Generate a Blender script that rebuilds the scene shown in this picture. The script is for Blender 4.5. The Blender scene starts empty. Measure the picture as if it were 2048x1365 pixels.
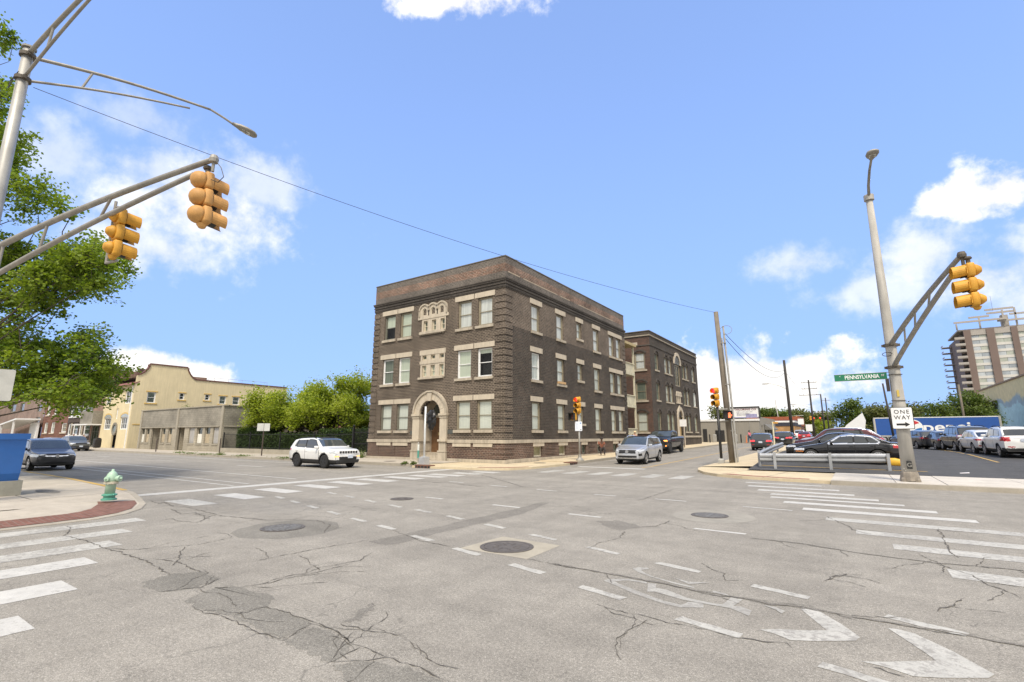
import bpy, math, random
from math import sin, cos, pi, radians, sqrt, atan2, hypot, floor
from mathutils import Vector, Matrix
import numpy as np
random.seed(7)
SC = bpy.context.scene
COL = SC.collection
# ---------------------------------------------------------------- camera
cd = bpy.data.cameras.new('camera'); cam = bpy.data.objects.new('camera', cd); COL.objects.link(cam)
cd.sensor_width = 36; cd.lens = 983.35 / 2048 * 36; cd.clip_start = .05; cd.clip_end = 5000
cam.location = (0, 0, 1.75)
cam.rotation_euler = (radians(90) + .1896, 0, .6004)
SC.camera = cam
SC.render.resolution_x = 1024; SC.render.resolution_y = 682
# ---------------------------------------------------------------- world sky
SUN_AZ = radians(150); SUN_EL = radians(56)
W = bpy.data.worlds.new('World'); SC.world = W; W.use_nodes = True
wn = W.node_tree.nodes; wl = W.node_tree.links; wn.clear()
def wmath(op, a, b=None, c=None, clamp=False):
    n = wn.new('ShaderNodeMath'); n.operation = op; n.use_clamp = clamp
    for i, v in enumerate((a, b, c)):
        if v is None: continue
        if isinstance(v, (int, float)): n.inputs[i].default_value = v
        else: wl.new(v, n.inputs[i])
    return n.outputs[0]
def sky_setup():
    sky = wn.new('ShaderNodeTexSky'); sky.sky_type = 'NISHITA'; sky.sun_disc = False
    sky.sun_elevation = SUN_EL; sky.sun_rotation = SUN_AZ
    sky.altitude = 200; sky.air_density = 1.0; sky.dust_density = .6; sky.ozone_density = 2.2
    tc = wn.new('ShaderNodeTexCoord')
    sep = wn.new('ShaderNodeSeparateXYZ'); wl.new(tc.outputs['Generated'], sep.inputs[0])
    nz = wn.new('ShaderNodeTexNoise'); nz.inputs['Scale'].default_value = 11; nz.inputs['Detail'].default_value = 9
    nz.inputs['Roughness'].default_value = .6; wl.new(tc.outputs['Generated'], nz.inputs['Vector'])
    nz2 = wn.new('ShaderNodeTexNoise'); nz2.inputs['Scale'].default_value = 4; nz2.inputs['Detail'].default_value = 4
    nz2.inputs['Distortion'].default_value = .6
    wl.new(tc.outputs['Generated'], nz2.inputs['Vector'])
    az = wmath('SUBTRACT', wmath('ARCTAN2', sep.outputs[0], sep.outputs[1]), -.6004)
    a = wmath('WRAP', az, .94, -.94)            # the same broken cloud goes on all round
    el = wmath('ARCSINE', sep.outputs[2])
    dn = wmath('MULTIPLY', wmath('SUBTRACT', nz.outputs[0], .5), 3.2)
    dn2 = wmath('MULTIPLY', wmath('SUBTRACT', nz2.outputs[0], .5), .5)
    bl = [(-0.153, 0.80, 0.124, 0.03, 1), (-0.582, 0.376, 0.14, 0.073, .8), (-0.662, 0.42, 0.065, 0.045, .5), (-0.694, 0.495, 0.06, 0.04, .3), (-0.796, 0.407, 0.06, 0.04, .42), (-0.506, 0.435, 0.09, 0.05, .5), (-0.64, 0.304, 0.1, 0.045, .66), (-0.639, 0.105, 0.06, 0.036, 1), (-0.583, 0.095, 0.05, 0.03, 1), (-0.69, 0.085, 0.03, 0.03, .9), (0.468, 0.09, 0.12, 0.07, 1), (0.403, 0.125, 0.055, 0.037, 1), (0.532, 0.109, 0.045, 0.04, .95), (0.36, 0.05, 0.1, 0.05, .95), (0.816, 0.345, 0.065, 0.032, 1), (0.777, 0.345, 0.04, 0.021, .9), (0.725, 0.277, 0.075, 0.05, .66), (0.797, 0.234, 0.075, 0.06, .74), (0.552, 0.3, 0.08, 0.034, .5), (0.661, 0.238, 0.085, 0.036, .55), (0.83, 0.189, 0.06, 0.04, .62)]
    acc = None
    for (a0, e0, ra, re, s) in bl:
        u = wmath('DIVIDE', wmath('SUBTRACT', a, a0), ra * 1.35)
        v = wmath('DIVIDE', wmath('SUBTRACT', el, e0), re * 1.35)
        d = wmath('SQRT', wmath('ADD', wmath('MULTIPLY', u, u), wmath('MULTIPLY', v, v)))
        w = wmath('SUBTRACT', 1, wmath('ADD', d, wmath('ADD', dn, dn2)))
        # crisp for bright heaps, soft for thin veils
        m = wn.new('ShaderNodeMapRange'); m.interpolation_type = 'SMOOTHSTEP'
        m.inputs['From Min'].default_value = -.05; m.inputs['From Max'].default_value = .55 if s > .85 else .95
        m.inputs['To Min'].default_value = 0; m.inputs['To Max'].default_value = s
        wl.new(w, m.inputs['Value']); o = m.outputs[0]
        acc = o if acc is None else wmath('MAXIMUM', acc, o)
    # outside the frame the sky is the bright broken overcast that the soft neutral light implies
    far = wn.new('ShaderNodeMapRange'); far.interpolation_type = 'SMOOTHSTEP'
    for kk, vv in zip(('From Min', 'From Max', 'To Min', 'To Max'), (.85, 1.5, 0, 1)): far.inputs[kk].default_value = vv
    wl.new(wmath('ABSOLUTE', wmath('WRAP', az, pi, -pi)), far.inputs['Value'])
    ov = wn.new('ShaderNodeMapRange'); ov.interpolation_type = 'SMOOTHSTEP'
    for kk, vv in zip(('From Min', 'From Max', 'To Min', 'To Max'), (.3, .6, .55, 1)): ov.inputs[kk].default_value = vv
    wl.new(nz2.outputs[0], ov.inputs['Value'])
    acc = wmath('MAXIMUM', acc, wmath('MULTIPLY', far.outputs[0], ov.outputs[0]))
    # a light milky band low over the horizon
    hz = wn.new('ShaderNodeMapRange'); hz.interpolation_type = 'SMOOTHSTEP'
    hz.inputs['From Min'].default_value = -.02; hz.inputs['From Max'].default_value = .9
    hz.inputs['To Min'].default_value = .92; hz.inputs['To Max'].default_value = .5
    wl.new(el, hz.inputs['Value'])
    hs = wn.new('ShaderNodeHueSaturation'); hs.inputs['Hue'].default_value = .513; hs.inputs['Saturation'].default_value = SKY_SAT
    hs.inputs['Value'].default_value = SKY_VAL
    wl.new(sky.outputs[0], hs.inputs['Color'])
    mh = wn.new('ShaderNodeMix'); mh.data_type = 'RGBA'; wl.new(hz.outputs[0], mh.inputs['Factor'])
    wl.new(hs.outputs[0], mh.inputs['A']); mh.inputs['B'].default_value = HAZE_COL
    # cloud shade: a little greyer where the noise is thick
    sh = wn.new('ShaderNodeMapRange'); sh.inputs['From Min'].default_value = .35; sh.inputs['From Max'].default_value = .7
    sh.inputs['To Min'].default_value = 1.0; sh.inputs['To Max'].default_value = .78; wl.new(nz.outputs[0], sh.inputs['Value'])
    cc = wn.new('ShaderNodeMix'); cc.data_type = 'RGBA'; cc.blend_type = 'MULTIPLY'; cc.inputs['Factor'].default_value = 1
    cc.inputs['A'].default_value = CLOUD_COL; wl.new(sh.outputs[0], cc.inputs['B'])
    mx = wn.new('ShaderNodeMix'); mx.data_type = 'RGBA'; wl.new(acc, mx.inputs['Factor'])
    wl.new(mh.outputs['Result'], mx.inputs['A']); wl.new(cc.outputs['Result'], mx.inputs['B'])
    bg = wn.new('ShaderNodeBackground'); bg.inputs['Strength'].default_value = SKY_STR
    wl.new(mx.outputs['Result'], bg.inputs['Color'])
    out = wn.new('ShaderNodeOutputWorld'); wl.new(bg.outputs[0], out.inputs['Surface'])
SKY_STR = .15; SKY_SAT = 1.0; SKY_VAL = 1.0
HAZE_COL = (1.2, 2.0, 3.9, 1); CLOUD_COL = (4.6, 4.5, 4.35, 1)
sky_setup()
# ---------------------------------------------------------------- sun
sl = bpy.data.lights.new('sun', 'SUN'); sl.energy = 2.2; sl.angle = radians(15); sl.color = (1, .91, .79)
sun = bpy.data.objects.new('sun', sl); COL.objects.link(sun)
sd = Vector((sin(SUN_AZ) * cos(SUN_EL), cos(SUN_AZ) * cos(SUN_EL), sin(SUN_EL)))
sun.rotation_euler = (-sd).to_track_quat('-Z', 'Y').to_euler(); sun.location = (20, -30, 60)
vs = SC.view_settings
vs.view_transform = 'Standard'; vs.look = 'None'; vs.exposure = .95; vs.gamma = 1; vs.use_curve_mapping = False
SC.render.engine = 'CYCLES'
# ---------------------------------------------------------------- materials
MATS = {}
def nlink(nt, a, b): nt.links.new(a, b)
def mixc(nt, f, A, B, blend='MIX'):
    n = nt.nodes.new('ShaderNodeMix'); n.data_type = 'RGBA'; n.blend_type = blend
    for s, v in (('Factor', f), ('A', A), ('B', B)):
        i = n.inputs[s]
        if hasattr(v, 'links'): nt.links.new(v, i)
        elif s == 'Factor': i.default_value = v
        else: i.default_value = (*v[:3], 1)
    return n.outputs['Result']
def mrange(nt, v, a, b, c=0, d=1, smooth=False):
    n = nt.nodes.new('ShaderNodeMapRange')
    if smooth: n.interpolation_type = 'SMOOTHSTEP'
    nt.links.new(v, n.inputs['Value'])
    for k, x in zip(('From Min', 'From Max', 'To Min', 'To Max'), (a, b, c, d)): n.inputs[k].default_value = x
    return n.outputs[0]
def mth(nt, op, a, b=0):
    n = nt.nodes.new('ShaderNodeMath'); n.operation = op
    for i, v in enumerate((a, b)):
        if hasattr(v, 'links'): nt.links.new(v, n.inputs[i])
        else: n.inputs[i].default_value = v
    return n.outputs[0]
def noise(nt, vec, scale, detail=4, rough=.55, dist=0):
    n = nt.nodes.new('ShaderNodeTexNoise'); n.inputs['Scale'].default_value = scale; n.inputs['Detail'].default_value = detail
    n.inputs['Roughness'].default_value = rough; n.inputs['Distortion'].default_value = dist
    nt.links.new(vec, n.inputs['Vector']); return n.outputs[0]
def base(name):
    m = bpy.data.materials.new(name); m.use_nodes = True; nt = m.node_tree
    b = nt.nodes['Principled BSDF']; tc = nt.nodes.new('ShaderNodeTexCoord')
    return m, nt, b, tc
def worldpos(nt):
    g = nt.nodes.new('ShaderNodeNewGeometry'); return g.outputs['Position']
def bump(nt, b, h, strength, dist=.01):
    n = nt.nodes.new('ShaderNodeBump'); n.inputs['Strength'].default_value = strength; n.inputs['Distance'].default_value = dist
    nt.links.new(h, n.inputs['Height']); nt.links.new(n.outputs[0], b.inputs['Normal'])
def plain(name, col, rough=.6, metal=0., var=.12, scale=3., spec=.5, coat=0., fine=0., streak=0.):
    """plain paint / stone / metal with uneven tone; streak adds vertical weather streaks"""
    if name in MATS: return MATS[name]
    m, nt, b, tc = base(name); P = worldpos(nt)
    n1 = noise(nt, P, scale, 5, .6)
    f = mrange(nt, n1, .3, .7, 1 - var, 1 + var)
    c = mixc(nt, 1, col, f, 'MULTIPLY')
    if fine:
        n2 = noise(nt, P, 60, 2, .5); c = mixc(nt, 1, c, mrange(nt, n2, .3, .7, 1 - fine, 1 + fine), 'MULTIPLY')
    if streak:
        mp = nt.nodes.new('ShaderNodeMapping'); mp.inputs['Scale'].default_value = (6, 6, .5); nlink(nt, P, mp.inputs[0])
        n3 = noise(nt, mp.outputs[0], 1, 4, .6); c = mixc(nt, 1, c, mrange(nt, n3, .35, .7, 1 + streak * .3, 1 - streak), 'MULTIPLY')
    nlink(nt, c, b.inputs['Base Color'])
    b.inputs['Roughness'].default_value = rough; b.inputs['Metallic'].default_value = metal
    b.inputs['Specular IOR Level'].default_value = spec
    if coat: b.inputs['Coat Weight'].default_value = coat; b.inputs['Coat Roughness'].default_value = .04
    MATS[name] = m; return m
def emit(name, col, strength):
    if name in MATS: return MATS[name]
    m, nt, b, tc = base(name)
    n1 = noise(nt, tc.outputs['Object'], 30, 1)
    nlink(nt, mixc(nt, 1, col, mrange(nt, n1, .3, .7, .85, 1.1), 'MULTIPLY'), b.inputs['Emission Color'])
    b.inputs['Emission Strength'].default_value = strength
    b.inputs['Base Color'].default_value = (*[c * .5 for c in col], 1); MATS[name] = m; return m
def brick(name, cols, mortar, bw=.26, rh=.105, ms=.017, var=.3, mvar=.25, rough=.85, bumpk=.5, stain=.25):
    if name in MATS: return MATS[name]
    m, nt, b, tc = base(name); P = worldpos(nt)
    t = nt.nodes.new('ShaderNodeTexBrick'); nlink(nt, tc.outputs['UV'], t.inputs['Vector'])
    t.inputs['Scale'].default_value = 1; t.inputs['Brick Width'].default_value = bw; t.inputs['Row Height'].default_value = rh
    t.inputs['Mortar Size'].default_value = ms; t.inputs['Mortar Smooth'].default_value = .2; t.inputs['Bias'].default_value = 0
    t.inputs['Color1'].default_value = (*cols[0], 1); t.inputs['Color2'].default_value = (*cols[1], 1); t.inputs['Mortar'].default_value = (*mortar, 1)
    n1 = noise(nt, P, .55, 5, .62); n2 = noise(nt, P, 9, 3, .6)
    c = mixc(nt, 1, t.outputs['Color'], mrange(nt, n1, .3, .7, 1 - stain, 1 + stain), 'MULTIPLY')
    c = mixc(nt, 1, c, mrange(nt, n2, .3, .7, 1 - var, 1 + var), 'MULTIPLY')
    nlink(nt, c, b.inputs['Base Color']); b.inputs['Roughness'].default_value = rough
    b.inputs['Specular IOR Level'].default_value = .25
    bump(nt, b, mth(nt, 'SUBTRACT', 1, t.outputs['Fac']), bumpk, .012)
    MATS[name] = m; return m
def glass(name='glass', tint=(.02, .025, .03), refl=1.0):
    """window pane: mostly clear, mirrors the sky at grazing angles"""
    if name in MATS: return MATS[name]
    m = bpy.data.materials.new(name); m.use_nodes = True; nt = m.node_tree; nt.nodes.clear()
    out = nt.nodes.new('ShaderNodeOutputMaterial'); mx = nt.nodes.new('ShaderNodeMixShader')
    tr = nt.nodes.new('ShaderNodeBsdfTransparent'); tr.inputs[0].default_value = (*tint, 1)
    gl = nt.nodes.new('ShaderNodeBsdfGlossy'); gl.inputs['Roughness'].default_value = .03
    lw = nt.nodes.new('ShaderNodeFresnel'); lw.inputs[0].default_value = 1.5
    k = mth(nt, 'MULTIPLY', lw.outputs[0], refl)
    g = nt.nodes.new('ShaderNodeNewGeometry'); nz = noise(nt, g.outputs['Position'], 1.7, 2)
    bp = nt.nodes.new('ShaderNodeBump'); bp.inputs['Strength'].default_value = .06; bp.inputs['Distance'].default_value = .05
    nlink(nt, nz, bp.inputs['Height']); nlink(nt, bp.outputs[0], gl.inputs['Normal'])
    nlink(nt, k, mx.inputs[0]); nlink(nt, tr.outputs[0], mx.inputs[1]); nlink(nt, gl.outputs[0], mx.inputs[2])
    nlink(nt, mx.outputs[0], out.inputs[0]); MATS[name] = m; return m
def leaf(name, c1, c2, trans=.35):
    if name in MATS: return MATS[name]
    m, nt, b, tc = base(name); g = nt.nodes.new('ShaderNodeNewGeometry')
    n1 = noise(nt, g.outputs['Position'], .9, 3)
    r = mth(nt, 'ADD', mth(nt, 'MULTIPLY', g.outputs['Random Per Island'], .6), mrange(nt, n1, .3, .7, -.1, .5))
    c = mixc(nt, r, c1, c2); nlink(nt, c, b.inputs['Base Color']); b.inputs['Roughness'].default_value = .55
    b.inputs['Specular IOR Level'].default_value = .3
    tl = nt.nodes.new('ShaderNodeBsdfTranslucent'); nlink(nt, mixc(nt, 1, c, (1.25, 1.3, .5), 'MULTIPLY'), tl.inputs[0])
    mx = nt.nodes.new('ShaderNodeMixShader'); mx.inputs[0].default_value = trans
    out = nt.nodes['Material Output']; nlink(nt, b.outputs[0], mx.inputs[1]); nlink(nt, tl.outputs[0], mx.inputs[2]); nlink(nt, mx.outputs[0], out.inputs[0])
    MATS[name] = m; return m
# ---------------------------------------------------------------- mesh helpers
WM = {}
class MB:
    def __init__(s): s.v = []; s.f = []
    def add(s, vs, fs):
        o = len(s.v); s.v += [tuple(p) for p in vs]; s.f += [tuple(i + o for i in f) for f in fs]; return s
    def box(s, x0, x1, y0, y1, z0, z1):
        return s.add([(x0, y0, z0), (x1, y0, z0), (x1, y1, z0), (x0, y1, z0), (x0, y0, z1), (x1, y0, z1), (x1, y1, z1), (x0, y1, z1)],
                     [(0, 3, 2, 1), (4, 5, 6, 7), (0, 1, 5, 4), (1, 2, 6, 5), (2, 3, 7, 6), (3, 0, 4, 7)])
    def cbox(s, c, d, M=None):
        b = MB().box(-d[0] / 2, d[0] / 2, -d[1] / 2, d[1] / 2, -d[2] / 2, d[2] / 2)
        T = Matrix.Translation(c) @ (M.to_4x4() if M else Matrix.Identity(4))
        return s.add([T @ Vector(p) for p in b.v], b.f)
    def rbox(s, c, d, r, M=None, n=3):
        """box with rounded edges in plan and elevation (a squashed superellipsoid)"""
        vs = []; fs = []; nu = 16; nv = 8
        def se(a, e): return math.copysign(abs(a) ** e, a)
        T = Matrix.Translation(c) @ (M.to_4x4() if M else Matrix.Identity(4)); e = r
        for j in range(nv + 1):
            ph = -pi / 2 + pi * j / nv
            for i in range(nu):
                th = 2 * pi * i / nu
                vs.append(T @ Vector((d[0] / 2 * se(cos(ph), e) * se(cos(th), e), d[1] / 2 * se(cos(ph), e) * se(sin(th), e), d[2] / 2 * se(sin(ph), e))))
        for j in range(nv):
            for i in range(nu): fs.append((j * nu + i, j * nu + (i + 1) % nu, (j + 1) * nu + (i + 1) % nu, (j + 1) * nu + i))
        return s.add(vs, fs)
    def quad(s, *p): return s.add(p, [tuple(range(len(p)))])
    def prism(s, pts, d):
        """polygon pts (3d) pushed along vector d"""
        n = len(pts); d = Vector(d); a = [Vector(p) for p in pts]
        return s.add(a + [p + d for p in a], [tuple(reversed(range(n))), tuple(range(n, 2 * n))] + [(i, (i + 1) % n, n + (i + 1) % n, n + i) for i in range(n)])
    def tube(s, pts, r, n=8, caps=True):
        P = [Vector(p) for p in pts]; rs = r if isinstance(r, (list, tuple)) else [r] * len(P); vs = []; up = None
        for i, p in enumerate(P):
            t = (P[min(i + 1, len(P) - 1)] - P[max(i - 1, 0)]).normalized()
            if up is None: up = Vector((0, 0, 1)) if abs(t.z) < .9 else Vector((1, 0, 0))
            a = t.cross(up).normalized(); b = a.cross(t); up = b
            for k in range(n): vs.append(p + (a * cos(2 * pi * k / n) + b * sin(2 * pi * k / n)) * rs[i])
        fs = [(i * n + k, i * n + (k + 1) % n, (i + 1) * n + (k + 1) % n, (i + 1) * n + k) for i in range(len(P) - 1) for k in range(n)]
        if caps: fs += [tuple(reversed(range(n))), tuple(range((len(P) - 1) * n, len(P) * n))]
        return s.add(vs, fs)
    def lathe(s, prof, n=20, M=None):
        M = M or Matrix.Identity(4); vs = []; fs = []
        for (r, z) in prof:
            for k in range(n): vs.append(M @ Vector((r * cos(2 * pi * k / n), r * sin(2 * pi * k / n), z)))
        for i in range(len(prof) - 1):
            for k in range(n): fs.append((i * n + k, i * n + (k + 1) % n, (i + 1) * n + (k + 1) % n, (i + 1) * n + k))
        fs += [tuple(reversed(range(n))), tuple(range((len(prof) - 1) * n, len(prof) * n))]
        return s.add(vs, fs)
    def mesh(s, name, smooth=False, off=None):
        me = bpy.data.meshes.new(name); v = s.v
        if off: v = [(p[0] - off[0], p[1] - off[1], p[2] - off[2]) for p in v]
        me.from_pydata(v, [], s.f); me.validate(clean_customdata=False); me.update()
        if len(me.polygons):
            uv = me.uv_layers.new(name='UVMap')
            nl = len(me.loops); vi = np.empty(nl, np.int32); me.loops.foreach_get('vertex_index', vi)
            co = np.array([c for c in s.v], dtype=np.float32)[vi] if len(s.v) == len(me.vertices) else np.zeros((nl, 3), np.float32)
            nrm = np.empty(len(me.polygons) * 3, np.float32); me.polygons.foreach_get('normal', nrm); nrm = np.abs(nrm.reshape(-1, 3))
            tot = np.empty(len(me.polygons), np.int32); me.polygons.foreach_get('loop_total', tot)
            ax = np.repeat(nrm.argmax(1), tot)
            U = np.where(ax == 0, co[:, 1], co[:, 0]); V = np.where(ax == 2, co[:, 1], co[:, 2])
            uv.data.foreach_set('uv', np.stack([U, V], 1).astype(np.float32).ravel())
            if smooth: me.polygons.foreach_set('use_smooth', np.ones(len(me.polygons), bool))
        return me
    def build(s, name, mat, parent=None, world=True, smooth=False):
        me = s.mesh(name, smooth); me.materials.append(mat)
        return place(name, me, parent, world)
def place(name, me, parent=None, world=True, mw=None):
    o = bpy.data.objects.new(name, me); COL.objects.link(o)
    m = mw or Matrix.Identity(4)
    if parent is not None:
        o.parent = parent
        if world: o.matrix_parent_inverse = WM[parent.name].inverted()
    o.matrix_basis = m
    WM[o.name] = m if (parent is None or world) else WM[parent.name] @ m
    return o
def tag(o, label=None, cat=None, group=None, kind=None):
    if label: o['label'] = label
    if cat: o['category'] = cat
    if group: o['group'] = group
    if kind: o['kind'] = kind
    return o
def thing(name, label, cat, loc=(0, 0, 0), rz=0, group=None):
    o = bpy.data.objects.new(name, None); COL.objects.link(o); o.empty_display_size = .2
    o.matrix_basis = Matrix.Translation(loc) @ Matrix.Rotation(rz, 4, 'Z'); WM[o.name] = o.matrix_basis.copy()
    return tag(o, label, cat, group)
def copy_tree(o, parent=None):
    c = o.copy(); COL.objects.link(c); c.parent = parent; WM[c.name] = c.matrix_basis.copy()
    for ch in o.children: copy_tree(ch, c)
    return c
def move(o, loc, rz=0):
    o.matrix_basis = Matrix.Translation(loc) @ Matrix.Rotation(rz, 4, 'Z'); WM[o.name] = o.matrix_basis.copy(); return o
def text(name, s, size, mat, parent, M, world=True, depth=.004, bold=False, sx=1.0, align='CENTER', space=1.0):
    cu = bpy.data.curves.new(name, 'FONT'); cu.body = s; cu.size = size; cu.extrude = depth; cu.align_x = align; cu.align_y = 'CENTER'
    cu.space_character = space
    if bold: cu.offset = size * .018
    cu.resolution_u = 4
    to = bpy.data.objects.new(name, cu); COL.objects.link(to); bpy.context.view_layer.update()
    me = bpy.data.meshes.new_from_object(to.evaluated_get(bpy.context.evaluated_depsgraph_get()))
    bpy.data.objects.remove(to); me.name = name; me.materials.clear(); me.materials.append(mat)
    for v in me.vertices: v.co.x *= sx
    return place(name, me, parent, world, M)
def frame_mat(origin, right, up):
    """matrix whose x is right, y is up, z towards the viewer of a flat sign"""
    r = Vector(right).normalized(); u = Vector(up).normalized(); n = r.cross(u)
    return Matrix(((r.x, u.x, n.x, origin[0]), (r.y, u.y, n.y, origin[1]), (r.z, u.z, n.z, origin[2]), (0, 0, 0, 1)))
def interp(x, pts):
    if x <= pts[0][0]: return pts[0][1]
    for (a, b), (c, d) in zip(pts, pts[1:]):
        if x <= c: return b + (d - b) * (x - a) / (c - a) if c > a else d
    return pts[-1][1]
# ground heights: the side street climbs gently, the car park a little more
def gz(y): return .012 * max(0, y - 28) if y < 140 else 1.344
LOT = [(25, .13), (27, .17), (31, .4), (34, .47), (41, .64), (48, .66), (52, .62), (60, .6), (75, .6), (95, .6), (200, .6)]
def lz(y): return interp(y, LOT)
# ================================================================ ground, roads, pavements
def asphalt(name, c, agg=.42, big=.09, crack=.5, rough=.9, warm=(1.015, 1.0, .965)):
    if name in MATS: return MATS[name]
    m, nt, b, tc = base(name); P = worldpos(nt)
    n1 = noise(nt, P, .35, 6, .65, .4); n2 = noise(nt, P, 3.2, 5, .7); n3 = noise(nt, P, 95, 2, .8)
    vo = nt.nodes.new('ShaderNodeTexVoronoi'); vo.feature = 'F1'; vo.inputs['Scale'].default_value = 58; nlink(nt, P, vo.inputs['Vector'])
    col = mixc(nt, 1, tuple(x * w for x, w in zip(c, warm)), mrange(nt, n1, .3, .7, 1 - big, 1 + big), 'MULTIPLY')
    col = mixc(nt, 1, col, mrange(nt, n2, .3, .72, .86, 1.12), 'MULTIPLY')
    col = mixc(nt, 1, col, mrange(nt, n3, .3, .7, 1 - agg, 1 + agg), 'MULTIPLY')
    spk = mrange(nt, vo.outputs['Distance'], .12, .3, 1, 0)
    col = mixc(nt, mth(nt, 'MULTIPLY', spk, .55), col, tuple(min(1, x * 2.2) for x in c))
    n4 = noise(nt, P, 32, 3, .8); col = mixc(nt, 1, col, mrange(nt, n4, .3, .7, .7, 1.28), 'MULTIPLY')
    for sc_ in ((.05, 1.1, 1), (1.1, .05, 1)):
        mp_ = nt.nodes.new('ShaderNodeMapping'); mp_.inputs['Scale'].default_value = sc_; nlink(nt, P, mp_.inputs[0])
        col = mixc(nt, 1, col, mrange(nt, noise(nt, mp_.outputs[0], 1, 3, .5), .35, .68, 1.05, .91), 'MULTIPLY')
    # tyre-worn bands along both streets
    sp = nt.nodes.new('ShaderNodeSeparateXYZ'); nlink(nt, P, sp.inputs[0])
    # hairline crazing, only here and there
    wv = noise(nt, P, 1.3, 4, .6)
    mpv = nt.nodes.new('ShaderNodeVectorMath'); mpv.operation = 'ADD'
    nz = nt.nodes.new('ShaderNodeTexNoise'); nz.inputs['Scale'].default_value = 2.5; nz.inputs['Detail'].default_value = 4; nlink(nt, P, nz.inputs['Vector'])
    sc = nt.nodes.new('ShaderNodeVectorMath'); sc.operation = 'SCALE'; sc.inputs['Scale'].default_value = .8; nlink(nt, nz.outputs['Color'], sc.inputs[0])
    nlink(nt, P, mpv.inputs[0]); nlink(nt, sc.outputs[0], mpv.inputs[1])
    v2 = nt.nodes.new('ShaderNodeTexVoronoi'); v2.feature = 'DISTANCE_TO_EDGE'; v2.inputs['Scale'].default_value = .9; nlink(nt, mpv.outputs[0], v2.inputs['Vector'])
    ed = mrange(nt, v2.outputs['Distance'], .004, .016, 1, 0)
    mk = mrange(nt, noise(nt, P, .22, 3), .52, .64, 0, 1)
    col = mixc(nt, mth(nt, 'MULTIPLY', mth(nt, 'MULTIPLY', ed, mk), crack), col, tuple(x * .3 for x in c))
    # oil and water marks
    st = mrange(nt, noise(nt, P, 1.6, 6, .8, 1.0), .62, .72, 0, .32)
    col = mixc(nt, st, col, tuple(x * .62 for x in c))
    nlink(nt, col, b.inputs['Base Color']); b.inputs['Roughness'].default_value = rough; b.inputs['Specular IOR Level'].default_value = .22
    bump(nt, b, mth(nt, 'ADD', n3, mth(nt, 'MULTIPLY', spk, .6)), .35, .006)
    MATS[name] = m; return m
def concrete(name, c, var=.12, stain=.3, rough=.9):
    if name in MATS: return MATS[name]
    m, nt, b, tc = base(name); P = worldpos(nt)
    n1 = noise(nt, P, .8, 6, .65, .3); n2 = noise(nt, P, 5, 5, .7); n3 = noise(nt, P, 110, 2, .7)
    col = mixc(nt, 1, c, mrange(nt, n1, .3, .7, 1 - var, 1 + var), 'MULTIPLY')
    col = mixc(nt, 1, col, mrange(nt, n2, .3, .7, .9, 1.08), 'MULTIPLY')
    col = mixc(nt, 1, col, mrange(nt, n3, .3, .7, .9, 1.1), 'MULTIPLY')
    col = mixc(nt, mrange(nt, noise(nt, P, 1.7, 5, .75, .8), .58, .75, 0, stain), col, tuple(x * .5 for x in c))
    nlink(nt, col, b.inputs['Base Color']); b.inputs['Roughness'].default_value = rough; b.inputs['Specular IOR Level'].default_value = .2
    bump(nt, b, n3, .2, .004); MATS[name] = m; return m
def paint(name, c, under, worn=.55):
    """road paint, flaked through to the asphalt along noise-shaped cracks"""
    if name in MATS: return MATS[name]
    m, nt, b, tc = base(name); P = worldpos(nt)
    n1 = noise(nt, P, 14, 6, .75, .6); n2 = noise(nt, P, .7, 4, .6); n3 = noise(nt, P, 90, 2)
    th = mth(nt, 'ADD', n1, mth(nt, 'MULTIPLY', mth(nt, 'SUBTRACT', n2, .5), .5))
    k = mrange(nt, th, worn, worn + .1, 0, .85)
    col = mixc(nt, 1, c, mrange(nt, n3, .3, .7, .88, 1.08), 'MULTIPLY')
    col = mixc(nt, 1, col, mrange(nt, noise(nt, P, 4, 4), .3, .7, .84, 1.06), 'MULTIPLY')
    nlink(nt, mixc(nt, k, col, under), b.inputs['Base Color']); b.inputs['Roughness'].default_value = .75
    MATS[name] = m; return m
ROADC = (.268, .252, .223)
M_road = asphalt('asphalt_old', ROADC)
M_lot = asphalt('asphalt_car_park', (.082, .082, .082), agg=.2, crack=.15, warm=(1, 1, 1))
M_patch = asphalt('asphalt_repair', (.2, .19, .168), agg=.42, crack=0)
M_tar = asphalt('asphalt_tar_band', (.205, .193, .172), agg=.4, crack=.0)
M_crack = plain('crack_dirt', (.10, .09, .074), .95, var=.4, scale=20)
M_paint = paint('road_paint_white', (.52, .505, .46), ROADC, .55)
M_paintw = paint('road_paint_worn', (.47, .455, .405), ROADC, .485)
M_paintf = paint('road_paint_faint', (.40, .385, .34), ROADC, .45)
M_painty = paint('road_paint_yellow', (.52, .34, .10), ROADC, .55)
M_walk = concrete('pavement_concrete', (.43, .385, .315))
M_walk2 = concrete('pavement_pale', (.53, .49, .425))
M_walk3 = concrete('pavement_tan', (.55, .46, .31), stain=.15)
M_kerb = concrete('kerb_concrete', (.36, .325, .265), stain=.45)
M_kerby = paint('kerb_yellow', (.56, .36, .08), (.4, .36, .28), .55)
M_soil = concrete('dry_ground', (.2, .19, .15))
def sheet(name, xs, ys, zf, mat, parent=None):
    b = MB(); n = len(xs)
    b.v = [(x, y, zf(x, y)) for y in ys for x in xs]
    b.f = [(j * n + i, j * n + i + 1, (j + 1) * n + i + 1, (j + 1) * n + i) for j in range(len(ys) - 1) for i in range(n - 1)]
    return b.build(name, mat, parent)
tag(sheet('ground', [-1600, -300, -120, 0, 120, 300, 1600], [-600, -60, 28, 60, 100, 140, 300, 900, 2200], lambda x, y: gz(y) - .12, M_soil), kind='structure')
road = tag(sheet('road', [-170, -14.2, -6.8, 170], [-45, 28], lambda x, y: 0, M_road), kind='structure')
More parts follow.
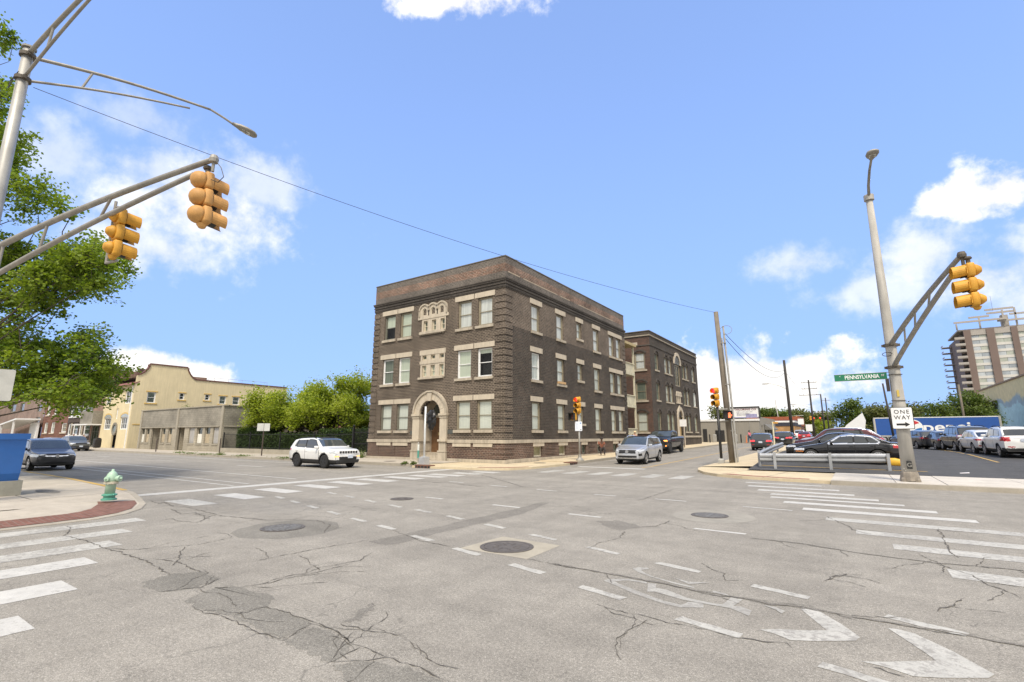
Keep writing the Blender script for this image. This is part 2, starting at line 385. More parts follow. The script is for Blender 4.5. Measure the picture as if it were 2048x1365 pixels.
rs = tag(sheet('side_street', [-15.6, -14, -7, -5.8], [28 + 4 * i for i in range(29)] + [200, 500], lambda x, y: gz(y), M_road), kind='structure')
def clean(pl):
    return pl
def flat(name, pts, z, mat, parent=None):
    return MB().quad(*[(p[0], p[1], z) for p in pts]).build(name, mat, parent or road)
CRACKS = [[(-3.69,6.33),(-2.94,6.29),(-2.53,6.28),(-1.83,6.21),(-1.50,6.18),(-1.20,6.21),(-0.96,6.16),(-0.68,6.23),(-0.23,6.20)],
[(-0.23,6.18),(0.05,6.21),(0.37,6.21),(0.62,6.23),(0.99,6.21),(1.19,6.17)],
[(-4.09,6.36),(-3.42,6.30),(-2.94,6.33)],
[(-7.37,6.81),(-6.33,6.40),(-5.48,6.35)],
[(-1.68,9.74),(-0.95,9.74),(-0.20,9.49),(0.31,9.41),(0.81,9.36),(1.19,9.47),(1.64,9.48),(1.97,9.52)],
[(0.60,9.97),(0.80,9.25),(1.02,8.82),(1.17,8.34),(1.33,7.92)],
[(-0.73,13.31),(-0.42,12.41),(-0.20,11.71),(-0.00,11.38)],
[(1.11,12.81),(1.07,11.35),(1.02,9.95)],
[(-2.46,5.13),(-2.30,5.09),(-1.98,5.08),(-1.62,5.05),(-1.30,5.09),(-1.08,5.00),(-0.85,5.05),(-0.68,5.12),(-0.62,5.05)],
[(-6.31,17.17),(-5.22,17.27),(-3.95,17.23),(-2.52,17.13)],
[(-5.08,13.52),(-5.14,17.01)],
[(-3.71,9.12),(-3.55,8.51)],
[(-3.36,10.75),(-3.41,9.97),(-3.60,9.69)],
[(-14.64,5.77),(-13.81,5.97),(-11.74,5.79),(-10.38,6.04),(-9.53,6.63),(-8.84,6.49),(-8.17,5.88)],
[(-11.80,3.11),(-11.06,3.18),(-9.93,3.17),(-8.91,3.20),(-7.88,3.16),(-7.35,3.07)],
[(-9.93,3.17),(-9.46,3.42),(-9.31,3.60),(-9.02,4.09),(-9.09,4.70)],
[(-11.80,3.11),(-12.43,3.37),(-12.95,3.45)],
[(-6.73,2.66),(-6.63,2.88),(-6.49,3.06),(-6.69,3.34)],
[(-5.83,2.67),(-5.27,2.70),(-4.77,2.73),(-4.33,2.75)],
[(-5.26,2.76),(-5.26,3.00),(-5.24,3.13),(-4.92,3.17),(-4.44,3.11),(-4.07,3.11),(-3.77,3.04)],
[(-4.29,2.73),(-4.32,2.90),(-4.42,3.10)],
[(-7.88,3.32),(-8.45,3.64),(-9.04,3.93)],
[(-8.55,3.32),(-8.03,3.44),(-7.20,3.37)],
[(-4.10,3.14),(-3.67,3.03),(-3.40,3.05),(-3.12,3.05),(-2.84,3.04),(-2.61,3.00)],
[(-3.57,2.69),(-3.58,2.85),(-3.62,3.02)],
[(-3.59,2.73),(-3.76,2.89),(-3.81,3.01)],
[(-4.20,3.27),(-3.94,3.29),(-3.69,3.34),(-3.52,3.39)],
[(-3.39,3.39),(-3.17,3.29),(-2.95,3.17)],
[(-6.05,3.39),(-6.10,3.74),(-6.03,4.16),(-6.12,4.40),(-6.01,4.93),(-6.26,5.32)],
[(-7.20,4.00),(-7.18,4.50),(-7.15,5.06),(-7.00,5.94)],
[(-6.13,3.31),(-6.00,3.65),(-5.97,4.21),(-5.97,4.74)],
[(-0.52,7.46),(-0.33,7.85),(-0.13,8.08)],
[(0.51,6.87),(0.68,7.25),(0.78,7.57)],
[(-0.16,4.99),(-0.03,5.04),(0.03,5.00),(0.13,4.98)],
[(-1.97,7.51),(-1.79,7.28),(-1.59,7.12),(-1.49,6.84),(-1.34,6.99)],
[(-0.50,7.48),(-0.44,7.73),(-0.24,8.00)],
[(-17.15,19.87),(-13.15,17.47),(-9.61,14.73),(-8.02,15.47)],
[(-18.12,15.18),(-14.96,14.24),(-12.35,14.32),(-10.41,13.84)],
[(-16.08,5.99),(-15.11,5.83),(-15.38,6.05),(-14.29,5.82)],
[(-12.10,4.74),(-12.29,5.00),(-11.81,4.94),(-11.26,5.07),(-11.92,5.66)],
[(-13.83,5.60),(-12.75,5.39),(-12.74,5.70),(-11.51,5.40)]]
PATCHES = [[(-7.29,2.76),(-7.44,3.11),(-7.16,3.40),(-6.71,3.33),(-6.54,3.02),(-6.69,2.73),(-7.04,2.69)],
[(-6.17,2.76),(-6.38,3.14),(-6.10,3.33),(-5.50,3.36),(-5.24,3.13),(-5.30,2.80),(-5.79,2.70)],
[(-5.28,2.81),(-5.28,3.01),(-5.19,3.14),(-4.78,3.15),(-4.42,3.10),(-4.35,2.92),(-4.33,2.75),(-4.81,2.76)],
[(-4.27,2.74),(-4.36,3.10),(-4.07,3.11),(-3.72,3.01),(-3.58,2.85),(-3.58,2.71),(-3.93,2.73)],
[(-3.51,2.68),(-3.45,2.88),(-3.00,3.01),(-2.64,2.98),(-2.58,2.69),(-2.90,2.53),(-3.25,2.60)],
[(-6.89,5.85),(-6.88,6.94),(-6.94,8.63),(-6.96,9.93),(-7.07,11.67),(-6.85,11.83),(-6.42,9.83),(-6.45,7.76),(-6.42,6.78),(-6.37,6.12),(-6.44,5.81)],
[(-4.58,9.84),(-4.28,10.19),(-3.83,9.96),(-3.60,9.69),(-3.81,9.14),(-4.21,9.38)],
[(-4.20,3.32),(-4.34,3.59),(-4.42,3.83),(-4.36,3.82),(-4.20,3.57),(-4.11,3.41)]]
BIKE = [[(-2.72,6.05),(-2.72,5.96),(-2.67,5.94),(-2.48,5.84),(-2.23,5.69),(-1.85,5.55),(-1.68,5.53),(-1.48,5.66),(-1.50,5.76),(-1.53,5.80),(-1.66,5.76),(-1.67,5.68),(-1.70,5.62),(-1.88,5.64),(-2.19,5.79),(-2.53,5.96),(-2.60,6.02),(-2.48,6.15),(-2.28,6.15),(-2.24,6.15),(-2.28,6.22),(-2.51,6.21)],
[(-2.64,6.71),(-2.60,6.82),(-2.48,6.86),(-2.45,6.80),(-2.52,6.70),(-2.43,6.59),(-2.27,6.48),(-1.95,6.38),(-1.74,6.33),(-1.74,6.28),(-1.98,6.33),(-2.30,6.46),(-2.52,6.58)],
[(-2.25,6.19),(-2.15,6.20),(-2.11,6.06),(-2.07,5.89),(-2.14,5.84),(-2.19,6.01)],
[(-2.12,6.05),(-1.97,6.04),(-1.70,5.88),(-1.43,5.86),(-1.32,5.88),(-1.15,5.91),(-1.05,5.84),(-1.05,5.66),(-1.15,5.73),(-1.26,5.80),(-1.43,5.79),(-1.72,5.79),(-1.95,5.86),(-2.07,5.89)],
[(-1.31,6.16),(-1.19,6.17),(-1.22,5.95),(-1.26,5.80),(-1.34,5.82)],
[(-2.06,6.58),(-1.86,6.51),(-1.62,6.61),(-1.83,6.41)],
[(-1.53,6.31),(-1.38,6.27),(-1.34,6.21),(-1.52,6.25)],
[(-0.98,6.09),(-0.87,6.10),(-0.77,6.02),(-0.79,5.91),(-0.85,6.00)]]
CHEV = [[(-0.65,6.19),(-0.52,6.26),(-0.29,5.92),(-0.15,5.65),(-0.18,5.54),(-0.45,5.34),(-0.65,5.23),(-0.78,5.31),(-0.91,5.34),(-0.75,5.47),(-0.59,5.54),(-0.40,5.67),(-0.46,5.79),(-0.55,5.98)],
[(0.06,6.05),(0.13,6.07),(0.25,6.03),(0.48,5.73),(0.67,5.38),(0.62,5.28),(0.34,5.09),(0.17,5.00),(0.01,5.07),(-0.15,5.08),(0.01,5.18),(0.15,5.29),(0.34,5.43),(0.29,5.56),(0.18,5.80)]]
def strip(name, pl, w, z, mat, jit=.02, step=.12, parent=None):
    """ragged strip along a polyline"""
    P = [Vector((x, y)) for x, y in pl]; out = []
    for a, b2 in zip(P, P[1:]):
        n = max(1, int((b2 - a).length / step))
        for i in range(n): out.append(a.lerp(b2, i / n))
    out.append(P[-1]); b = MB(); k = len(out)
    off = 0
    for i, p in enumerate(out):
        t = (out[min(i + 1, k - 1)] - out[max(0, i - 1)]); t = t.normalized() if t.length > 1e-6 else Vector((1, 0)); nrm = Vector((-t.y, t.x))
        off = off * .7 + random.uniform(-jit, jit); c = p + nrm * off
        ww = w * random.uniform(.2, 1.7) * min(1, .3 + 8 * min(i, k - 1 - i) / max(1, k))
        b.v += [(c.x + nrm.x * ww / 2, c.y + nrm.y * ww / 2, z), (c.x - nrm.x * ww / 2, c.y - nrm.y * ww / 2, z)]
    b.f = [(2 * i, 2 * i + 1, 2 * i + 3, 2 * i + 2) for i in range(k - 1)]
    return b.build(name, mat, parent or road)
for i, pl in enumerate(CRACKS):
    r = hypot(*pl[0]); strip('crack', pl, .005 + .0009 * r, .0055, M_crack, jit=.022, step=.05)
    if i in (0, 1, 4): strip('crack', [(x + .03, y + .02) for x, y in pl],   .045, .0045, M_tar, jit=.02, step=.08)
_rs = random.getstate(); random.seed(99)
for pl in CRACKS:
    for a, c in zip(pl, pl[1:]):
        if random.random() < .4:
            f = random.random(); x, y = a[0] + (c[0] - a[0]) * f, a[1] + (c[1] - a[1]) * f; h = atan2(c[1] - a[1], c[0] - a[0]) + random.choice((-1, 1)) * random.uniform(.5, 1.3); q = [(x, y)]
            for k in range(random.randint(2, 5)): h += random.uniform(-.5, .5); x += cos(h) * .22; y += sin(h) * .22; q.append((x, y))
            strip('crack', q, .004 + .0006 * hypot(x, y), .005, M_crack, jit=.02, step=.05)
random.setstate(_rs)
for i, pl in enumerate(PATCHES):
    # ragged outline
    q = []
    for a, b2 in zip(pl, pl[1:] + pl[:1]):
        for k in range(6):
            t = k / 6; q.append((a[0] + (b2[0] - a[0]) * t + random.uniform(-.035, .035), a[1] + (b2[1] - a[1]) * t + random.uniform(-.035, .035)))
    flat('repair_patch', q, .0015, M_tar if i >= 5 else M_patch)
def bar(x0, x1, y0, y1, mat=M_paint, z=.0035, sk=0, name='crosswalk_bar'):
    return flat(name, [(x0, y0), (x1, y0 + sk), (x1, y1 + sk), (x0, y1)], z, mat)
# near-left crossing: bars run away from us, their far ends step with the slanted crossing
for (xa, xb, ye) in [(-12.98, -12.42, 4.6), (-11.72, -11.2, 3.95), (-10.6, -10.02, 3.42), (-9.47, -8.9, 2.78), (-8.22, -7.6, 2.22), (-7.0, -6.42, 1.6), (-5.8, -5.2, 1.0)]:
    bar(xa, xb, ye - 3.3, ye, M_paint if xb > -10 else M_paintw)
# right crossing over the wide street
for (xa, xb, y, w) in [(-3.6, -1.15, 20.95, .26), (-3.3, -.6, 19.6, .4), (-2.8, -.2, 18.35, .42), (-2.3, .35, 17.3, .42), (-2.2, .85, 16.45, .3), (-1.76, 1.38, 15.45, .44), (-1.23, 1.9, 14.3, .44), (-.7, 2.6, 12.92, .46), (-.17, 2.6, 11.5, .46), (.32, 3, 10.35, .46), (.82, 3, 8.8, .5), (1.3, 3.6, 7.4, .5)]:
    bar(xa, xb, y - w / 2, y + w / 2, M_paintw if y < 13.5 and y > 8 else M_paint, sk=-.08)
# far-left crossing over the wide street
for i, (xa, xb, y) in enumerate([(-15.6, -13.9, 6.43), (-15.95, -14.2, 7.87), (-16.5, -14.65, 9.37), (-16.6, -14.75, 10.85), (-16.75, -14.8, 12.28), (-16.88, -14.9, 13.65), (-16.85, -14.8, 15.0), (-16.5, -14.6, 16.2), (-16.3, -14.4, 17.15), (-15.9, -14.3, 18.4), (-15.6, -14.2, 19.5)]):
    bar(xa, xb, y - .31, y + .31, M_paintw if i == 0 else M_paint)
bar(-18.0, -17.45, 6.2, 20.2, name='stop_line')
for x in (-12.9, -11.55, -10.3, -9.1, -7.8, -6.55):
    bar(x, x + .62, 20.9, 22.8, M_paintw)
bar(-13.2, -9.3, 25.75, 26.3, name='stop_line')
for (x0, y0, x1, y1) in [(-9.55, 27.2, -10.0, 27.9)]:
    bar(-9.9, -9.78, 27.0, 27.95, M_painty, name='centre_line')
b = MB()
for k in range(26):
    y = 28 + k * 3.2; b.quad((-9.85 - k * .03, y, gz(y) + .004), (-9.72 - k * .03, y, gz(y) + .004), (-9.75 - k * .03, y + 3.2, gz(y + 3.2) + .004), (-9.88 - k * .03, y + 3.2, gz(y + 3.2) + .004))
b.build('centre_line', M_painty, rs)
def dash(a, c, w=.13, mat=M_paintw):
    a = Vector(a); c = Vector(c); t = (c - a).normalized(); n = Vector((-t.y, t.x)) * w / 2
    q = []
    for k in range(5): p = a.lerp(c, k / 4) - n; q.append((p.x + random.uniform(-.02, .02), p.y + random.uniform(-.012, .012)))
    for k in range(5): p = c.lerp(a, k / 4) + n; q.append((p.x + random.uniform(-.02, .02), p.y + random.uniform(-.012, .012)))
    flat('lane_dash', q, .0035, mat)
R1 = [(-14.1, 8.43), (-12.85, 8.12), (-11.62, 7.82), (-10.37, 7.52), (-9.12, 7.22), (-7.98, 6.97), (-6.68, 6.62), (-5.4, 6.28), (-4.12, 5.97), (-2.86, 5.6), (-1.62, 5.22), (-.4, 4.84), (.85, 4.45)]
for (x, y) in R1: dash((x, y), (x + .6, y - .14))
R2 = [(-13.8, 9.95), (-12.6, 9.7), (-11.3, 9.38), (-10.04, 9.1), (-8.86, 8.9), (-7.65, 8.62), (-6.32, 8.27), (-5.0, 7.9), (-3.72, 7.55), (-2.46, 7.2), (-1.2, 6.8), (.05, 6.43), (1.3, 6.05)]
for (x, y) in R2: dash((x, y), (x + .6, y - .17))
for (x, y, l) in [(-13.1, 14.85, .75), (-10.9, 14.57, .75), (-8.8, 14.32, .75), (-6.7, 14.15, .75), (-4.8, 14.13, .85), (-2.5, 13.87, 1.1)]: dash((x, y), (x + l, y - .05), .11, M_paint)
for (x, y, l) in [(-10.4, 10.78, .7), (-7.85, 10.6, .85), (-5.55, 10.38, .82), (-2.72, 10.15, .9)]: dash((x, y), (x + l, y - .04), .12, M_paint)
for i, pl in enumerate(BIKE): flat('bicycle_symbol', pl, .0028 + .0003 * i, M_paintf)
for pl in CHEV: flat('chevron', pl, .0035, M_paintw)
for (x0, x1, y, w) in [(-60, -18.3, 9.3, .1), (-60, -18.6, 10.0, .1), (-60, -19, 12.15, .12), (-30.6, -27.6, 15.65, .12), (-42, -39, 15.65, .12), (-54, -51, 15.65, .12), (-66, -63, 15.65, .12), (-60, -30, 18.95, .1)]:
    bar(x0, x1, y - w / 2, y + w / 2, M_paint, name='lane_line')
# ---- iron covers
M_iron = plain('cast_iron', (.13, .115, .1), .7, .3, var=.25, scale=12)
M_grate = plain('grate_steel', (.16, .155, .145), .7, .1, var=.2, scale=12)
M_manconc = concrete('cover_concrete', (.29, .272, .232))
def disc(cx, cy, r, z, n=28, ry=None): return [(cx + r * cos(2 * pi * k / n), cy + (ry or r) * sin(2 * pi * k / n), z) for k in range(n)]
def cover(label, cx, cy, r, grate=False, conc=None):
    t = thing('utility_cover', label, 'manhole', (cx, cy, 0))
    if conc: MB().quad(*[(x, y, .0025) for x, y in conc]).build('concrete_collar', M_manconc if len(conc) > 4 else concrete('collar_pale', (.37, .335, .265)), t)
    b = MB().lathe([(r + .07, .004), (r + .07, .012), (r + .01, .012), (r + .01, .006)], 32, Matrix.Translation((cx, cy, 0))); b.build('ring', M_iron, t)
    if grate:
        MB().quad(*disc(cx, cy, r, .0075)).build('pit', M_crack, t)
        b = MB()
        for k in range(9):
            y = -r + (k + .5) * 2 * r / 9; hx = sqrt(max(0, r * r - y * y)); b.box(cx - hx, cx + hx, cy + y - .024, cy + y + .024, .008, .016)
        b.box(cx - .03, cx + .03, cy - r, cy + r, .008, .0155); b.build('grate', M_grate, t)
    else:
        b = MB().lathe([(r, .006), (r, .013), (r * .82, .013), (r * .8, .009), (.05, .009)], 32, Matrix.Translation((cx, cy, 0)))
        for k in range(8):
            a = k * pi / 4; b.cbox((cx + r * .5 * cos(a), cy + r * .5 * sin(a), .011), (.1, .04, .006), Matrix.Rotation(a, 3, 'Z'))
        b.build('lid', M_iron, t)
cover('round iron manhole cover in a square concrete collar', -4.77, 6.82, .36, False, [(-5.33, 6.33), (-5.3, 7.45), (-4.12, 7.4), (-4.08, 6.34)])
cover('round slotted drain cover in faded asphalt nearest the green hydrant', -9.27, 5.73, .33, True)
cover('round slotted drain cover in an oval concrete patch nearest the one way sign', -2.85, 11.93, .32, True, [(p[0], p[1]) for p in disc(-2.77, 11.9, .85, 0, 24, .95)])
cover('small round iron cover in mid road nearest the brick building entrance', -10.65, 10.1, .25)
flat('repair_patch', [(p[0] + random.uniform(-.05, .05), p[1] + random.uniform(-.05, .05)) for p in disc(-9.1, 5.75, .95, 0, 18, .95)], .0012, M_patch)
# ---- near-left corner with ramp and paving
CURB = [(-170, 6.5), (-60, 6.6), (-30, 6.62), (-24.6, 6.55), (-21, 6.35), (-18.6, 6.2), (-17.5, 6.1), (-16.5, 5.95), (-15.4, 5.65), (-14.4, 5.2), (-13.8, 4.7), (-13.45, 4.1), (-13.35, 3.3), (-13.3, 2.6), (-13.3, 1), (-13.3, -4), (-13.3, -40)]
def resample(pl, step):
    P = [Vector(p) for p in pl]; out = []
    for a, c in zip(P, P[1:]):
        n = max(1, min(60, int((c - a).length / step)))
        for i in range(n): out.append(a.lerp(c, i / n))
    return out + [P[-1]]
def corner(name, curb, hc, rings, mat, kmat, inner, top=.13):
    C = resample(curb, .3); N = []
    for i, p in enumerate(C):
        t = (C[min(i + 1, len(C) - 1)] - C[max(0, i - 1)]).normalized(); N.append(Vector((t.y, -t.x)))
    H = [hc(p) for p in C]; sm = lambda t: (lambda q: q * q * (3 - 2 * q))(max(0, min(1, t)))
    kb = MB(); n = len(C)
    for o, zf in ((0, lambda h: -.02), (0, lambda h: h - .012), (.02, lambda h: h), (.15, lambda h: h), (.15, lambda h: h - .02)):
        kb.v += [(p.x + q.x * o, p.y + q.y * o, zf(h)) for p, q, h in zip(C, N, H)]
    for r in range(4):
        kb.f += [(r * n + i, r * n + i + 1, (r + 1) * n + i + 1, (r + 1) * n + i) for i in range(n - 1)]
    w = MB()
    for o in rings: w.v += [(p.x + q.x * o, p.y + q.y * o, h + (top - h) * sm((o - .2) / 2.0) - .004) for p, q, h in zip(C, N, H)]
    for r in range(len(rings) - 1): w.f += [(r * n + i, r * n + i + 1, (r + 1) * n + i + 1, (r + 1) * n + i) for i in range(n - 1)]
    last = [(p.x + q.x * rings[-1], p.y + q.y * rings[-1], top - .004) for p, q in zip(C, N)]
    w.quad(*(last + [(x, y, top - .004) for x, y in inner]))
    o = tag(w.build(name, mat), kind='structure'); k = kb.build('kerb', kmat, o); return o, C, N, H
def ramp_h(p):
    if p.x < -17.6 or p.y < 1.2: return .13
    d = 0
    if p.x < -16.4: d = (-16.4 - p.x) / 1.2
    elif p.y < 2.4: d = (2.4 - p.y) / 1.2
    return .025 + .105 * min(1, d)
lc, C, N, H = corner('corner_pavement', CURB, ramp_h, [.15, .4, .7, 1.0, 1.4, 1.8, 2.3], M_walk, M_kerb, [(-170, -40)])
def tiles(name, bw, bh, c1, c2, mo):
    return brick(name, (c1, c2), mo, bw, bh, .008, .2, stain=.15, bumpk=.4)
M_tact = tiles('red_paver', .2, .1, (.175, .082, .06), (.215, .105, .08), (.2, .145, .115))
seg = [i for i, p in enumerate(C) if p.x > -16.3 and p.y > 2.5]
b = MB(); k = len(seg)
for o in (.2, .45, .7, .98):
    b.v += [(C[i].x + N[i].x * o, C[i].y + N[i].y * o, .031 + .105 * (lambda q: q * q * (3 - 2 * q))(max(0, (o - .2) / 2.0))) for i in seg]
for r in range(3): b.f += [(r * k + i, r * k + i + 1, (r + 1) * k + i + 1, (r + 1) * k + i) for i in range(k - 1)]
b.build('paver_strip', M_tact, lc)
kb = MB(); ys = [i for i, p in enumerate(C) if -32 < p.x < -17.9]
for a, c in zip(ys, ys[1:]):
    kb.quad(*[(C[i].x + N[i].x * o, C[i].y + N[i].y * o, z) for i, o, z in ((a, -.004, .0), (c, -.004, .0), (c, -.004, .122), (a, -.004, .122))])
    kb.quad(*[(C[i].x + N[i].x * o, C[i].y + N[i].y * o, .136) for i, o in ((a, .0), (c, .0), (c, .15), (a, .15))])
kb.build('painted_kerb', M_kerby, lc)
for (x0, y0, x1, y1) in [(-19.5, 6.1, -19.9, 1), (-17.9, 6.0, -17.4, 2.6), (-22.5, 6.2, -22.9, 1), (-17.4, 2.6, -13.6, 2.2), (-25.5, 6.3, -25.8, 1), (-23, 3.9, -17.6, 3.9)]:
    strip('joint', [(x0, y0), (x1, y1)], .02, .1315, M_crack, .004, .4, lc)
flat('stain', [(p[0], p[1]) for p in disc(-19.8, 4.7, .8, 0, 16, .22)], .133, M_tar, lc)
# ---- far-left pavement along the wide street and round the brick building
slab_me = {}
def slabs(parent, x0, x1, nx, y0, y1, ny, zf, mat, tilt=0, th=.05):
    dx = (x1 - x0) / nx; dy = (y1 - y0) / ny; key = (round(dx, 3), round(dy, 3), mat.name)
    if key not in slab_me:
        g = .009; me = MB().box(-dx / 2 + g, dx / 2 - g, -dy / 2 + g, dy / 2 - g, -th, 0).mesh('slab'); me.materials.append(mat); slab_me[key] = me
    for i in range(nx):
        for j in range(ny):
            x = x0 + (i + .5) * dx; y = y0 + (j + .5) * dy
            place('slab', slab_me[key], parent, True, Matrix.Translation((x, y, zf(y) + random.uniform(-.004, .004))) @ Matrix.Rotation(tilt, 4, 'X'))
fw = tag(sheet('far_pavement', [-170, -80, -20.4], [20.7, 25.2], lambda x, y: .125, M_walk), kind='structure')
slabs(fw, -80, -20.4, 34, 20.85, 24.2, 2, lambda y: .15, M_walk)
b = MB().prism([(-20.4, 20.0, 0), (-18.7, 20.05, 0), (-17.2, 20.25, 0), (-15.7, 20.5, 0), (-14.7, 21.2, 0), (-14.25, 22.6, 0), (-14.2, 26.5, 0), (-14.4, 28, 0), (-17.0, 28, 0), (-17.0, 24.2, 0), (-20.4, 24.2, 0)], (0, 0, .11))
cp = tag(b.build('building_corner_pavement', M_walk3), kind='structure')
for (p, q) in [((-17.1, 24.2), (-17.4, 20.3)), ((-17.1, 24.2), (-14.3, 23.6)), ((-17, 26.2), (-14.3, 26.2))]: strip('joint', [p, q], .03, .113, M_crack, .004, .4, cp)
MB().quad((-16.3, 20.55, .114), (-14.75, 21.5, .114), (-14.4, 22.6, .114), (-14.6, 22.9, .114), (-15.0, 21.9, .114), (-16.4, 20.95, .114)).build('paver_strip', tiles('red_paver_far', .2, .1, (.27, .1, .07), (.3, .12, .08), (.25, .16, .12)), cp)
MB().box(-170, -20.4, 20.55, 20.7, -.02, .148).build('kerb', M_kerb, fw)
sw = tag(sheet('side_pavement', [-17.4, -14.55], [28 + 3 * i for i in range(34)], lambda x, y: gz(y) + .12, M_walk3), kind='structure')
slabs(sw, -17.2, -14.55, 1, 28, 106, 44, lambda y: gz(y) + .15, M_walk3, math.atan(.012))
b = MB()
for y in range(28, 106, 3): b.add([(x, yy, gz(yy) + z) for yy in (y, y + 3) for (x, z) in ((-14.55, -.02), (-14.4, -.02), (-14.4, .145), (-14.55, .145))], [(0, 1, 5, 4), (1, 2, 6, 5), (2, 3, 7, 6)])
b.build('kerb', M_kerb, sw)
# paved forecourt by the grey shop
tag(sheet('shop_forecourt', [-60, -17.4, -15.2], [71, 82, 130], lambda x, y: gz(y) + .1, M_walk3), kind='structure')
# ---- near-right corner, pavement and car park
rc = [(-6.9, 28.0), (-6.85, 27), (-6.5, 25.6), (-5.9, 24.2), (-5.1, 23.2), (-4.0, 22.55), (-2.6, 22.2), (-.9, 22.0)]
b = MB().prism([(x, y, -.02) for x, y in rc] + [(-.9, 26.6, -.02), (-4.2, 27.2, -.02), (-4.4, 28, -.02)], (0, 0, .13))
rp = tag(b.build('car_park_corner_pavement', M_walk3), kind='structure')
q = [(-4.9, 23.2), (-3.6, 22.6), (-2.3, 22.32), (-1.6, 22.25), (-1.6, 22.6), (-2.4, 22.7), (-3.6, 23.0), (-4.7, 23.6)]
MB().quad(*[(x, y, .114) for x, y in q]).build('paver_strip', tiles('red_paver_right', .2, .1, (.27, .1, .075), (.3, .12, .08), (.25, .16, .12)), rp)
for (p, q) in [((-3.2, 22.3), (-2.6, 27)), ((-6.3, 25.2), (-3, 26.6)), ((-5, 23.3), (-4.2, 27))]: strip('joint', [p, q], .025, .1135, M_crack, .004, .4, rp)
rw = tag(sheet('car_park_pavement', [-.9, 60], [21.75, 27.2], lambda x, y: .125, M_walk2), kind='structure')
xs = [-.88, 1.0, 2.35, 4.5, 6.6, 8.7, 10.8, 12.9, 15, 17.1, 19.2, 21.3]
for a, c in zip(xs, xs[1:]):
    for (y0, y1) in ((21.92, 26.3),):
        g = .012; b = MB().box(a + g, c - g, y0, y1, .08, .15 + random.uniform(-.004, .004)); b.build('slab', M_walk2, rw)
b = MB().prism([(-.9, 21.72, -.02), (60, 21.2, -.02), (60, 21.35, -.02), (-.9, 21.9, -.02)], (0, 0, .162)); b.build('kerb', M_kerb, rw)
pk = sheet('car_park', [-4.42, 0, 12, 30, 80], [26.35, 27.2, 31, 36, 41, 46, 52, 60, 75, 95, 130], lambda x, y: lz(y), M_lot); tag(pk, kind='structure')
rsw = tag(sheet('lot_side_pavement', [-6.9, -4.4], [28 + 3 * i for i in range(30)], lambda x, y: max(gz(y) + .13, lz(y) - .01 if x > -5 else 0), M_walk3), kind='structure')
b = MB()
for y in range(28, 115, 3): b.quad((-6.9, y, gz(y) - .02), (-6.9, y + 3, gz(y + 3) - .02), (-6.9, y + 3, gz(y + 3) + .13), (-6.9, y, gz(y) + .13))
b.build('kerb', M_kerb, rsw)
for (x0, y0, x1, y1) in [(-4.2, 28.4, 2.4, 27.9), (5.6, 33.5, 5.2, 60)]:
    n = 8
    b = MB()
    for i in range(n):
        p = [(x0 + (x1 - x0) * t / n, y0 + (y1 - y0) * t / n) for t in (i, i + 1)]; d = .06
        horiz = abs(x1 - x0) > abs(y1 - y0); ox, oy = (0, d) if horiz else (d, 0)
        b.quad(*[(x, y, lz(y) + .01) for x, y in ((p[0][0] - ox, p[0][1] - oy), (p[1][0] - ox, p[1][1] - oy), (p[1][0] + ox, p[1][1] + oy), (p[0][0] + ox, p[0][1] + oy))])
    b.build('bay_line', M_painty, pk)
b = MB()
for (x, y) in [(3.4, 27.6)]:
    b.quad((x, y, lz(y) + .012), (x + .3, y + .03, lz(y) + .03), (x + .33, y + .3, lz(y) + .05), (x + .02, y + .25, lz(y) + .02))
tag(b.build('paper_scrap', plain('paper', (.7, .66, .64), .8)), 'scrap of white paper lying on the car park asphalt', 'litter')
# yard behind the railings
tag(sheet('yard', [-52.3, -29.5], [25.3, 60], lambda x, y: .45, M_soil), kind='structure')
# ================================================================ buildings
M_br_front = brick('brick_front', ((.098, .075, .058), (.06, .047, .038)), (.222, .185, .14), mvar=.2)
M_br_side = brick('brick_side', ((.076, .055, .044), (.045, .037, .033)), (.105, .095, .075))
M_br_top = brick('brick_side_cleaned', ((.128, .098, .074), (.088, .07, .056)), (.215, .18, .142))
M_br_base = brick('brick_base', ((.115, .066, .05), (.075, .05, .042)), (.19, .15, .115))
M_br_band = brick('brick_band', ((.075, .064, .054), (.055, .048, .042)), (.10, .088, .074))
M_br_par = brick('brick_parapet_grey', ((.145, .125, .108), (.10, .09, .08)), (.20, .175, .145))
M_br_red = brick('brick_parapet_red', ((.225, .115, .08), (.135, .088, .069)), (.27, .225, .175), var=.4, stain=.45)
M_br_old = brick('brick_old_red', ((.125, .066, .049), (.075, .05, .042)), (.12, .09, .07))
M_stone = plain('limestone', (.50, .435, .335), .85, var=.1, scale=2.5, fine=.06, streak=.12)
M_stone2 = plain('limestone_weathered', (.43, .375, .29), .88, var=.16, scale=2, fine=.06, streak=.25)
M_stoned = plain('limestone_dirty', (.30, .26, .2), .9, var=.2, scale=4, fine=.08)
M_cop = plain('coping_metal', (.16, .145, .11), .6, .3, var=.15)
M_tan = plain('frame_olive_tan', (.27, .235, .165), .6, var=.1, scale=5)
M_sage = plain('frame_sage', (.17, .165, .13), .6, var=.12, scale=5)
M_white = plain('frame_white', (.74, .74, .72), .5, var=.05)
M_cream = plain('trim_cream', (.55, .50, .38), .7, var=.12)
M_gl = glass('window_glass', (.93, .95, .93), .55)
M_gld = glass('window_glass_dark', (.55, .6, .58), 1.4)
M_dark = plain('interior_dark', (.03, .03, .03), .9)
M_wood = plain('door_wood', (.16, .085, .04), .5, var=.25, scale=4)
M_roof = plain('flat_roof', (.12, .115, .11), .9)
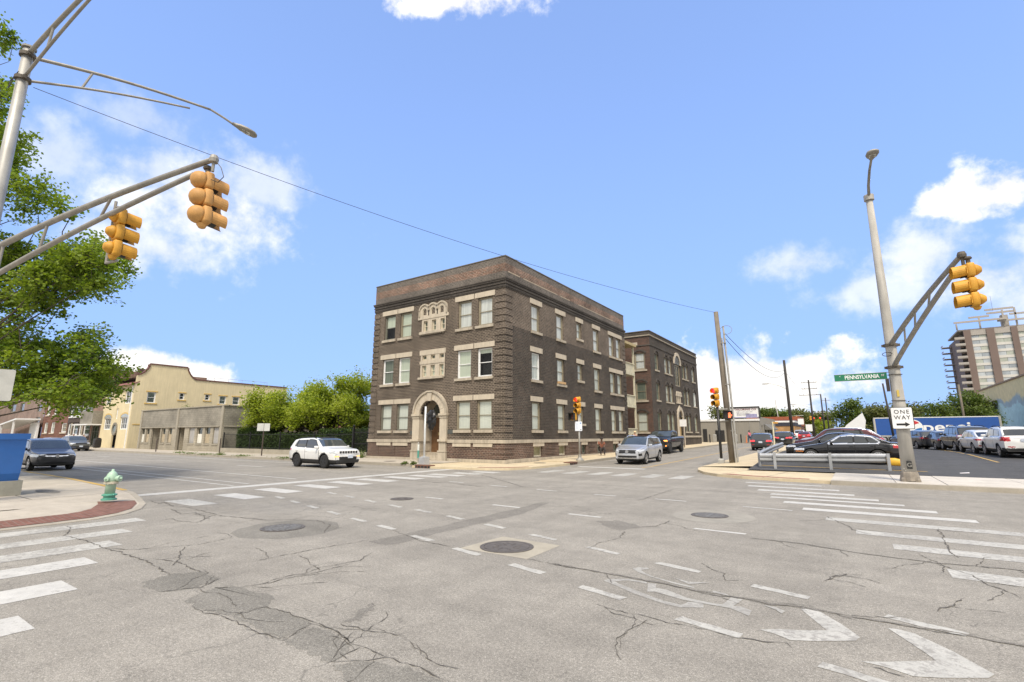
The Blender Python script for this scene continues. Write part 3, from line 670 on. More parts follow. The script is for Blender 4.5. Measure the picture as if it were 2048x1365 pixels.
def cloth(name, c, kx=11, amp=.2, z=False):
    """hanging blind or curtain: vertical folds"""
    if name in MATS: return MATS[name]
    m, nt, b, tc = base(name); P = worldpos(nt)
    mp = nt.nodes.new('ShaderNodeMapping'); mp.inputs['Scale'].default_value = (kx, kx, kx if z else .35); nlink(nt, P, mp.inputs[0])
    n = noise(nt, mp.outputs[0], 1, 3, .5)
    nlink(nt, mixc(nt, 1, c, mrange(nt, n, .3, .7, 1 - amp, 1 + amp * .5), 'MULTIPLY'), b.inputs['Base Color'])
    b.inputs['Roughness'].default_value = .9; bump(nt, b, n, .5, .03); MATS[name] = m; return m
M_cur = cloth('curtain_white', (.86, .86, .84)); M_bl = cloth('blind_green_grey', (.72, .76, .64), 16, .1); M_bl2 = cloth('blind_pale', (.84, .85, .78), 20, .08)
M_cur2 = cloth('curtain_sheer', (.80, .82, .78), 7, .3)
M_bld = cloth('blind_dark', (.24, .27, .22), 8, .3)
class Plane:
    """a facade: maps (u along, z up, d into the wall) to the world"""
    def __init__(s, kind, c): s.k = kind; s.c = c
    def p(s, u, z, d=0):
        return (u, s.c + d, z) if s.k == 'Y' else ((s.c - d, u, z) if s.k == 'X' else ((u, s.c - d, z) if s.k == 'Yn' else (s.c + d, u, z)))
    def box(s, b, u0, u1, z0, z1, d0, d1):
        p = [s.p(u, z, d) for d in (d0, d1) for (u, z) in ((u0, z0), (u1, z0), (u1, z1), (u0, z1))]
        return b.add(p, [(0, 1, 2, 3), (7, 6, 5, 4), (0, 4, 5, 1), (1, 5, 6, 2), (2, 6, 7, 3), (3, 7, 4, 0)])
    def mat(s, u, z, d=0):
        """frame whose x runs along u, y into the wall, z up"""
        if s.k == 'Y': R = Matrix.Identity(4)
        elif s.k == 'X': R = Matrix.Rotation(pi / 2, 4, 'Z')
        elif s.k == 'Yn': R = Matrix.Rotation(pi, 4, 'Z')
        else: R = Matrix.Rotation(-pi / 2, 4, 'Z')
        return Matrix.Translation(s.p(u, z, d)) @ R
def wall(pl, u0, u1, z0, z1, holes, mat, parent, name='wall', d=0., rev=.2, revmat=None):
    us = sorted({u0, u1} | {x for h in holes for x in (h[0], h[1]) if u0 < x < u1}); zs = sorted({z0, z1} | {x for h in holes for x in (h[2], h[3]) if z0 < x < z1})
    b = MB()
    for a, c in zip(us, us[1:]):
        for e, f in zip(zs, zs[1:]):
            mu, mz = (a + c) / 2, (e + f) / 2
            if any(h[0] < mu < h[1] and h[2] < mz < h[3] for h in holes): continue
            b.quad(pl.p(a, e, d), pl.p(c, e, d), pl.p(c, f, d), pl.p(a, f, d))
    for h in holes:
        if h[1] <= u0 or h[0] >= u1 or h[3] <= z0 or h[2] >= z1: continue
        e, f = max(z0, h[2]), min(z1, h[3])
        for x in (h[0], h[1]): b.quad(pl.p(x, e, d), pl.p(x, f, d), pl.p(x, f, d + rev), pl.p(x, e, d + rev))
        if h[3] <= z1: b.quad(pl.p(h[0], h[3], d), pl.p(h[1], h[3], d), pl.p(h[1], h[3], d + rev), pl.p(h[0], h[3], d + rev))
        if h[2] >= z0: b.quad(pl.p(h[0], h[2], d), pl.p(h[1], h[2], d), pl.p(h[1], h[2], d + rev), pl.p(h[0], h[2], d + rev))
    return b.build(name, mat, parent)
WME = {}
def wmesh(key, fn, mat):
    if key not in WME:
        me = fn().mesh(key[0]); me.materials.append(mat); WME[key] = me
    return WME[key]
def window(pl, u0, u1, z0, z1, parent, frame=None, blind=None, d=.1, ft=.07, rail=.5, blo=0., pane=None, mull=0, arch=0., bdep=.05):
    """sash window: frame (the part) > lower and upper pane, rail, blind; local x along, y in, z up; arch = rise of a curved head"""
    frame = frame or M_tan; pane = pane or M_gl; w = round(u1 - u0, 2); h = round(z1 - z0, 2)
    M = pl.mat(u0 if pl.k in 'YX' else u1, z0, d)
    def fr():
        b = MB(); t = ft
        b.box(0, t, 0, .1, 0, h); b.box(w - t, w, 0, .1, 0, h); b.box(t, w - t, 0, .1, 0, t * 1.2); b.box(t, w - t, 0, .1, h - t, h)
        if arch:
            n = 8; top = [(w * k / n, 0, h + arch * (1 - (2 * k / n - 1) ** 2)) for k in range(n + 1)]
            b.prism([(0, 0, h)] + top + [(w, 0, h)] if False else top, (0, .1, 0))
        for k in range(mull):
            x = w * (k + 1) / (mull + 1); b.box(x - .02, x + .02, .01, .08, t, h - t)
        return b
    o = place('window', wmesh(('window', w, h, frame.name, ft, mull, arch), fr, frame), parent, True, M)
    WM[o.name] = M
    t = ft; zm = h * rail; s = .045
    def sash():
        b = MB()
        if rail > 0:
            b.box(t, w - t, .02, .075, zm - s / 2, zm + s / 2)
            for (a, c, y) in ((t * 1.2, zm, .05), (zm, h - t, .03)):
                b.box(t, t + s, y, y + .03, a, c); b.box(w - t - s, w - t, y, y + .03, a, c)
        else: b.box(t, w - t, .03, .06, t * 1.2, t * 1.2 + s)
        return b
    place('sash', wmesh(('sash', w, h, frame.name, ft, rail), sash, frame), o, False)
    def pn(): return MB().quad((t, .055, t), (w - t, .055, t), (w - t, .055, h - t), (t, .055, h - t))
    place('pane', wmesh(('pane', w, h, pane.name, ft), pn, pane), o, False)
    def bd(): return MB().quad((t * .5, bdep + .03, t + blo * h), (w - t * .5, bdep + .03, t + blo * h), (w - t * .5, bdep + .03, h - t * .5), (t * .5, bdep + .03, h - t * .5))
    if blind: place('blind', wmesh(('blind', w, h, blind.name, ft, blo, bdep), bd, blind), o, False)
    def bk(): return MB().box(-.02, w + .02, .2, .75, -.02, h + .02 + arch)
    place('room', wmesh(('room', w, h, arch), lambda: MB().quad((-.02, .5, -.02), (w + .02, .5, -.02), (w + .02, .5, h + .02), (-.02, .5, h + .02)), M_dark), o, False)
    return o
def stone(pl, u0, u1, z0, z1, parent, name='lintel', proud=.03, mat=None, back=.1):
    b = MB(); pl.box(b, u0, u1, z0, z1, -proud, back); return b.build(name, mat or M_stone, parent)
# ---------------------------------------------------------------- the corner apartment building
XA, X0, Y0, Y1 = -29.36, -17.18, 24.35, 44.0
ap = thing('apartment_building', 'dark brick three-storey apartment block with arched stone entrance on the corner', 'building', (-23.3, 34, 0))
FY = Plane('Y', Y0); FX = Plane('X', X0)
wl_ = [(-28.24, -27.1), (-26.57, -25.42), (-21.04, -19.88), (-19.35, -18.18)]
floors = [(2.08, 3.9, 4.26), (5.38, 7.2, 7.58), (8.68, 10.52, 10.9)]
small3 = [(-24.2, -23.8), (-23.4, -23.0), (-22.6, -22.2)]
holes = [(a, c, z0, z1) for (a, c) in wl_ for (z0, z1, _) in floors] + [(-24.35, -22.1, 5.6, 7.5), (-24.35, -22.1, 8.8, 10.0), (-24.3, -22.23, 0, 3.2)]
# entrance arch opening, stepped under the stone ring
for k in range(6):
    zz0 = 3.2 + k * .14; hw = sqrt(max(.01, .93 ** 2 - (zz0 + .14 - 3.12) ** 2)); holes.append((-23.27 - max(hw, .3), -23.27 + max(hw, .3), zz0 - .001, zz0 + .14))
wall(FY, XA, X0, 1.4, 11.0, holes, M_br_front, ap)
bh = [(a - .02, c + .02, .38, 1.06) for (a, c) in wl_]
wall(FY, XA - .04, -24.2, .28, 1.3, bh[:2], M_br_base, ap, d=-.04, rev=.03); wall(FY, -22.33, X0 + .04, .28, 1.3, bh[2:], M_br_base, ap, d=-.04, rev=.03)
for (a, c, e, f) in bh: MB().quad(*[FY.p(u, z, -.012) for u, z in ((a, e), (c, e), (c, f), (a, f))]).build('infill', M_br_base, ap)
rw_ = [(27.42, 28.5, 0), (30.86, 31.95, 0), (34.1, 34.93, 1), (37.1, 38.2, 0), (40.36, 41.42, 0), (41.97, 43.03, 0)]
hx = []
for (a, c, sm) in rw_:
    for (z0, z1, _) in floors: hx.append((a, c, z0 + (.55 if sm else 0), z1))
bx = [(27.5, 28.6), (30.86, 31.9), (34.4, 35.15), (37.2, 38.3), (40.4, 41.3), (42.0, 43.0)]
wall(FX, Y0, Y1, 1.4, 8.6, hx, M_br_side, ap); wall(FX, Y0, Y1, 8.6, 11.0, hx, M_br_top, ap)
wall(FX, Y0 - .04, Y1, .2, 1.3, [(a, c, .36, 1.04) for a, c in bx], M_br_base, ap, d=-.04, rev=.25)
# roof, back walls
b = MB().box(XA + .3, X0 - .3, Y0 + .3, Y1 - .3, 12.3, 12.4); b.build('roof', M_roof, ap)
MB().quad((XA, Y0, 0), (XA, Y1, 0), (XA, Y1, 11), (XA, Y0, 11)).build('wall', M_br_old, ap); MB().quad((XA, Y1, 0), (X0, Y1, 0), (X0, Y1, 11), (XA, Y1, 11)).build('wall', M_br_old, ap)
# parapet in three bands, coping
def ring(z0, z1, o, mat, name, x1=Y1):
    b = MB().box(XA - o, X0 + o, Y0 - o, Y0 + .35, z0, z1); b.box(X0 - .35, X0 + o, Y0 + .35, x1 + (o if o > .05 else 0), z0, z1); b.box(XA - o, XA + .35, Y0 + .35, x1, z0, z1); return b.build(name, mat, ap)
ring(11.58, 12.02, .02, M_br_par, 'parapet'); ring(12.02, 12.55, .02, M_br_red, 'parapet'); ring(12.55, 13.0, .02, M_br_par, 'parapet'); ring(13.0, 13.06, .05, M_cop, 'coping')
for (z0, z1, o) in [(10.93, 11.02, .035), (11.02, 11.1, .06), (11.1, 11.2, .035), (11.2, 11.3, .085), (11.3, 11.4, .05), (11.4, 11.5, .11), (11.5, 11.58, .14)]: ring(z0, z1, o, M_br_band, 'cornice')
for (a, c) in [(24.6, 26.0), (26.4, 31), (31.5, 33), (34.5, 41.5)]:       # rust-red soldier course and a mortar smear on the side
    b = MB(); FX.box(b, a, c, 12.0, 12.05 + random.uniform(0, .03), -.028, 0); b.build('mortar_smear', plain('mortar_smear', (.40, .33, .24), .9, var=.3, scale=6), ap)
# water table and plinth
b = MB().box(XA - .1, -24.9, Y0 - .1, Y0 + .1, 1.28, 1.49); b.build('water_table', M_stone2, ap)
b = MB().box(-21.7, X0 + .1, Y0 - .1, Y0 + .1, 1.28, 1.49); b.box(X0 - .1, X0 + .1, Y0 + .1, Y1, 1.28, 1.49); b.build('water_table', M_stone2, ap)
b = MB().box(XA - .12, -24.9, Y0 - .12, Y0 + .1, .02, .29); b.box(-21.65, X0 + .12, Y0 - .12, Y0 + .1, .02, .31); b.box(X0 - .1, X0 + .12, Y0 + .1, Y1, .05, .34); b.build('plinth', M_stone2, ap)
# quoins: groups of courses standing proud at the corners
nq = 22
for k in range(nq):
    z0 = 1.52 + k * (10.9 - 1.52) / nq; z1 = z0 + .34; o = .04
    MB().box(X0 - .78, X0 + o, Y0 - o, Y0 + .75, z0, z1).build('quoin', M_br_front if k < 16 else M_br_top, ap)
    MB().box(XA - o, XA + .6, Y0 - o, Y0 + .6, z0, z1).build('quoin', M_br_front, ap)
    MB().box(X0 - .3, X0 + o, Y1 - .62, Y1 + o, z0, z1).build('quoin', M_br_side if k < 16 else M_br_top, ap)
for k in range(3):
    z0 = .36 + k * .3; MB().box(X0 - .9, X0 + .07, Y0 - .07, Y0 + .9, z0, z0 + .2).build('quoin', M_br_base, ap)
for (a, c) in [(29, 30.4), (32.4, 33.9), (35.5, 36.7), (38.7, 40)]:
    for k in range(2): b = MB(); FX.box(b, a, c, .52 + k * .34, .6 + k * .34, -.06, 0); b.build('base_course', M_br_base, ap)
# windows of the front
fs = [[(M_sage, M_bl2), (M_sage, M_bl2), (M_tan, M_bl2), (M_tan, M_bl2)], [(M_white, M_bld), (M_white, M_bl), (M_white, M_bl), (M_white, M_bl)], [(M_sage, M_bl), (M_tan, M_bl), (M_tan, M_cur), (M_tan, M_cur)]]
for fi, (z0, z1, zl) in enumerate(floors):
    for wi, (a, c) in enumerate(wl_):
        fr, bl = fs[fi][wi]
        window(FY, a, c, z0, z1, ap, fr, bl, blo={(1, 3): .78, (2, 0): .45}.get((fi, wi), 0.), ft=.08 if fr is M_white else .085)
        stone(FY, a - .26, c + .2, z1 + .04, zl, ap, 'lintel', .035); stone(FY, a - .16, c + .12, z0 - .17, z0, ap, 'sill', .1, M_stone2)
for (a, c) in wl_: stone(FY, a - .2, c + .12, 1.05, 1.275, ap, 'lintel', .07)
# windows of the side
for fi, (z0, z1, zl) in enumerate(floors):
    for wi, (a, c, sm) in enumerate(rw_):
        zb = z0 + (.55 if sm else 0)
        fr = M_white if (fi == 1 and wi == 0) else M_tan
        window(FX, a, c, zb, z1, ap, fr, [M_bl2, M_cur2, M_cur][fi] if wi != 2 else M_cur2, ft=.075)
        stone(FX, a - .2, c + .28, z1 + .05, zl + .02, ap, 'lintel', .035); stone(FX, a - .08, c + .22, zb - .17, zb, ap, 'sill', .09, M_stone2)
b = MB(); FX.box(b, 30.9, 31.95, 5.4, 5.56, -.12, .1); b.build('window_box', plain('planter_wood', (.5, .32, .15), .7), ap)
for i, (a, c) in enumerate(bx):
    stone(FX, a - .08, c + .2, 1.05, 1.275, ap, 'lintel', .07)
    window(FX, a, c, .38, 1.04, ap, M_cream if i < 2 else M_sage, plain('board_yellow', (.42, .37, .22), .7) if i < 2 else M_bld, d=.1, ft=.05, rail=0, blo=0.)
# small stone-framed lights over the entrance
wall(FY, -24.35, -22.1, 5.6, 7.2, [(a, c, 5.7, 6.47) for a, c in small3] + [(a, c, 6.84, 7.17) for a, c in small3], M_stone, ap, 'stone_surround', -.03, .16)
for (z0, z1, o, u0, u1) in [(7.2, 7.54, .05, -24.45, -22.05), (6.57, 6.78, .06, -24.42, -22.12), (5.52, 5.67, .12, -24.5, -22.2)]: stone(FY, u0, u1, z0, z1, ap, 'stone_band', o, M_stone if z0 > 6 else M_stone2)
for (a, c) in small3:
    window(FY, a, c, 5.7, 6.47, ap, M_cream, M_bl, d=.08, ft=.05); window(FY, a, c, 6.84, 7.17, ap, M_cream, M_bld, d=.08, ft=.05, rail=0)
wall(FY, -24.35, -22.1, 8.8, 9.8, [(a, c, 8.88, 9.63) for a, c in small3], M_stone, ap, 'stone_surround', -.03, .16)
stone(FY, -24.72, -21.86, 9.76, 9.98, ap, 'stone_band', .06); stone(FY, -24.52, -22.14, 8.68, 8.86, ap, 'stone_band', .12, M_stone2)
for (a, c) in small3: window(FY, a, c, 8.88, 9.63, ap, M_cream, M_bld, d=.08, ft=.05)
b = MB()
for k in range(12): FY.box(b, -24.45 + k * .19, -24.37 + k * .19, 8.62, 8.68, -.1, 0)
b.build('dentils', M_stoned, ap)
def ring_poly(cx, cz, r0, r1, a0, a1, n, pl, d0, d1, b):
    for k in range(n):
        t0, t1 = a0 + (a1 - a0) * k / n, a0 + (a1 - a0) * (k + 1) / n
        q = [(cx + r * cos(t), cz + r * sin(t)) for (r, t) in ((r0, t0), (r1, t0), (r1, t1), (r0, t1))]
        p = [pl.p(u, z, d) for d in (d0, d1) for u, z in q]
        b.add(p, [(0, 1, 2, 3), (7, 6, 5, 4), (0, 4, 5, 1), (1, 5, 6, 2), (2, 6, 7, 3), (3, 7, 4, 0)])
for i, cx in enumerate((-24.1, -23.29, -22.48)):
    b = MB(); ring_poly(cx, 10.35, .2, .42, 0, pi, 14, FY, -.06, .05, b); FY.box(b, cx - .45, cx - .2, 9.98, 10.35, -.06, .05); FY.box(b, cx + .2, cx + .45, 9.98, 10.35, -.06, .05); FY.box(b, cx - .2, cx + .2, 9.98, 10.05, -.06, .05); b.build('arch_panel', M_stone, ap)
    b = MB(); ring_poly(cx, 10.35, .42, .52, 0, pi, 16, FY, -.13, .05, b); b.build('hood_mould', M_stone2, ap)
    b = MB(); ring_poly(cx, 10.35, .15, .2, 0, pi, 12, FY, -.02, .04, b); FY.box(b, cx - .2, cx - .15, 10.05, 10.35, -.02, .04); FY.box(b, cx + .15, cx + .2, 10.05, 10.35, -.02, .04); b.build('arch_frame', M_cream, ap)
    b = MB().quad(*([FY.p(cx + .17 * cos(t), 10.35 + .17 * sin(t), .01) for t in [k * pi / 10 for k in range(11)]] + [FY.p(cx - .17, 10.05, .01), FY.p(cx + .17, 10.05, .01)])); b.build('arch_pane', plain('arch_glass', (.35, .4, .42), .1, var=.2, scale=9), ap)
b = MB(); FY.box(b, -24.62, -24.52, 9.98, 10.4, -.13, .05); FY.box(b, -22.06, -21.96, 9.98, 10.4, -.13, .05); b.build('hood_mould', M_stone2, ap)
# entrance: piers, arch stones, recess, door, steps
EC, EZ = -23.27, 3.14
for (a, c) in [(-24.82, -24.2), (-22.33, -21.75)]:
    for (z0, z1, o, e) in [(.02, .7, .2, .05), (.7, .78, .23, .07), (.78, 1.36, .16, 0), (1.36, 1.5, .24, .06), (1.5, 2.88, .13, 0), (2.88, 2.95, .17, .03), (2.95, 3.03, .14, .01), (3.03, 3.16, .22, .07)]:
        stone(FY, a - e, c + e, z0, z1, ap, 'pier_block', o, M_stone if z0 > 1 else M_stone2, .9)
nv = 11
for k in range(nv):
    if k == nv // 2: continue
    b = MB(); ring_poly(EC, EZ + .02, .94, 1.42, pi * k / nv + .006, pi * (k + 1) / nv - .006, 4, FY, -.12, .6, b); b.build('voussoir', M_stone, ap)
b = MB(); ring_poly(EC, EZ + .02, 1.42, 1.55, 0, pi, 24, FY, -.2, .05, b); b.build('hood_mould', M_stone2, ap)
b = MB(); b.prism([FY.p(EC - .14, 4.02, -.2), FY.p(EC + .14, 4.02, -.2), FY.p(EC + .24, 4.6, -.2), FY.p(EC - .24, 4.6, -.2)], (0, .3, 0)); FY.box(b, EC - .3, EC + .3, 4.6, 4.7, -.24, .1); b.build('keystone', M_stone, ap)
b = MB()
for sgn, x in ((-1, -24.2), (1, -22.33)): b.quad((x, Y0 + .9, 0), (x, Y0 + 1.3, 0), (x, Y0 + 1.3, 3.2), (x, Y0 + .9, 3.2))
for k in range(12):
    t0, t1 = pi * k / 12, pi * (k + 1) / 12; b.quad(*[(EC + .935 * cos(t), y, 3.15 + .935 * sin(t)) for t, y in ((t0, Y0), (t1, Y0), (t1, Y0 + 1.3), (t0, Y0 + 1.3))])
b.build('porch_lining', M_stone2, ap)
DP = Plane('Y', Y0 + 1.15)
b = MB(); DP.box(b, -24.2, -22.33, 2.95, 3.15, -.05, .1); b.build('transom', M_stone, ap)
b = MB().quad(*[DP.p(EC + .93 * cos(k * pi / 12), 3.15 + .93 * sin(k * pi / 12), .02) for k in range(13)]); b.build('fanlight', plain('fanlight_glass', (.10, .115, .10), .12, var=.2), ap)
b = MB(); DP.box(b, -24.2, -23.05, .62, 2.95, 0, .08); b.build('side_panel', M_wood, ap)
b = MB(); DP.box(b, -23.05, -22.93, .62, 2.95, -.03, .08); DP.box(b, -22.45, -22.33, .62, 2.95, -.03, .08); DP.box(b, -22.93, -22.45, 2.75, 2.95, -.03, .08); DP.box(b, -22.93, -22.45, .62, .95, -.03, .08); dr = b.build('door', M_wood, ap)
b = MB(); DP.box(b, -22.93, -22.45, .95, 2.75, .02, .04); b.build('door_pane', plain('door_glass', (.012, .02, .016), .08), dr)
b = MB(); DP.box(b, -23.6, -23.45, 1.75, 1.95, -.03, 0); b.build('buzzer_plate', plain('brass', (.6, .5, .25), .4, .6), ap)
for (z0, z1, y0) in [(.02, .27, -.12), (.27, .45, .15), (.45, .62, .4)]: MB().box(-24.2, -22.33, Y0 + y0, Y0 + 1.3, z0, z1).build('step', M_stone2, ap)
for (u, z, s) in [(-21.5, 1.98, .22), (-25.02, 1.93, .09)]:
    b = MB(); FY.box(b, u - s, u + s, z - .13, z + .13, -.03, .02); b.build('wall_plaque', plain('plaque_dark', (.08, .085, .075), .5), ap)
# ---------------------------------------------------------------- rear porches between the two brick blocks
po = thing('timber_porch', 'three-level timber porch with cream panels between the two brick blocks', 'porch', (-18.6, 46, 0))
M_por = plain('porch_cream', (.56, .52, .38), .75, var=.16, scale=3, streak=.2)
PX = Plane('X', -17.55)
for k, z in enumerate((1.5, 4.68, 7.85)):
    b = MB().box(-20.4, -17.5, 44.05, 47.3, z - .28, z); b.build('deck', M_por, po)
    for i in range(10): b = MB(); PX.box(b, 44.1 + i * .315, 44.1 + i * .315 + .3, z + .02, z + .84, 0, .05); b.build('rail_panel', M_por, po)
    b = MB().box(-17.62, -17.48, 44.1, 47.3, z + .84, z + .92); b.build('hand_rail', M_por, po)
    for y in (44.2, 47.2): MB().box(-17.66, -17.5, y - .07, y + .07, z, z + 2.9).build('post', M_por, po)
b = MB().box(-20.6, -17.3, 44.02, 47.5, 10.5, 10.75); b.build('porch_roof', plain('porch_roof', (.42, .34, .18), .8), po)
b = MB().quad((-20.4, 44, 0), (-20.4, 51.2, 0), (-20.4, 51.2, 11.2), (-20.4, 44, 11.2)); b.build('back_wall', M_br_old, po)
# ---------------------------------------------------------------- second brick block up the street
b2 = thing('brick_block', 'farther dark brick three-storey block with a tall arched stair window', 'building', (-24, 60, 0))
SY = Plane('Y', 51.2); Z2 = .0
cols = [(52.75, 53.95), (56.1, 57.25), (57.7, 58.85), (63.15, 64.3), (64.7, 65.85), (67.75, 69.1)]
fl2 = [(2.2, 4.15), (5.5, 7.35), (8.8, 10.55)]
h2 = [(a, c, z0, z1) for a, c in cols for z0, z1 in fl2] + [(59.95, 62.3, 7.6, 10.3), (60.1, 61.9, .5, 4.1), (60.1, 62.1, 5.6, 6.5)]
wall(FX, 51.2, 70.6, .3, 12.2, h2, M_br_side, b2, d=0)
sh2 = [(-18.95, -17.75, z0 - .1, z1) for z0, z1 in fl2]
wall(SY, -31, X0, .0, 12.2, sh2, M_br_old, b2)
b = MB().box(-31, X0 + .02, 51.18, 51.6, 12.2, 12.85); b.box(X0 - .4, X0 + .02, 51.6, 70.6, 12.2, 12.85); b.build('parapet', M_br_side, b2)
b = MB().box(-31, X0 + .1, 51.1, 51.5, 12.33, 12.45); b.box(X0 - .3, X0 + .1, 51.5, 70.7, 12.33, 12.45); b.build('cornice', M_stoned, b2)
b = MB().box(-31, X0 + .07, 51.12, 51.5, 12.85, 12.93); b.box(X0 - .3, X0 + .07, 51.5, 70.7, 12.85, 12.93); b.build('coping', M_cop, b2)
b = MB().box(-19.2, X0 + .06, 51.14, 51.4, 11.25, 11.38); b.box(X0 - .3, X0 + .06, 51.4, 70.6, 11.3, 11.5); b.build('cornice', M_br_band, b2)
b = MB().box(X0 - .3, X0 + .08, 51.2, 70.6, 1.5, 1.72); b.build('water_table', M_stone2, b2)
MB().quad((-31, 51.2, 12.3), (X0, 51.2, 12.3), (X0, 70.6, 12.3), (-31, 70.6, 12.3)).build('roof', M_roof, b2)
b = MB(); b.quad((-31, 70.6, 0), (X0, 70.6, 0), (X0, 70.6, 12.9), (-31, 70.6, 12.9)); b.quad((-31, 51.2, 0), (-31, 70.6, 0), (-31, 70.6, 12.9), (-31, 51.2, 12.9)); b.build('wall', M_br_old, b2)
for fi, (z0, z1) in enumerate(fl2):
    for ci, (a, c) in enumerate(cols):
        window(FX, a, c, z0, z1, b2, M_white if (fi, ci) == (1, 5) else M_tan, [M_bl, M_bl2, M_cur2][fi] if ci % 3 else M_bld, ft=.08)
        stone(FX, a - .1, c + .1, z0 - .16, z0, b2, 'sill', .08, M_stone2)
        b = MB(); ring_poly((a + c) / 2, z1 - .25, .62, .8, .35, pi - .35, 8, FX, -.07, .02, b); b.build('brick_arch', M_br_band, b2)
    a, c = -18.95, -17.75
    window(SY, a, c, z0 - .1, z1, b2, M_tan, [M_bl2, M_bld, M_cur][fi], ft=.12); stone(SY, a - .2, c + .2, z0 - .28, z0 - .1, b2, 'sill', .1, M_stone2)
    b = MB(); ring_poly(-18.35, z1 - .65, .85, 1.02, .65, pi - .65, 8, SY, -.05, .02, b); b.build('brick_arch', M_br_band, b2)
b = MB(); SY.box(b, -19.3, -18.5, 11.35, 11.7, -.06, .05); b.build('stone_band', M_stone2, b2)
# stair window with round head, ornament, arched doorway
window(FX, 59.95, 62.3, 7.6, 10.3, b2, M_tan, M_bld, ft=.16, mull=1, pane=M_gld)
b = MB(); ring_poly(61.12, 10.3, 1.1, 1.5, 0, pi, 14, FX, -.09, .1, b); b.build('arch_stone', M_stone, b2)
b = MB().quad(*[FX.p(61.12 + 1.1 * cos(k * pi / 12), 10.3 + 1.1 * sin(k * pi / 12), -.01) for k in range(13)]); b.build('arch_pane', plain('arch_glass_dark', (.08, .09, .09), .1), b2)
for u in (60.0, 60.75, 61.5): stone(FX, u, u + .2, 5.6, 6.4, b2, 'stone_mullion', .05)
stone(FX, 59.8, 62.2, 6.4, 6.62, b2, 'stone_band', .07); stone(FX, 59.8, 62.2, 5.5, 5.62, b2, 'stone_band', .07)
for u in (60.3, 61.0, 61.7):
    b = MB(); ring_poly(u, 6.62, .1, .38, 0, pi, 10, FX, -.07, .05, b); b.build('arch_panel', M_stone, b2)
MB().quad(*[FX.p(u, z, .15) for u, z in ((60.1, 5.6), (62.1, 5.6), (62.1, 6.5), (60.1, 6.5))]).build('dark_lights', M_dark, b2)
for (a, c) in [(59.75, 60.1), (61.9, 62.25)]: stone(FX, a, c, .55, 3.9, b2, 'pier_block', .14)
b = MB(); ring_poly(61, 3.9, .85, 1.25, 0, pi, 12, FX, -.14, .1, b); b.build('arch_stone', M_stone, b2)
b = MB(); b.prism([FX.p(59.7, 4.6, -.05), FX.p(62.3, 4.6, -.05), FX.p(61, 5.35, -.05)], (-.1, 0, 0)); b.build('gable_stone', M_stone2, b2)
MB().quad(*[FX.p(61 + .85 * cos(k * pi / 10), 3.9 + .85 * sin(k * pi / 10), .02) for k in range(11)]).build('fanlight', M_dark, b2)
b = MB(); FX.box(b, 60.1, 61.9, .5, 3.9, .2, .3); b.build('door', plain('door_tan', (.42, .30, .14), .6, var=.2), b2)
# ---------------------------------------------------------------- grey block shopfront row
M_blk = brick('concrete_block', ((.36, .325, .25), (.33, .295, .23)), (.27, .24, .185), .42, .2, .02, .1, stain=.22, bumpk=.25)
M_blkg = brick('concrete_block_grey', ((.27, .25, .205), (.245, .225, .185)), (.20, .185, .15), .42, .2, .02, .1, stain=.3, bumpk=.25)
M_conc = concrete('cast_concrete', (.33, .30, .24), stain=.35)
M_board = plain('board_white', (.66, .64, .56), .8); M_boardt = plain('board_tan', (.40, .33, .22), .8, var=.2); M_boardg = plain('board_grey', (.34, .33, .31), .8)
cb = thing('block_shop_row', 'low grey concrete-block shop row with boarded narrow windows', 'building', (-62, 30, 0))
P25 = Plane('Y', 25.0); CX = Plane('X', -52.3)
cw = [(-72.4, -71.4, M_board, .0), (-71.0, -70.0, M_boardt, 0), (-66.6, -65.6, M_boardt, 0), (-64.85, -63.85, M_boardt, 0), (-59.7, -58.35, M_boardg, 0), (-57.85, -56.6, M_board, 0), (-56.1, -54.9, M_boardt, 0), (-54.3, -53.1, M_boardg, .5)]
ch = [(a, c, .9, 2.57) for a, c, _, _ in cw] + [(-69.4, -67.0, .05, 2.6), (-62.4, -60.75, .05, 2.6)]
wall(P25, -72.8, -52.3, 0, 2.7, ch, M_blk, cb, rev=.25); wall(P25, -72.8, -52.3, 2.7, 4.7, [], M_blkg, cb, d=-.06)
for u in (-72.75, -62.75, -52.75): stone(P25, u, u + .42, 0, 4.72, cb, 'pilaster', .14, M_conc)
stone(P25, -72.9, -52.2, 4.7, 4.8, cb, 'coping', .16, M_conc, .4); stone(P25, -72.3, -53, 2.62, 2.72, cb, 'band', .1, M_conc)
wall(CX, 25, 38, 0, 4.7, [], M_blkg, cb); b = MB(); CX.box(b, 25, 38, 2.6, 2.72, -.08, .1); b.build('band', M_conc, cb); b = MB(); CX.box(b, 25.3, 38, 4.7, 4.8, -.1, .3); b.build('coping', M_conc, cb)
MB().quad((-72.8, 25, 4.5), (-52.3, 25, 4.5), (-52.3, 38, 4.5), (-72.8, 38, 4.5)).build('roof', M_roof, cb)
for (a, c, m, lo) in cw:
    wo = window(P25, a, c, .9, 2.57, cb, M_conc, M_bld, d=.12, ft=.06, rail=.55, pane=M_gld)
    b = MB(); P25.box(b, a + .06, c - .06, .95, .95 + (.95 if m is not M_boardg else 1.55), .11, .13); b.build('board', m, wo)
    stone(P25, a - .08, c + .08, .78, .9, cb, 'sill', .06, M_conc)
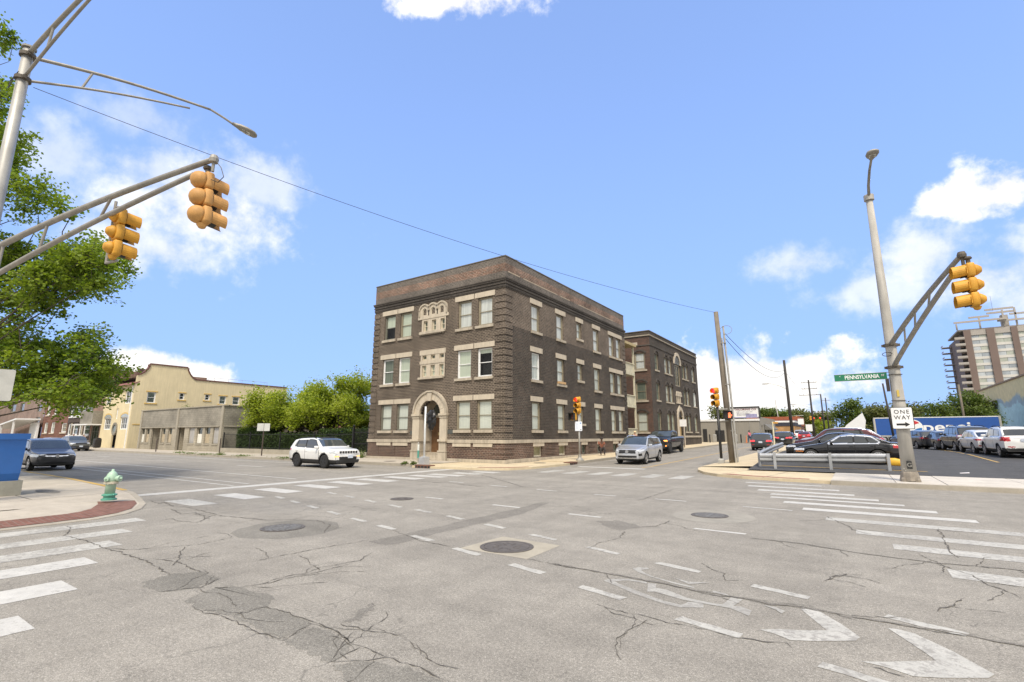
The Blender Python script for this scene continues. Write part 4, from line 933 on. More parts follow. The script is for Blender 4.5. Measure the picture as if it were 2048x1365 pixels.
for (a, c) in [(-69.4, -67.0), (-62.4, -60.75)]:
    b = MB().quad(*[P25.p(u, z, 1.1) for u, z in ((a, .05), (c, .05), (c, 2.6), (a, 2.6))]); b.build('shutter', M_boardg if a < -65 else M_boardt, cb)
    for u in (a, c): MB().quad(*[P25.p(u, z, d) for z, d in ((.05, .2), (2.6, .2), (2.6, 1.1), (.05, 1.1))]).build('reveal', M_blk, cb)
    MB().quad(*[P25.p(u, 2.6, d) for u, d in ((a, .2), (c, .2), (c, 1.1), (a, 1.1))]).build('soffit', M_conc, cb)
# ---------------------------------------------------------------- yellow building
M_yel = plain('yellow_render', (.64, .545, .34), .85, var=.07, scale=.6, fine=.05, streak=.1)
M_yel2 = plain('yellow_trim', (.58, .40, .13), .8, var=.1)
M_brn = plain('coping_brown', (.13, .055, .04), .6)
yb = thing('yellow_building', 'pale yellow rendered building with a shaped brown-edged gable', 'building', (-81, 33, 0))
YX = Plane('X', -76.5)
yh = [(-85.6, -83.0, 2.5, 4.1), (-79.75, -77.1, 2.5, 4.1), (-82.05, -80.35, .05, 2.6), (-86.1, -84.2, 5.9, 7.6), (-79.3, -77.15, 5.85, 7.5), (-81.65, -81.0, 3.9, 5.3)]
wall(P25, -86.6, -76.5, 0, 8.3, yh, M_yel, yb)
ys_ = [(26.5, 27.5, 5.98, 7.42), (30.3, 30.95, 6.6, 7.5), (33.6, 34.25, 6.7, 7.55), (35.6, 36.55, 6.25, 7.45), (37.5, 38.5, 6.25, 7.45), (41, 42, 6.25, 7.45)]
wall(YX, 25, 46, 0, 9.3, ys_, M_yel, yb)
prof = [(25, 9.3), (25.1, 9.5), (25.5, 9.6), (25.9, 9.9), (26.25, 10.4), (26.4, 10.7), (26.4, 11.05), (30.95, 11.05), (30.95, 10.7), (31.3, 10.1), (31.7, 9.7), (32.1, 9.45), (46, 9.4), (46, 9.3)]
b = MB().quad(*[YX.p(u, z) for u, z in prof]); b.build('gable', M_yel, yb)
b = MB()
for (a, c) in zip(prof[1:], prof[2:-1]):
    t = Vector((c[0] - a[0], c[1] - a[1])).normalized(); n = Vector((-t.y, t.x)) * .16
    b.prism([YX.p(a[0], a[1], -.1), YX.p(c[0], c[1], -.1), YX.p(c[0] + n.x, c[1] + n.y, -.1), YX.p(a[0] + n.x, a[1] + n.y, -.1)], (-.5, 0, 0))
b.build('coping', M_brn, yb)
for (a, c, z0, z1) in ys_:
    window(YX, a, c, z0, z1, yb, M_white, M_bld if c - a < .9 else M_bl2, ft=.09, pane=M_gld)
    b = MB(); YX.box(b, a - .18, c + .18, z1, z1 + .14, -.05, .05); b.build('window_trim', M_yel2, yb); b = MB(); YX.box(b, a - .22, c + .22, z0 - .16, z0, -.08, .05); b.build('window_trim', M_yel2, yb)
for (a, c, z0, z1) in yh[:2]:
    window(P25, a, c, z0, z1, yb, M_white, M_bld, ft=.12, mull=3, rail=.45, pane=M_gld)
    cx = (a + c) / 2; r = (c - a) / 2
    b = MB(); 
    for k in range(12):
        t0, t1 = pi * k / 12, pi * (k + 1) / 12
        b.quad(P25.p(cx + r * cos(t0), 4.1 + .45 * sin(t0), -.02), P25.p(cx + r * cos(t1), 4.1 + .45 * sin(t1), -.02), P25.p(cx + r * 1.16 * cos(t1), 4.1 + .62 * sin(t1), -.02), P25.p(cx + r * 1.16 * cos(t0), 4.1 + .62 * sin(t0), -.02))
    b.build('arch_trim', M_yel2, yb)
    MB().quad(*[P25.p(cx + r * cos(pi * k / 12), 4.1 + .45 * sin(pi * k / 12), -.015) for k in range(13)]).build('arch_pane', plain('arch_glass2', (.30, .33, .33), .15, var=.3, scale=5), yb)
for h in yh[3:]: window(P25, *h, yb, M_white, M_bld, ft=.1, mull=1 if h[1] - h[0] > 1 else 0, pane=M_gld)
b = MB().quad(*[P25.p(u, z, .5) for u, z in ((-82.05, .05), (-80.35, .05), (-80.35, 2.6), (-82.05, 2.6))]); b.build('door', plain('door_ochre', (.34, .25, .10), .6), yb)
b = MB(); ring_poly(-81.2, 2.6, .55, .85, 0, 2 * pi, 20, P25, -.12, .05, b); b.build('round_window', M_blkg, yb)
MB().quad(*[P25.p(-81.2 + .55 * cos(k * pi / 9), 2.6 + .55 * sin(k * pi / 9), -.02) for k in range(18)]).build('round_pane', plain('round_glass', (.2, .24, .24), .15), yb)
b = MB(); P25.box(b, -77.0, -76.86, .1, 8.2, -.1, 0); b.build('downpipe', M_white, yb)
b = MB(); YX.box(b, 25.3, 28.4, 3.1, 3.2, -.05, 0); b.build('band', M_yel2, yb)
b = MB().prism([(-86.8, 24.5, 8.2), (-76.3, 24.5, 8.2), (-76.9, 27.5, 9.5), (-86.8, 27.5, 9.5)], (0, 0, .12)); b.build('front_roof', plain('roof_tile_red', (.25, .11, .09), .8, var=.2), yb)
MB().quad((-86.6, 25, 9.2), (-76.5, 25, 9.2), (-76.5, 46, 9.2), (-86.6, 46, 9.2)).build('roof', M_roof, yb)
b = MB()
for y in (35, 37, 39, 41, 43): b.tube([(-77.3, y, 9.3), (-77.3, y, 10.1)], .025, 5)
b.tube([(-77.3, 33, 9.4), (-77.3, 35, 10.1), (-77.3, 43, 10.1)], .025, 5); b.build('roof_rail', plain('rail_grey', (.4, .4, .4), .5, .4), yb)
b = MB().box(-79.5, -78.7, 29.6, 30.6, 9.2, 10.9); b.build('chimney', M_blkg, yb); MB().box(-85.6, -84.8, 28, 28.8, 9.2, 11.3).build('chimney', M_br_old, yb)
# ---------------------------------------------------------------- terrace left of it
M_rowd = brick('row_brick_dark', ((.085, .062, .052), (.06, .048, .042)), (.10, .08, .065)); M_rowr = brick('row_brick_red', ((.20, .085, .055), (.15, .07, .05)), (.16, .10, .075)); M_rowb = brick('row_brick_brown', ((.24, .165, .13), (.19, .135, .11)), (.22, .17, .14)); M_rowl = brick('row_brick_light', ((.30, .18, .13), (.24, .15, .11)), (.26, .19, .15))
t1 = thing('bay_terrace', 'dark brick terrace with white bay windows beside the yellow building', 'building', (-94, 30, 0))
bay = [(-100.7, -99.2), (-98.4, -96.0), (-95.6, -93.9), (-93.6, -91.0)]
th = [(a, c, z0, z1) for a, c in bay for z0, z1 in ((1.78, 3.5), (4.55, 6.2), (7.5, 9.0))]
wall(P25, -101, -90.6, 0, 11, th, M_rowd, t1); MB().quad((-101, 25, 11), (-86.6, 25, 11), (-86.6, 38, 11), (-101, 38, 11)).build('roof', M_roof, t1)
wall(P25, -90.6, -86.6, 0, 8, [(-90.3, -87, .1, 3.2)], M_rowl, t1)
MB().quad((-101, 25, 0), (-101, 38, 0), (-101, 38, 11), (-101, 25, 11)).build('wall', M_rowd, t1); MB().quad((-86.6, 25, 8), (-86.6, 38, 8), (-86.6, 38, 11), (-86.6, 25, 11)).build('wall', M_rowl, t1)
for h in th: window(P25, *h, t1, M_white, M_bl, ft=.16, pane=M_gld); stone(P25, h[0] - .1, h[1] + .1, h[2] - .15, h[2], t1, 'sill', .12, M_white)
for z in (3.7, 6.4): stone(P25, -101, -90.6, z, z + .35, t1, 'band', .08, M_rowd)
for (a, c) in bay[1::2]: stone(P25, a - .5, a - .2, .5, 3.6, t1, 'column', .1, M_stone2)
b = MB(); P25.box(b, -91.4, -86.4, 3.3, 5.1, -1.1, .1); b.build('balcony', M_blkg, t1); b = MB(); P25.box(b, -92.6, -86.4, 3.15, 3.3, -1.6, 0); b.build('canopy', M_white, t1)
window(P25, -90.3, -87, .1, 3.2, t1, M_sage, M_bld, ft=.15, mull=2, rail=.7, pane=M_gld)
t2 = thing('red_brick_house', 'red-brown brick house with paired white windows left of the terrace', 'building', (-108, 30, 0))
rh_ = [(-113.1, -111.2, 5.1, 6.75), (-109.2, -107.3, 5.1, 6.75), (-113.3, -111.3, 2.15, 3.85), (-109.5, -107.5, 2.15, 3.85), (-104.0, -101.4, 2.2, 3.65)]
wall(P25, -114.5, -101.02, 0, 9.6, rh_, M_rowr, t2); MB().quad((-114.5, 25, 9.6), (-101.02, 25, 9.6), (-101.02, 38, 9.6), (-114.5, 38, 9.6)).build('roof', M_roof, t2)
for h in rh_: window(P25, *h, t2, M_white, M_board if h[0] < -105 else M_boardt, ft=.14); stone(P25, h[0] - .15, h[1] + .15, h[2] - .18, h[2], t2, 'sill', .12, M_stone)
t3 = thing('brown_block', 'large plain brown brick block at the far left end of the street', 'building', (-135, 30, 0))
bh_ = [(-137.7, -134, 6.25, 7.8), (-119.4, -116.6, 5.8, 7.1), (-119, -116.6, 3.2, 4.9), (-131, -128, 6.2, 7.8)]
wall(P25, -165, -114.6, 0, 9.2, bh_, M_rowb, t3); b = MB(); P25.box(b, -165, -114.6, 9.0, 9.5, -.15, .3); b.build('cornice', plain('cornice_terracotta', (.42, .25, .15), .8), t3)
for h in bh_: window(P25, *h, t3, M_sage, M_bld, ft=.14, pane=M_gld)
t4 = thing('white_canopy', 'white sloped canopy roof on posts in front of the brown block', 'canopy', (-122, 23, 0))
b = MB().prism([(-131, 21.5, 2.9), (-114, 21.5, 4.3), (-114, 24.6, 4.3), (-131, 24.6, 2.9)], (0, 0, .25)); b.build('roof', M_white, t4)
for x in (-130, -124, -116): MB().box(x - .12, x + .12, 21.6, 21.85, .1, 2.9 + (x + 131) * .08).build('post', M_white, t4)
MB().box(-118.6, -114.3, 24.3, 24.6, .1, 3.9).build('panel', M_white, t4)
# ---------------------------------------------------------------- brick garage and cream block behind the trees
gb = thing('brick_garage', 'low red brick wall building behind the small trees', 'building', (-50, 44, .4))
wall(Plane('Y', 40.0), -64, -34, .3, 4.6, [], brick('garage_brick', ((.30, .14, .11), (.24, .115, .09)), (.27, .18, .14)), gb, name='wall'); MB().quad((-64, 40, 4.6), (-34, 40, 4.6), (-34, 50, 4.6), (-64, 50, 4.6)).build('roof', M_roof, gb)
MB().box(-64, -34, 39.9, 40.3, 4.6, 4.75).build('coping', M_cop, gb)
cbk = thing('cream_block', 'pale cream block glimpsed through the crowns of the small trees', 'building', (-44, 60, .4))
MB().box(-54, -33, 58, 66, .3, 7.4).build('wall', plain('cream_render', (.52, .44, .3), .85), cbk); MB().box(-54.2, -32.8, 57.8, 66.2, 7.4, 7.6).build('roof', M_cop, cbk)
# ---------------------------------------------------------------- low wall, railings
lw = thing('low_wall', 'low weathered concrete wall carrying the black railings', 'wall', (-41, 25, 0))
for k in range(6):
    a = -52.15 + k * 3.66; MB().box(a + .01, a + 3.65, 24.85, 25.2, .02, .52 + random.uniform(-.012, .012)).build('wall_section', M_conc, lw)
rl = thing('iron_railings', 'black iron railings on the low concrete wall', 'fence', (-41, 25, .52))
M_blk_iron = plain('iron_black', (.012, .012, .012), .5, .3)
b = MB()
for k in range(150):
    x = -52.0 + k * .16
    if x > -32: break
    b.tube([(x, 25.02, .5), (x, 25.02, 1.98)], .008, 4); 
tag(b.build('pickets', M_blk_iron, rl), kind='stuff')
for z in (.62, 1.8): MB().box(-52, -32, 25.0, 25.04, z, z + .04).build('rail', M_blk_iron, rl)
for x in (-52, -47, -42, -37, -32): MB().box(x - .04, x + .04, 24.98, 25.06, .5, 2.05).build('post', M_blk_iron, rl)
gt = thing('iron_gate', 'taller black iron gate between hedge and brick block', 'gate', (-31, 25, .1))
b = MB()
for k in range(17): x = -31.9 + k * .1; b.tube([(x, 25.02, .3), (x, 25.02, 2.15 + .12 * sin(k * pi / 16))], .014, 4)
tag(b.build('pickets', M_blk_iron, gt), kind='stuff')
for x in (-31.98, -30.2): b = MB().box(x - .07, x + .07, 24.95, 25.09, .1, 2.35); b.lathe([(.0, 0), (.09, .05), (.1, .12), (.0, .25)], 8, Matrix.Translation((x, 25.02, 2.35))); b.build('post', M_blk_iron, gt)
for z in (.4, 1.1, 1.95): MB().box(-31.95, -30.2, 25.0, 25.04, z, z + .05).build('rail', M_blk_iron, gt)
# ---------------------------------------------------------------- grey shop with hoarding, tan diner
M_gsh = plain('shop_grey', (.27, .25, .21), .85, var=.06, scale=.8, streak=.06)
gs = thing('grey_shop', 'single-storey grey shop with white roof edge and striped awnings', 'building', (-20, 86, .6))
S80 = Plane('Y', 80.0); GX = Plane('X', -11.3)
MB().quad(*[S80.p(u, z) for u, z in ((-45, .5), (-11.3, .5), (-11.3, 3.9), (-45, 3.9))]).build('wall', M_gsh, gs)
wall(GX, 80, 98, .5, 4.45, [(82.3, 83.3, .8, 3.2), (85, 87.2, 1.2, 3.0), (88, 90.2, 1.2, 3.0), (91, 93.2, 1.2, 3.0)], M_gsh, gs)
b = MB(); S80.box(b, -45, -11.2, 3.85, 4.15, -.12, .4); b.build('roof_edge', M_white, gs); MB().quad((-45, 80, 4.1), (-11.3, 80, 4.1), (-11.3, 98, 4.1), (-45, 98, 4.1)).build('roof', M_roof, gs)
for (a, c, z0, z1) in [(82.3, 83.3, .8, 3.2), (85, 87.2, 1.2, 3.0), (88, 90.2, 1.2, 3.0), (91, 93.2, 1.2, 3.0)]: window(GX, a, c, z0, z1, gs, M_sage, M_bld, ft=.08, rail=0, pane=M_gld)
for y in (84.8, 87.8, 90.8):
    b = MB().prism([(-11.25, y, 3.5), (-10.4, y, 2.75), (-10.4, y, 2.6), (-11.25, y, 2.6)], (0, 2.6, 0)); b.build('awning', plain('awning_grey', (.17, .165, .15), .8, var=.2, scale=6), gs)
for (a, c, z1) in [(-17.4, -16.1, 2.5), (-19.2, -18.6, 2.7)]: b = MB(); S80.box(b, a, c, .7, z1, -.06, 0); b.build('door', plain('door_black', (.02, .02, .02), .6), gs)
for u in (-17.2, -14.3, -12.6): b = MB(); S80.box(b, u, u + .06, .6, 3.85, -.06, 0); b.build('downpipe', plain('pipe_grey', (.3, .29, .26), .6), gs)
hb = thing('hoarding', 'white rooftop hoarding reading tailoring co on the grey shop', 'billboard', (-13, 80.4, 4.15))
b = MB(); S80.box(b, -15.6, -11.2, 4.3, 5.9, .3, .5); b.build('panel', M_white, hb)
b = MB(); S80.box(b, -15.7, -11.1, 5.75, 5.95, .22, .5); S80.box(b, -11.25, -11.08, 4.2, 5.75, .22, .5); b.build('frame', plain('hoarding_frame', (.04, .04, .04), .6), hb)
for u in (-15, -13.3, -11.6): b = MB(); S80.box(b, u, u + .08, 4.05, 4.35, .4, .5); b.build('strut', M_sage, hb)
fm = lambda u, z, d: frame_mat(S80.p(u, z, d), (1, 0, 0), (0, 0, 1))
M_tred = plain('text_maroon', (.16, .03, .04), .7); M_tgrey = plain('text_grey', (.22, .22, .26), .7)
text('lettering', 'S TAILORING CO', .34, M_tred, hb, fm(-13.2, 5.52, .28), bold=True, sx=1.25)
for (z, w) in ((5.15, 2.2), (4.9, 1.9), (4.7, 1.7)):
    b = MB()
    for k in range(12): b.box(-14.2 + k * w / 12, -14.2 + k * w / 12 + random.uniform(.05, .13), 80.26, 80.285, z, z + .08)
    tag(b.build('small_print', M_tgrey, hb), kind='stuff')
b = MB(); S80.box(b, -15.5, -11.3, 4.3, 4.42, .27, .3); S80.box(b, -13.0, -11.5, 4.42, 4.85, .27, .3); b.build('print_band', plain('print_violet', (.28, .27, .42), .7, var=.25, scale=5), hb)
td = thing('tan_diner', 'tan brick diner with a dark fascia and red roof line', 'building', (-14, 128, 1.2))
T120 = Plane('Y', 120.0); TX = Plane('X', -10.2)
M_tanb = brick('tan_brick', ((.44, .24, .09), (.38, .21, .085)), (.36, .24, .13))
MB().quad(*[T120.p(u, z) for u, z in ((-24, 1), (-10.2, 1), (-10.2, 3.7), (-24, 3.7))]).build('wall', M_tanb, td); MB().quad(*[TX.p(u, z) for u, z in ((120, 1), (136, 1), (136, 3.7), (120, 3.7))]).build('wall', M_tanb, td)
MB().box(-24, -10.15, 119.9, 136, 3.7, 4.45).build('fascia', plain('fascia_navy', (.03, .032, .045), .6), td); MB().box(-24, -10.1, 119.85, 136, 4.45, 4.85).build('fascia', M_white, td); MB().box(-24, -10.05, 119.8, 136, 4.85, 5.05).build('roof_line', plain('roof_line_red', (.25, .07, .05), .6), td)
sb = thing('red_storefront', 'red brick storefront just beyond the tan diner', 'building', (-13, 142, 1.3))
MB().box(-22, -10.6, 137, 150, 1.2, 4.0).build('wall', M_rowr, sb); MB().box(-22.1, -10.5, 136.9, 150, 4.0, 6.2).build('fascia', plain('fascia_rust', (.30, .09, .04), .8, var=.2), sb)
# ---------------------------------------------------------------- far tower
M_twb = plain('tower_brown', (.17, .125, .105), .85, var=.08, scale=.1); M_twl = plain('tower_spandrel', (.55, .53, .48), .7, var=.1, scale=.3); M_twc = plain('tower_cap', (.36, .33, .29), .8); M_twg = [plain('tower_glass_%s' % n, c, .25, var=.2, scale=.3) for n, c in (('grey', (.30, .33, .35)), ('green', (.36, .38, .32)), ('pale', (.42, .45, .46)))]
tw = thing('tower_block', 'tall brown and grey balcony tower beyond the car park', 'building', (58, 308, 0))
MB().box(44.5, 110, 300.6, 330, 0, 46.6).build('core', M_twb, tw)
TW = Plane('Y', 300.0); TS = Plane('X_', 44.35)
for (a, c) in [(46.3, 48.6), (54.0, 56.5), (50.05 + 11.9, 63.9), (70.5, 73), (79.5, 82), (89, 91.5), (99, 101.5)]:
    b = MB(); TW.box(b, a - .15, c, 0, 49.0, -.6, .6); b.build('pier', M_twb, tw)
bays = [(48.6, 53.85), (56.5, 61.8), (63.9, 70.35), (73, 79.35), (82, 88.85), (91.5, 98.85)]
tme = {}
for (a, c) in bays:
    b = MB(); TW.box(b, a, c, 46.6, 49.0, -.2, .6); b.build('cap_panel', M_twc, tw)
    w = round(c - a, 2)
    for k in range(15):
        z = 3.6 + k * 2.9
        key = (w, 's')
        if key not in tme: me = MB().box(0, w, 0, .5, 0, 1.15).mesh('spandrel'); me.materials.append(M_twl); tme[key] = me
        place('spandrel', tme[key], tw, True, Matrix.Translation((a, 300.05, z)))
        g = random.choice(M_twg); n = 2
        for q in range(n):
            g = random.choice(M_twg); key = (w, g.name)
            if key not in tme: me = MB().box(.04, w / n - .04, .15, .4, 0, 1.74).mesh('window'); me.materials.append(g); tme[key] = me
            place('window', tme[key], tw, True, Matrix.Translation((a + q * w / n, 300.05, z + 1.15)))
MB().box(44.4, 110, 300.3, 330, 49.0, 49.6).build('roof', M_twc, tw)
for k in range(15):
    z = 4.2 + k * 2.9
    b = MB().box(42.6, 46.1, 298.2, 300.2, z, z + .18); b.box(42.6, 46.1, 298.2, 298.3, z + .3, z + 1.15); b.build('balcony', M_twc, tw)
    b = MB().box(41.0, 44.3, 322, 328, z, z + .18); b.box(41.0, 41.1, 322, 328, z + .5, z + 1.15); b.build('balcony', M_twc, tw)
    b = MB(); TW.box(b, 44.6, 46.0, z + .2, z + 2.3, .3, .55); b.build('balcony_door', M_dark, tw)
for (x0, x1, z, y) in [(43.2, 61, 52.3, 298), (49, 56, 54.6, 301), (55, 64.5, 57.6, 302), (55.5, 64.5, 56.0, 302), (62.5, 75, 54.4, 300), (58, 72, 51.6, 299)]:
    b = MB().box(x0, x1, y, y + .6, z, z + .8); b.build('roof_frame', M_twc, tw)
for (x, z0, z1) in [(44, 49.6, 52.3), (52, 49.6, 54.6), (60, 49.6, 57), (64, 49.6, 57.6), (70, 49.6, 54)]: MB().box(x, x + .6, 300, 300.6, z0, z1).build('roof_post', M_twc, tw)
MB().box(59.6, 62, 301, 303, 49.6, 54.8).build('lift_house', M_twc, tw); b = MB().tube([(57.5, 301, 57), (57.5, 301, 64)], .06, 5); b.build('aerial', M_sage, tw)
# ---------------------------------------------------------------- painted warehouse wall
def mural_mat():
    m, nt, b, tc = base('mural'); P = worldpos(nt); sp = nt.nodes.new('ShaderNodeSeparateXYZ'); nlink(nt, P, sp.inputs[0])
    n = noise(nt, P, .12, 5, .6); n2 = noise(nt, P, .8, 5, .7)
    z = mth(nt, 'ADD', sp.outputs[2], mrange(nt, n, .3, .7, -1.6, 1.6))
    col = mixc(nt, mrange(nt, z, 7.4, 7.8), (.50, .68, .67), (.36, .44, .45))
    col = mixc(nt, mrange(nt, z, 8.6, 9.2), col, (.74, .60, .32))
    st = mrange(nt, n2, .58, .68, 0, .6); col = mixc(nt, mth(nt, 'MULTIPLY', st, mrange(nt, z, 8, 7.6)), col, (.8, .85, .84))
    nlink(nt, mixc(nt, 1, col, mrange(nt, n2, .3, .7, .85, 1.1), 'MULTIPLY'), b.inputs['Base Color']); b.inputs['Roughness'].default_value = .85; return m
mw = thing('painted_warehouse', 'warehouse wall painted in teal and tan landscape bands behind the trailer', 'building', (40, 130, .6))
MB().quad((26, 163, .3), (26, 60, .3), (26, 60, 12.2), (26, 163, 12.2)).build('painted_wall', mural_mat(), mw)
MB().quad((26, 163, .3), (60, 163, .3), (60, 163, 12.2), (26, 163, 12.2)).build('wall', M_gsh, mw); MB().box(25.8, 60, 60, 163.2, 12.2, 12.5).build('coping', plain('coping_rust', (.3, .2, .12), .8), mw)
# ================================================================ street furniture
M_galv = plain('galvanised', (.40, .39, .355), .5, .35, var=.14, scale=2.5, streak=.12)
M_galvd = plain('galvanised_dull', (.30, .285, .25), .6, .3, var=.16, scale=2.5, streak=.15)
M_polec = plain('pole_concrete_grey', (.42, .40, .355), .75, var=.12, scale=1.5, streak=.25)
M_clamp = plain('clamp_dark', (.11, .095, .075), .7, .3, var=.2)
M_sigy = plain('signal_yellow', (.60, .30, .028), .6, var=.16, scale=5, streak=.22, fine=.06)
M_sigt = plain('signal_faded_tan', (.54, .285, .085), .65, var=.16, scale=4, streak=.22, fine=.06)
M_sigb = plain('signal_black', (.016, .016, .015), .5)
M_lr = emit('lens_red_lit', (1, .03, .05), 1.6); M_lro = plain('lens_red_off', (.10, .012, .012), .2); M_ly = plain('lens_amber_off', (.07, .035, .012), .2); M_lg = plain('lens_green_off', (.015, .05, .038), .2)
M_hand = emit('hand_lit', (1, .16, .06), 1.4); M_handoff = plain('hand_off', (.12, .03, .02), .5)
def arc_visor(b, c, r, L, a0, a1, n=14, M=Matrix.Identity(4), drop=.0, th=.006):
    """open-bottomed tunnel visor along +x"""
    for k in range(n):
        t0, t1 = a0 + (a1 - a0) * k / n, a0 + (a1 - a0) * (k + 1) / n
        for rr in (r, r - th):
            p = [M @ Vector((x, c[1] + rr * cos(t), c[2] + rr * sin(t) - drop * (x - c[0]))) for (x, t) in ((c[0], t0), (c[0] + L, t0), (c[0] + L * (1 - .18 * 0), t1), (c[0], t1))]
            b.quad(*p)
def signal_head(label, loc, az, lit=None, ball=False, scale=1.0, top=True, body=None, group=None, tilt=0.0):
    """three-light head; az = direction it faces, radians from +x"""
    body = body or (M_sigt if ball else M_sigy)
    t = thing('traffic_signal', label, 'traffic light', loc, az, group)
    s = scale; h = .36 * s
    b = MB()
    for k in range(3):
        z = (1 - k) * h
        b.rbox((-.05 * s, 0, z), (.16 * s, .345 * s, .355 * s), .35)
        if ball:
            Mb = Matrix.Translation((-.12 * s, 0, z)) @ Matrix.Rotation(-pi / 2, 4, 'Y')
            b.lathe([(.165 * s, 0), (.172 * s, .05 * s), (.16 * s, .11 * s), (.125 * s, .165 * s), (.07 * s, .2 * s), (.005, .21 * s)], 20, Mb)
        else:
            Mb = Matrix.Translation((-.12 * s, 0, z)) @ Matrix.Rotation(-pi / 2, 4, 'Y')
            b.lathe([(.14 * s, 0), (.135 * s, .05 * s), (.11 * s, .09 * s), (.085 * s, .12 * s), (.07 * s, .14 * s), (.02 * s, .15 * s)], 18, Mb)
    b.build('housing', body, t, False, True)
    for k in range(3):
        z = (1 - k) * h; b = MB(); arc_visor(b, (.03 * s, 0, z), .155 * s, .27 * s, radians(-55), radians(235), 18, drop=.12)
        v = b.build('visor', body, t, False, True)
        b = MB(); arc_visor(b, (.02 * s, 0, z), .1555 * s, .11 * s, radians(235), radians(305), 6, drop=.12); b.build('visor_lip', M_sigb, t, False)
        Mb = Matrix.Translation((.03 * s, 0, z)) @ Matrix.Rotation(pi / 2, 4, 'Y')
        lm = [M_lr if lit == 'red' else M_lro, M_ly, M_lg][k]
        MB().lathe([(.15 * s, 0), (.13 * s, .02 * s), (.08 * s, .035 * s), (.004, .04 * s)], 20, Mb).build('lens', lm, t, False, True)
        b = MB(); b.box(.025 * s, .04 * s, .16 * s, .18 * s, z - .1 * s, z + .1 * s); b.build('hinge', body, t, False)
    if top:
        b = MB().tube([(-.05 * s, 0, h * 1.5 - .02), (-.05 * s, 0, h * 1.5 + .16)], .045, 8); b.lathe([(.07, 0), (.085, .03), (.06, .07)], 10, Matrix.Translation((-.05 * s, 0, h * 1.5 + .1))); b.build('hanger', M_clamp, t, False)
    b = MB().lathe([(.09 * s, 0), (.06 * s, -.07 * s), (.02, -.09 * s)], 10, Matrix.Translation((-.08 * s, 0, -h * 1.5 + .01))); b.build('drip_cap', body, t, False)
    t.matrix_basis = t.matrix_basis @ Matrix.Rotation(tilt, 4, 'X')
    return t
def lum_head(parent, p, d, mat=None, L=.62, n='luminaire'):
    """flat cobra-type lamp at p pointing along d"""
    d = Vector(d).normalized(); r = d.cross(Vector((0, 0, 1))).normalized(); u = r.cross(d)
    M = Matrix(((d.x, r.x, u.x, p[0]), (d.y, r.y, u.y, p[1]), (d.z, r.z, u.z, p[2]), (0, 0, 0, 1)))
    b = MB(); prof = [(0, .06, .06), (.12, .09, .085), (.25, .16, .11), (.45, .2, .11), (.68, .18, .09), (L + .15, .08, .04)]; m = 12
    for (x, w, h) in prof: b.v += [tuple(M @ Vector((x, w * cos(2 * pi * k / m), h * sin(2 * pi * k / m) * (1 if sin(2 * pi * k / m) > 0 else .55)))) for k in range(m)]
    b.f = [(i * m + k, i * m + (k + 1) % m, (i + 1) * m + (k + 1) % m, (i + 1) * m + k) for i in range(len(prof) - 1) for k in range(m)] + [tuple(range(m)), tuple(range((len(prof) - 1) * m, len(prof) * m))]
    o = b.build(n, mat or M_galvd, parent, True, True)
    g = MB(); 
    for x in (.3, .45): g.add([M @ Vector(q) for q in ((x, -.1, -.055), (x + .11, -.1, -.055), (x + .11, .1, -.055), (x, .1, -.055))], [(0, 1, 2, 3)])
    g.build('lamp_lens', plain('lamp_lens', (.6, .62, .58), .25), o)
def band(parent, p, r, h=.1, ear=.08, mat=None):
    b = MB().lathe([(r + .015, -h / 2), (r + .03, -h / 2), (r + .03, h / 2), (r + .015, h / 2)], 16, Matrix.Translation(p)); b.cbox(p, ((r + ear) * 2, .08, h * .9)); b.build('clamp', mat or M_clamp, parent)
# ---- left signal pole: arm over the crossing, lamp arm over the wide street, second lamp arm above us
LP = (-17.86, 2.24)
lp = thing('signal_pole', 'tall grey signal pole with long mast arm and lamp arms at the left edge', 'signal pole', (LP[0], LP[1], .13))
b = MB().tube([(LP[0], LP[1], z) for z in (.13, 4, 8, 12.35)], [.175, .16, .14, .12], 16); b.build('shaft', M_galv, lp, smooth=True)
b = MB().lathe([(.32, 0), (.32, .05), (.24, .08), (.22, .3)], 16, Matrix.Translation((LP[0], LP[1], .13))); b.build('base', M_galvd, lp)
b = MB().lathe([(.16, 0), (.16, .05), (.05, .12)], 14, Matrix.Translation((LP[0], LP[1], 12.33))); b.build('cap', M_galvd, lp)
TIP = Vector((-9.55, 3.86, 6.94))
def arm(parent, r0, r1, tip, ru=.075, rl=.06, struts=(.15, .4, .66), close=.06, n2='mast_arm', bulge=.25):
    r0, r1 = Vector(r0), Vector(r1); tip = Vector(tip)
    U = [r0.lerp(tip, t) + Vector((0, 0, bulge * sin(pi * t))) for t in [k / 12 for k in range(13)]]
    lowtip = tip - (tip - r0).normalized() * .55 - Vector((0, 0, .16))
    L = [r1.lerp(lowtip, t) + Vector((0, 0, bulge * .8 * sin(pi * t))) for t in [k / 12 for k in range(13)]]
    MB().tube(U, [ru * (1 - .3 * k / 12) for k in range(13)], 12).build(n2, M_galvd, parent, smooth=True)
    MB().tube(L, [rl * (1 - .2 * k / 12) for k in range(13)], 12).build(n2, M_galvd, parent, smooth=True)
    for t in struts:
        i = t * 12; k = int(i); f = i - k
        MB().tube([U[k].lerp(U[k + 1], f), L[k].lerp(L[k + 1], f)], .03, 8).build('strut', M_galvd, parent)
    return U, L
U, L = arm(lp, (LP[0], LP[1], 6.35), (LP[0], LP[1], 5.5), TIP,   .075, .062, (.1, .33, .62), bulge=.12)
for z in (6.35, 5.5): band(lp, (LP[0], LP[1], z), .18)
b = MB().lathe([(.0, -.09), (.075, -.07), (.085, 0), (.06, .07), (0, .09)], 12, Matrix.Translation(TIP)); b.tube([TIP - Vector((0, 0, .05)), TIP - Vector((0, 0, .26))], .03, 8); b.build('end_clamp', M_galvd, lp)
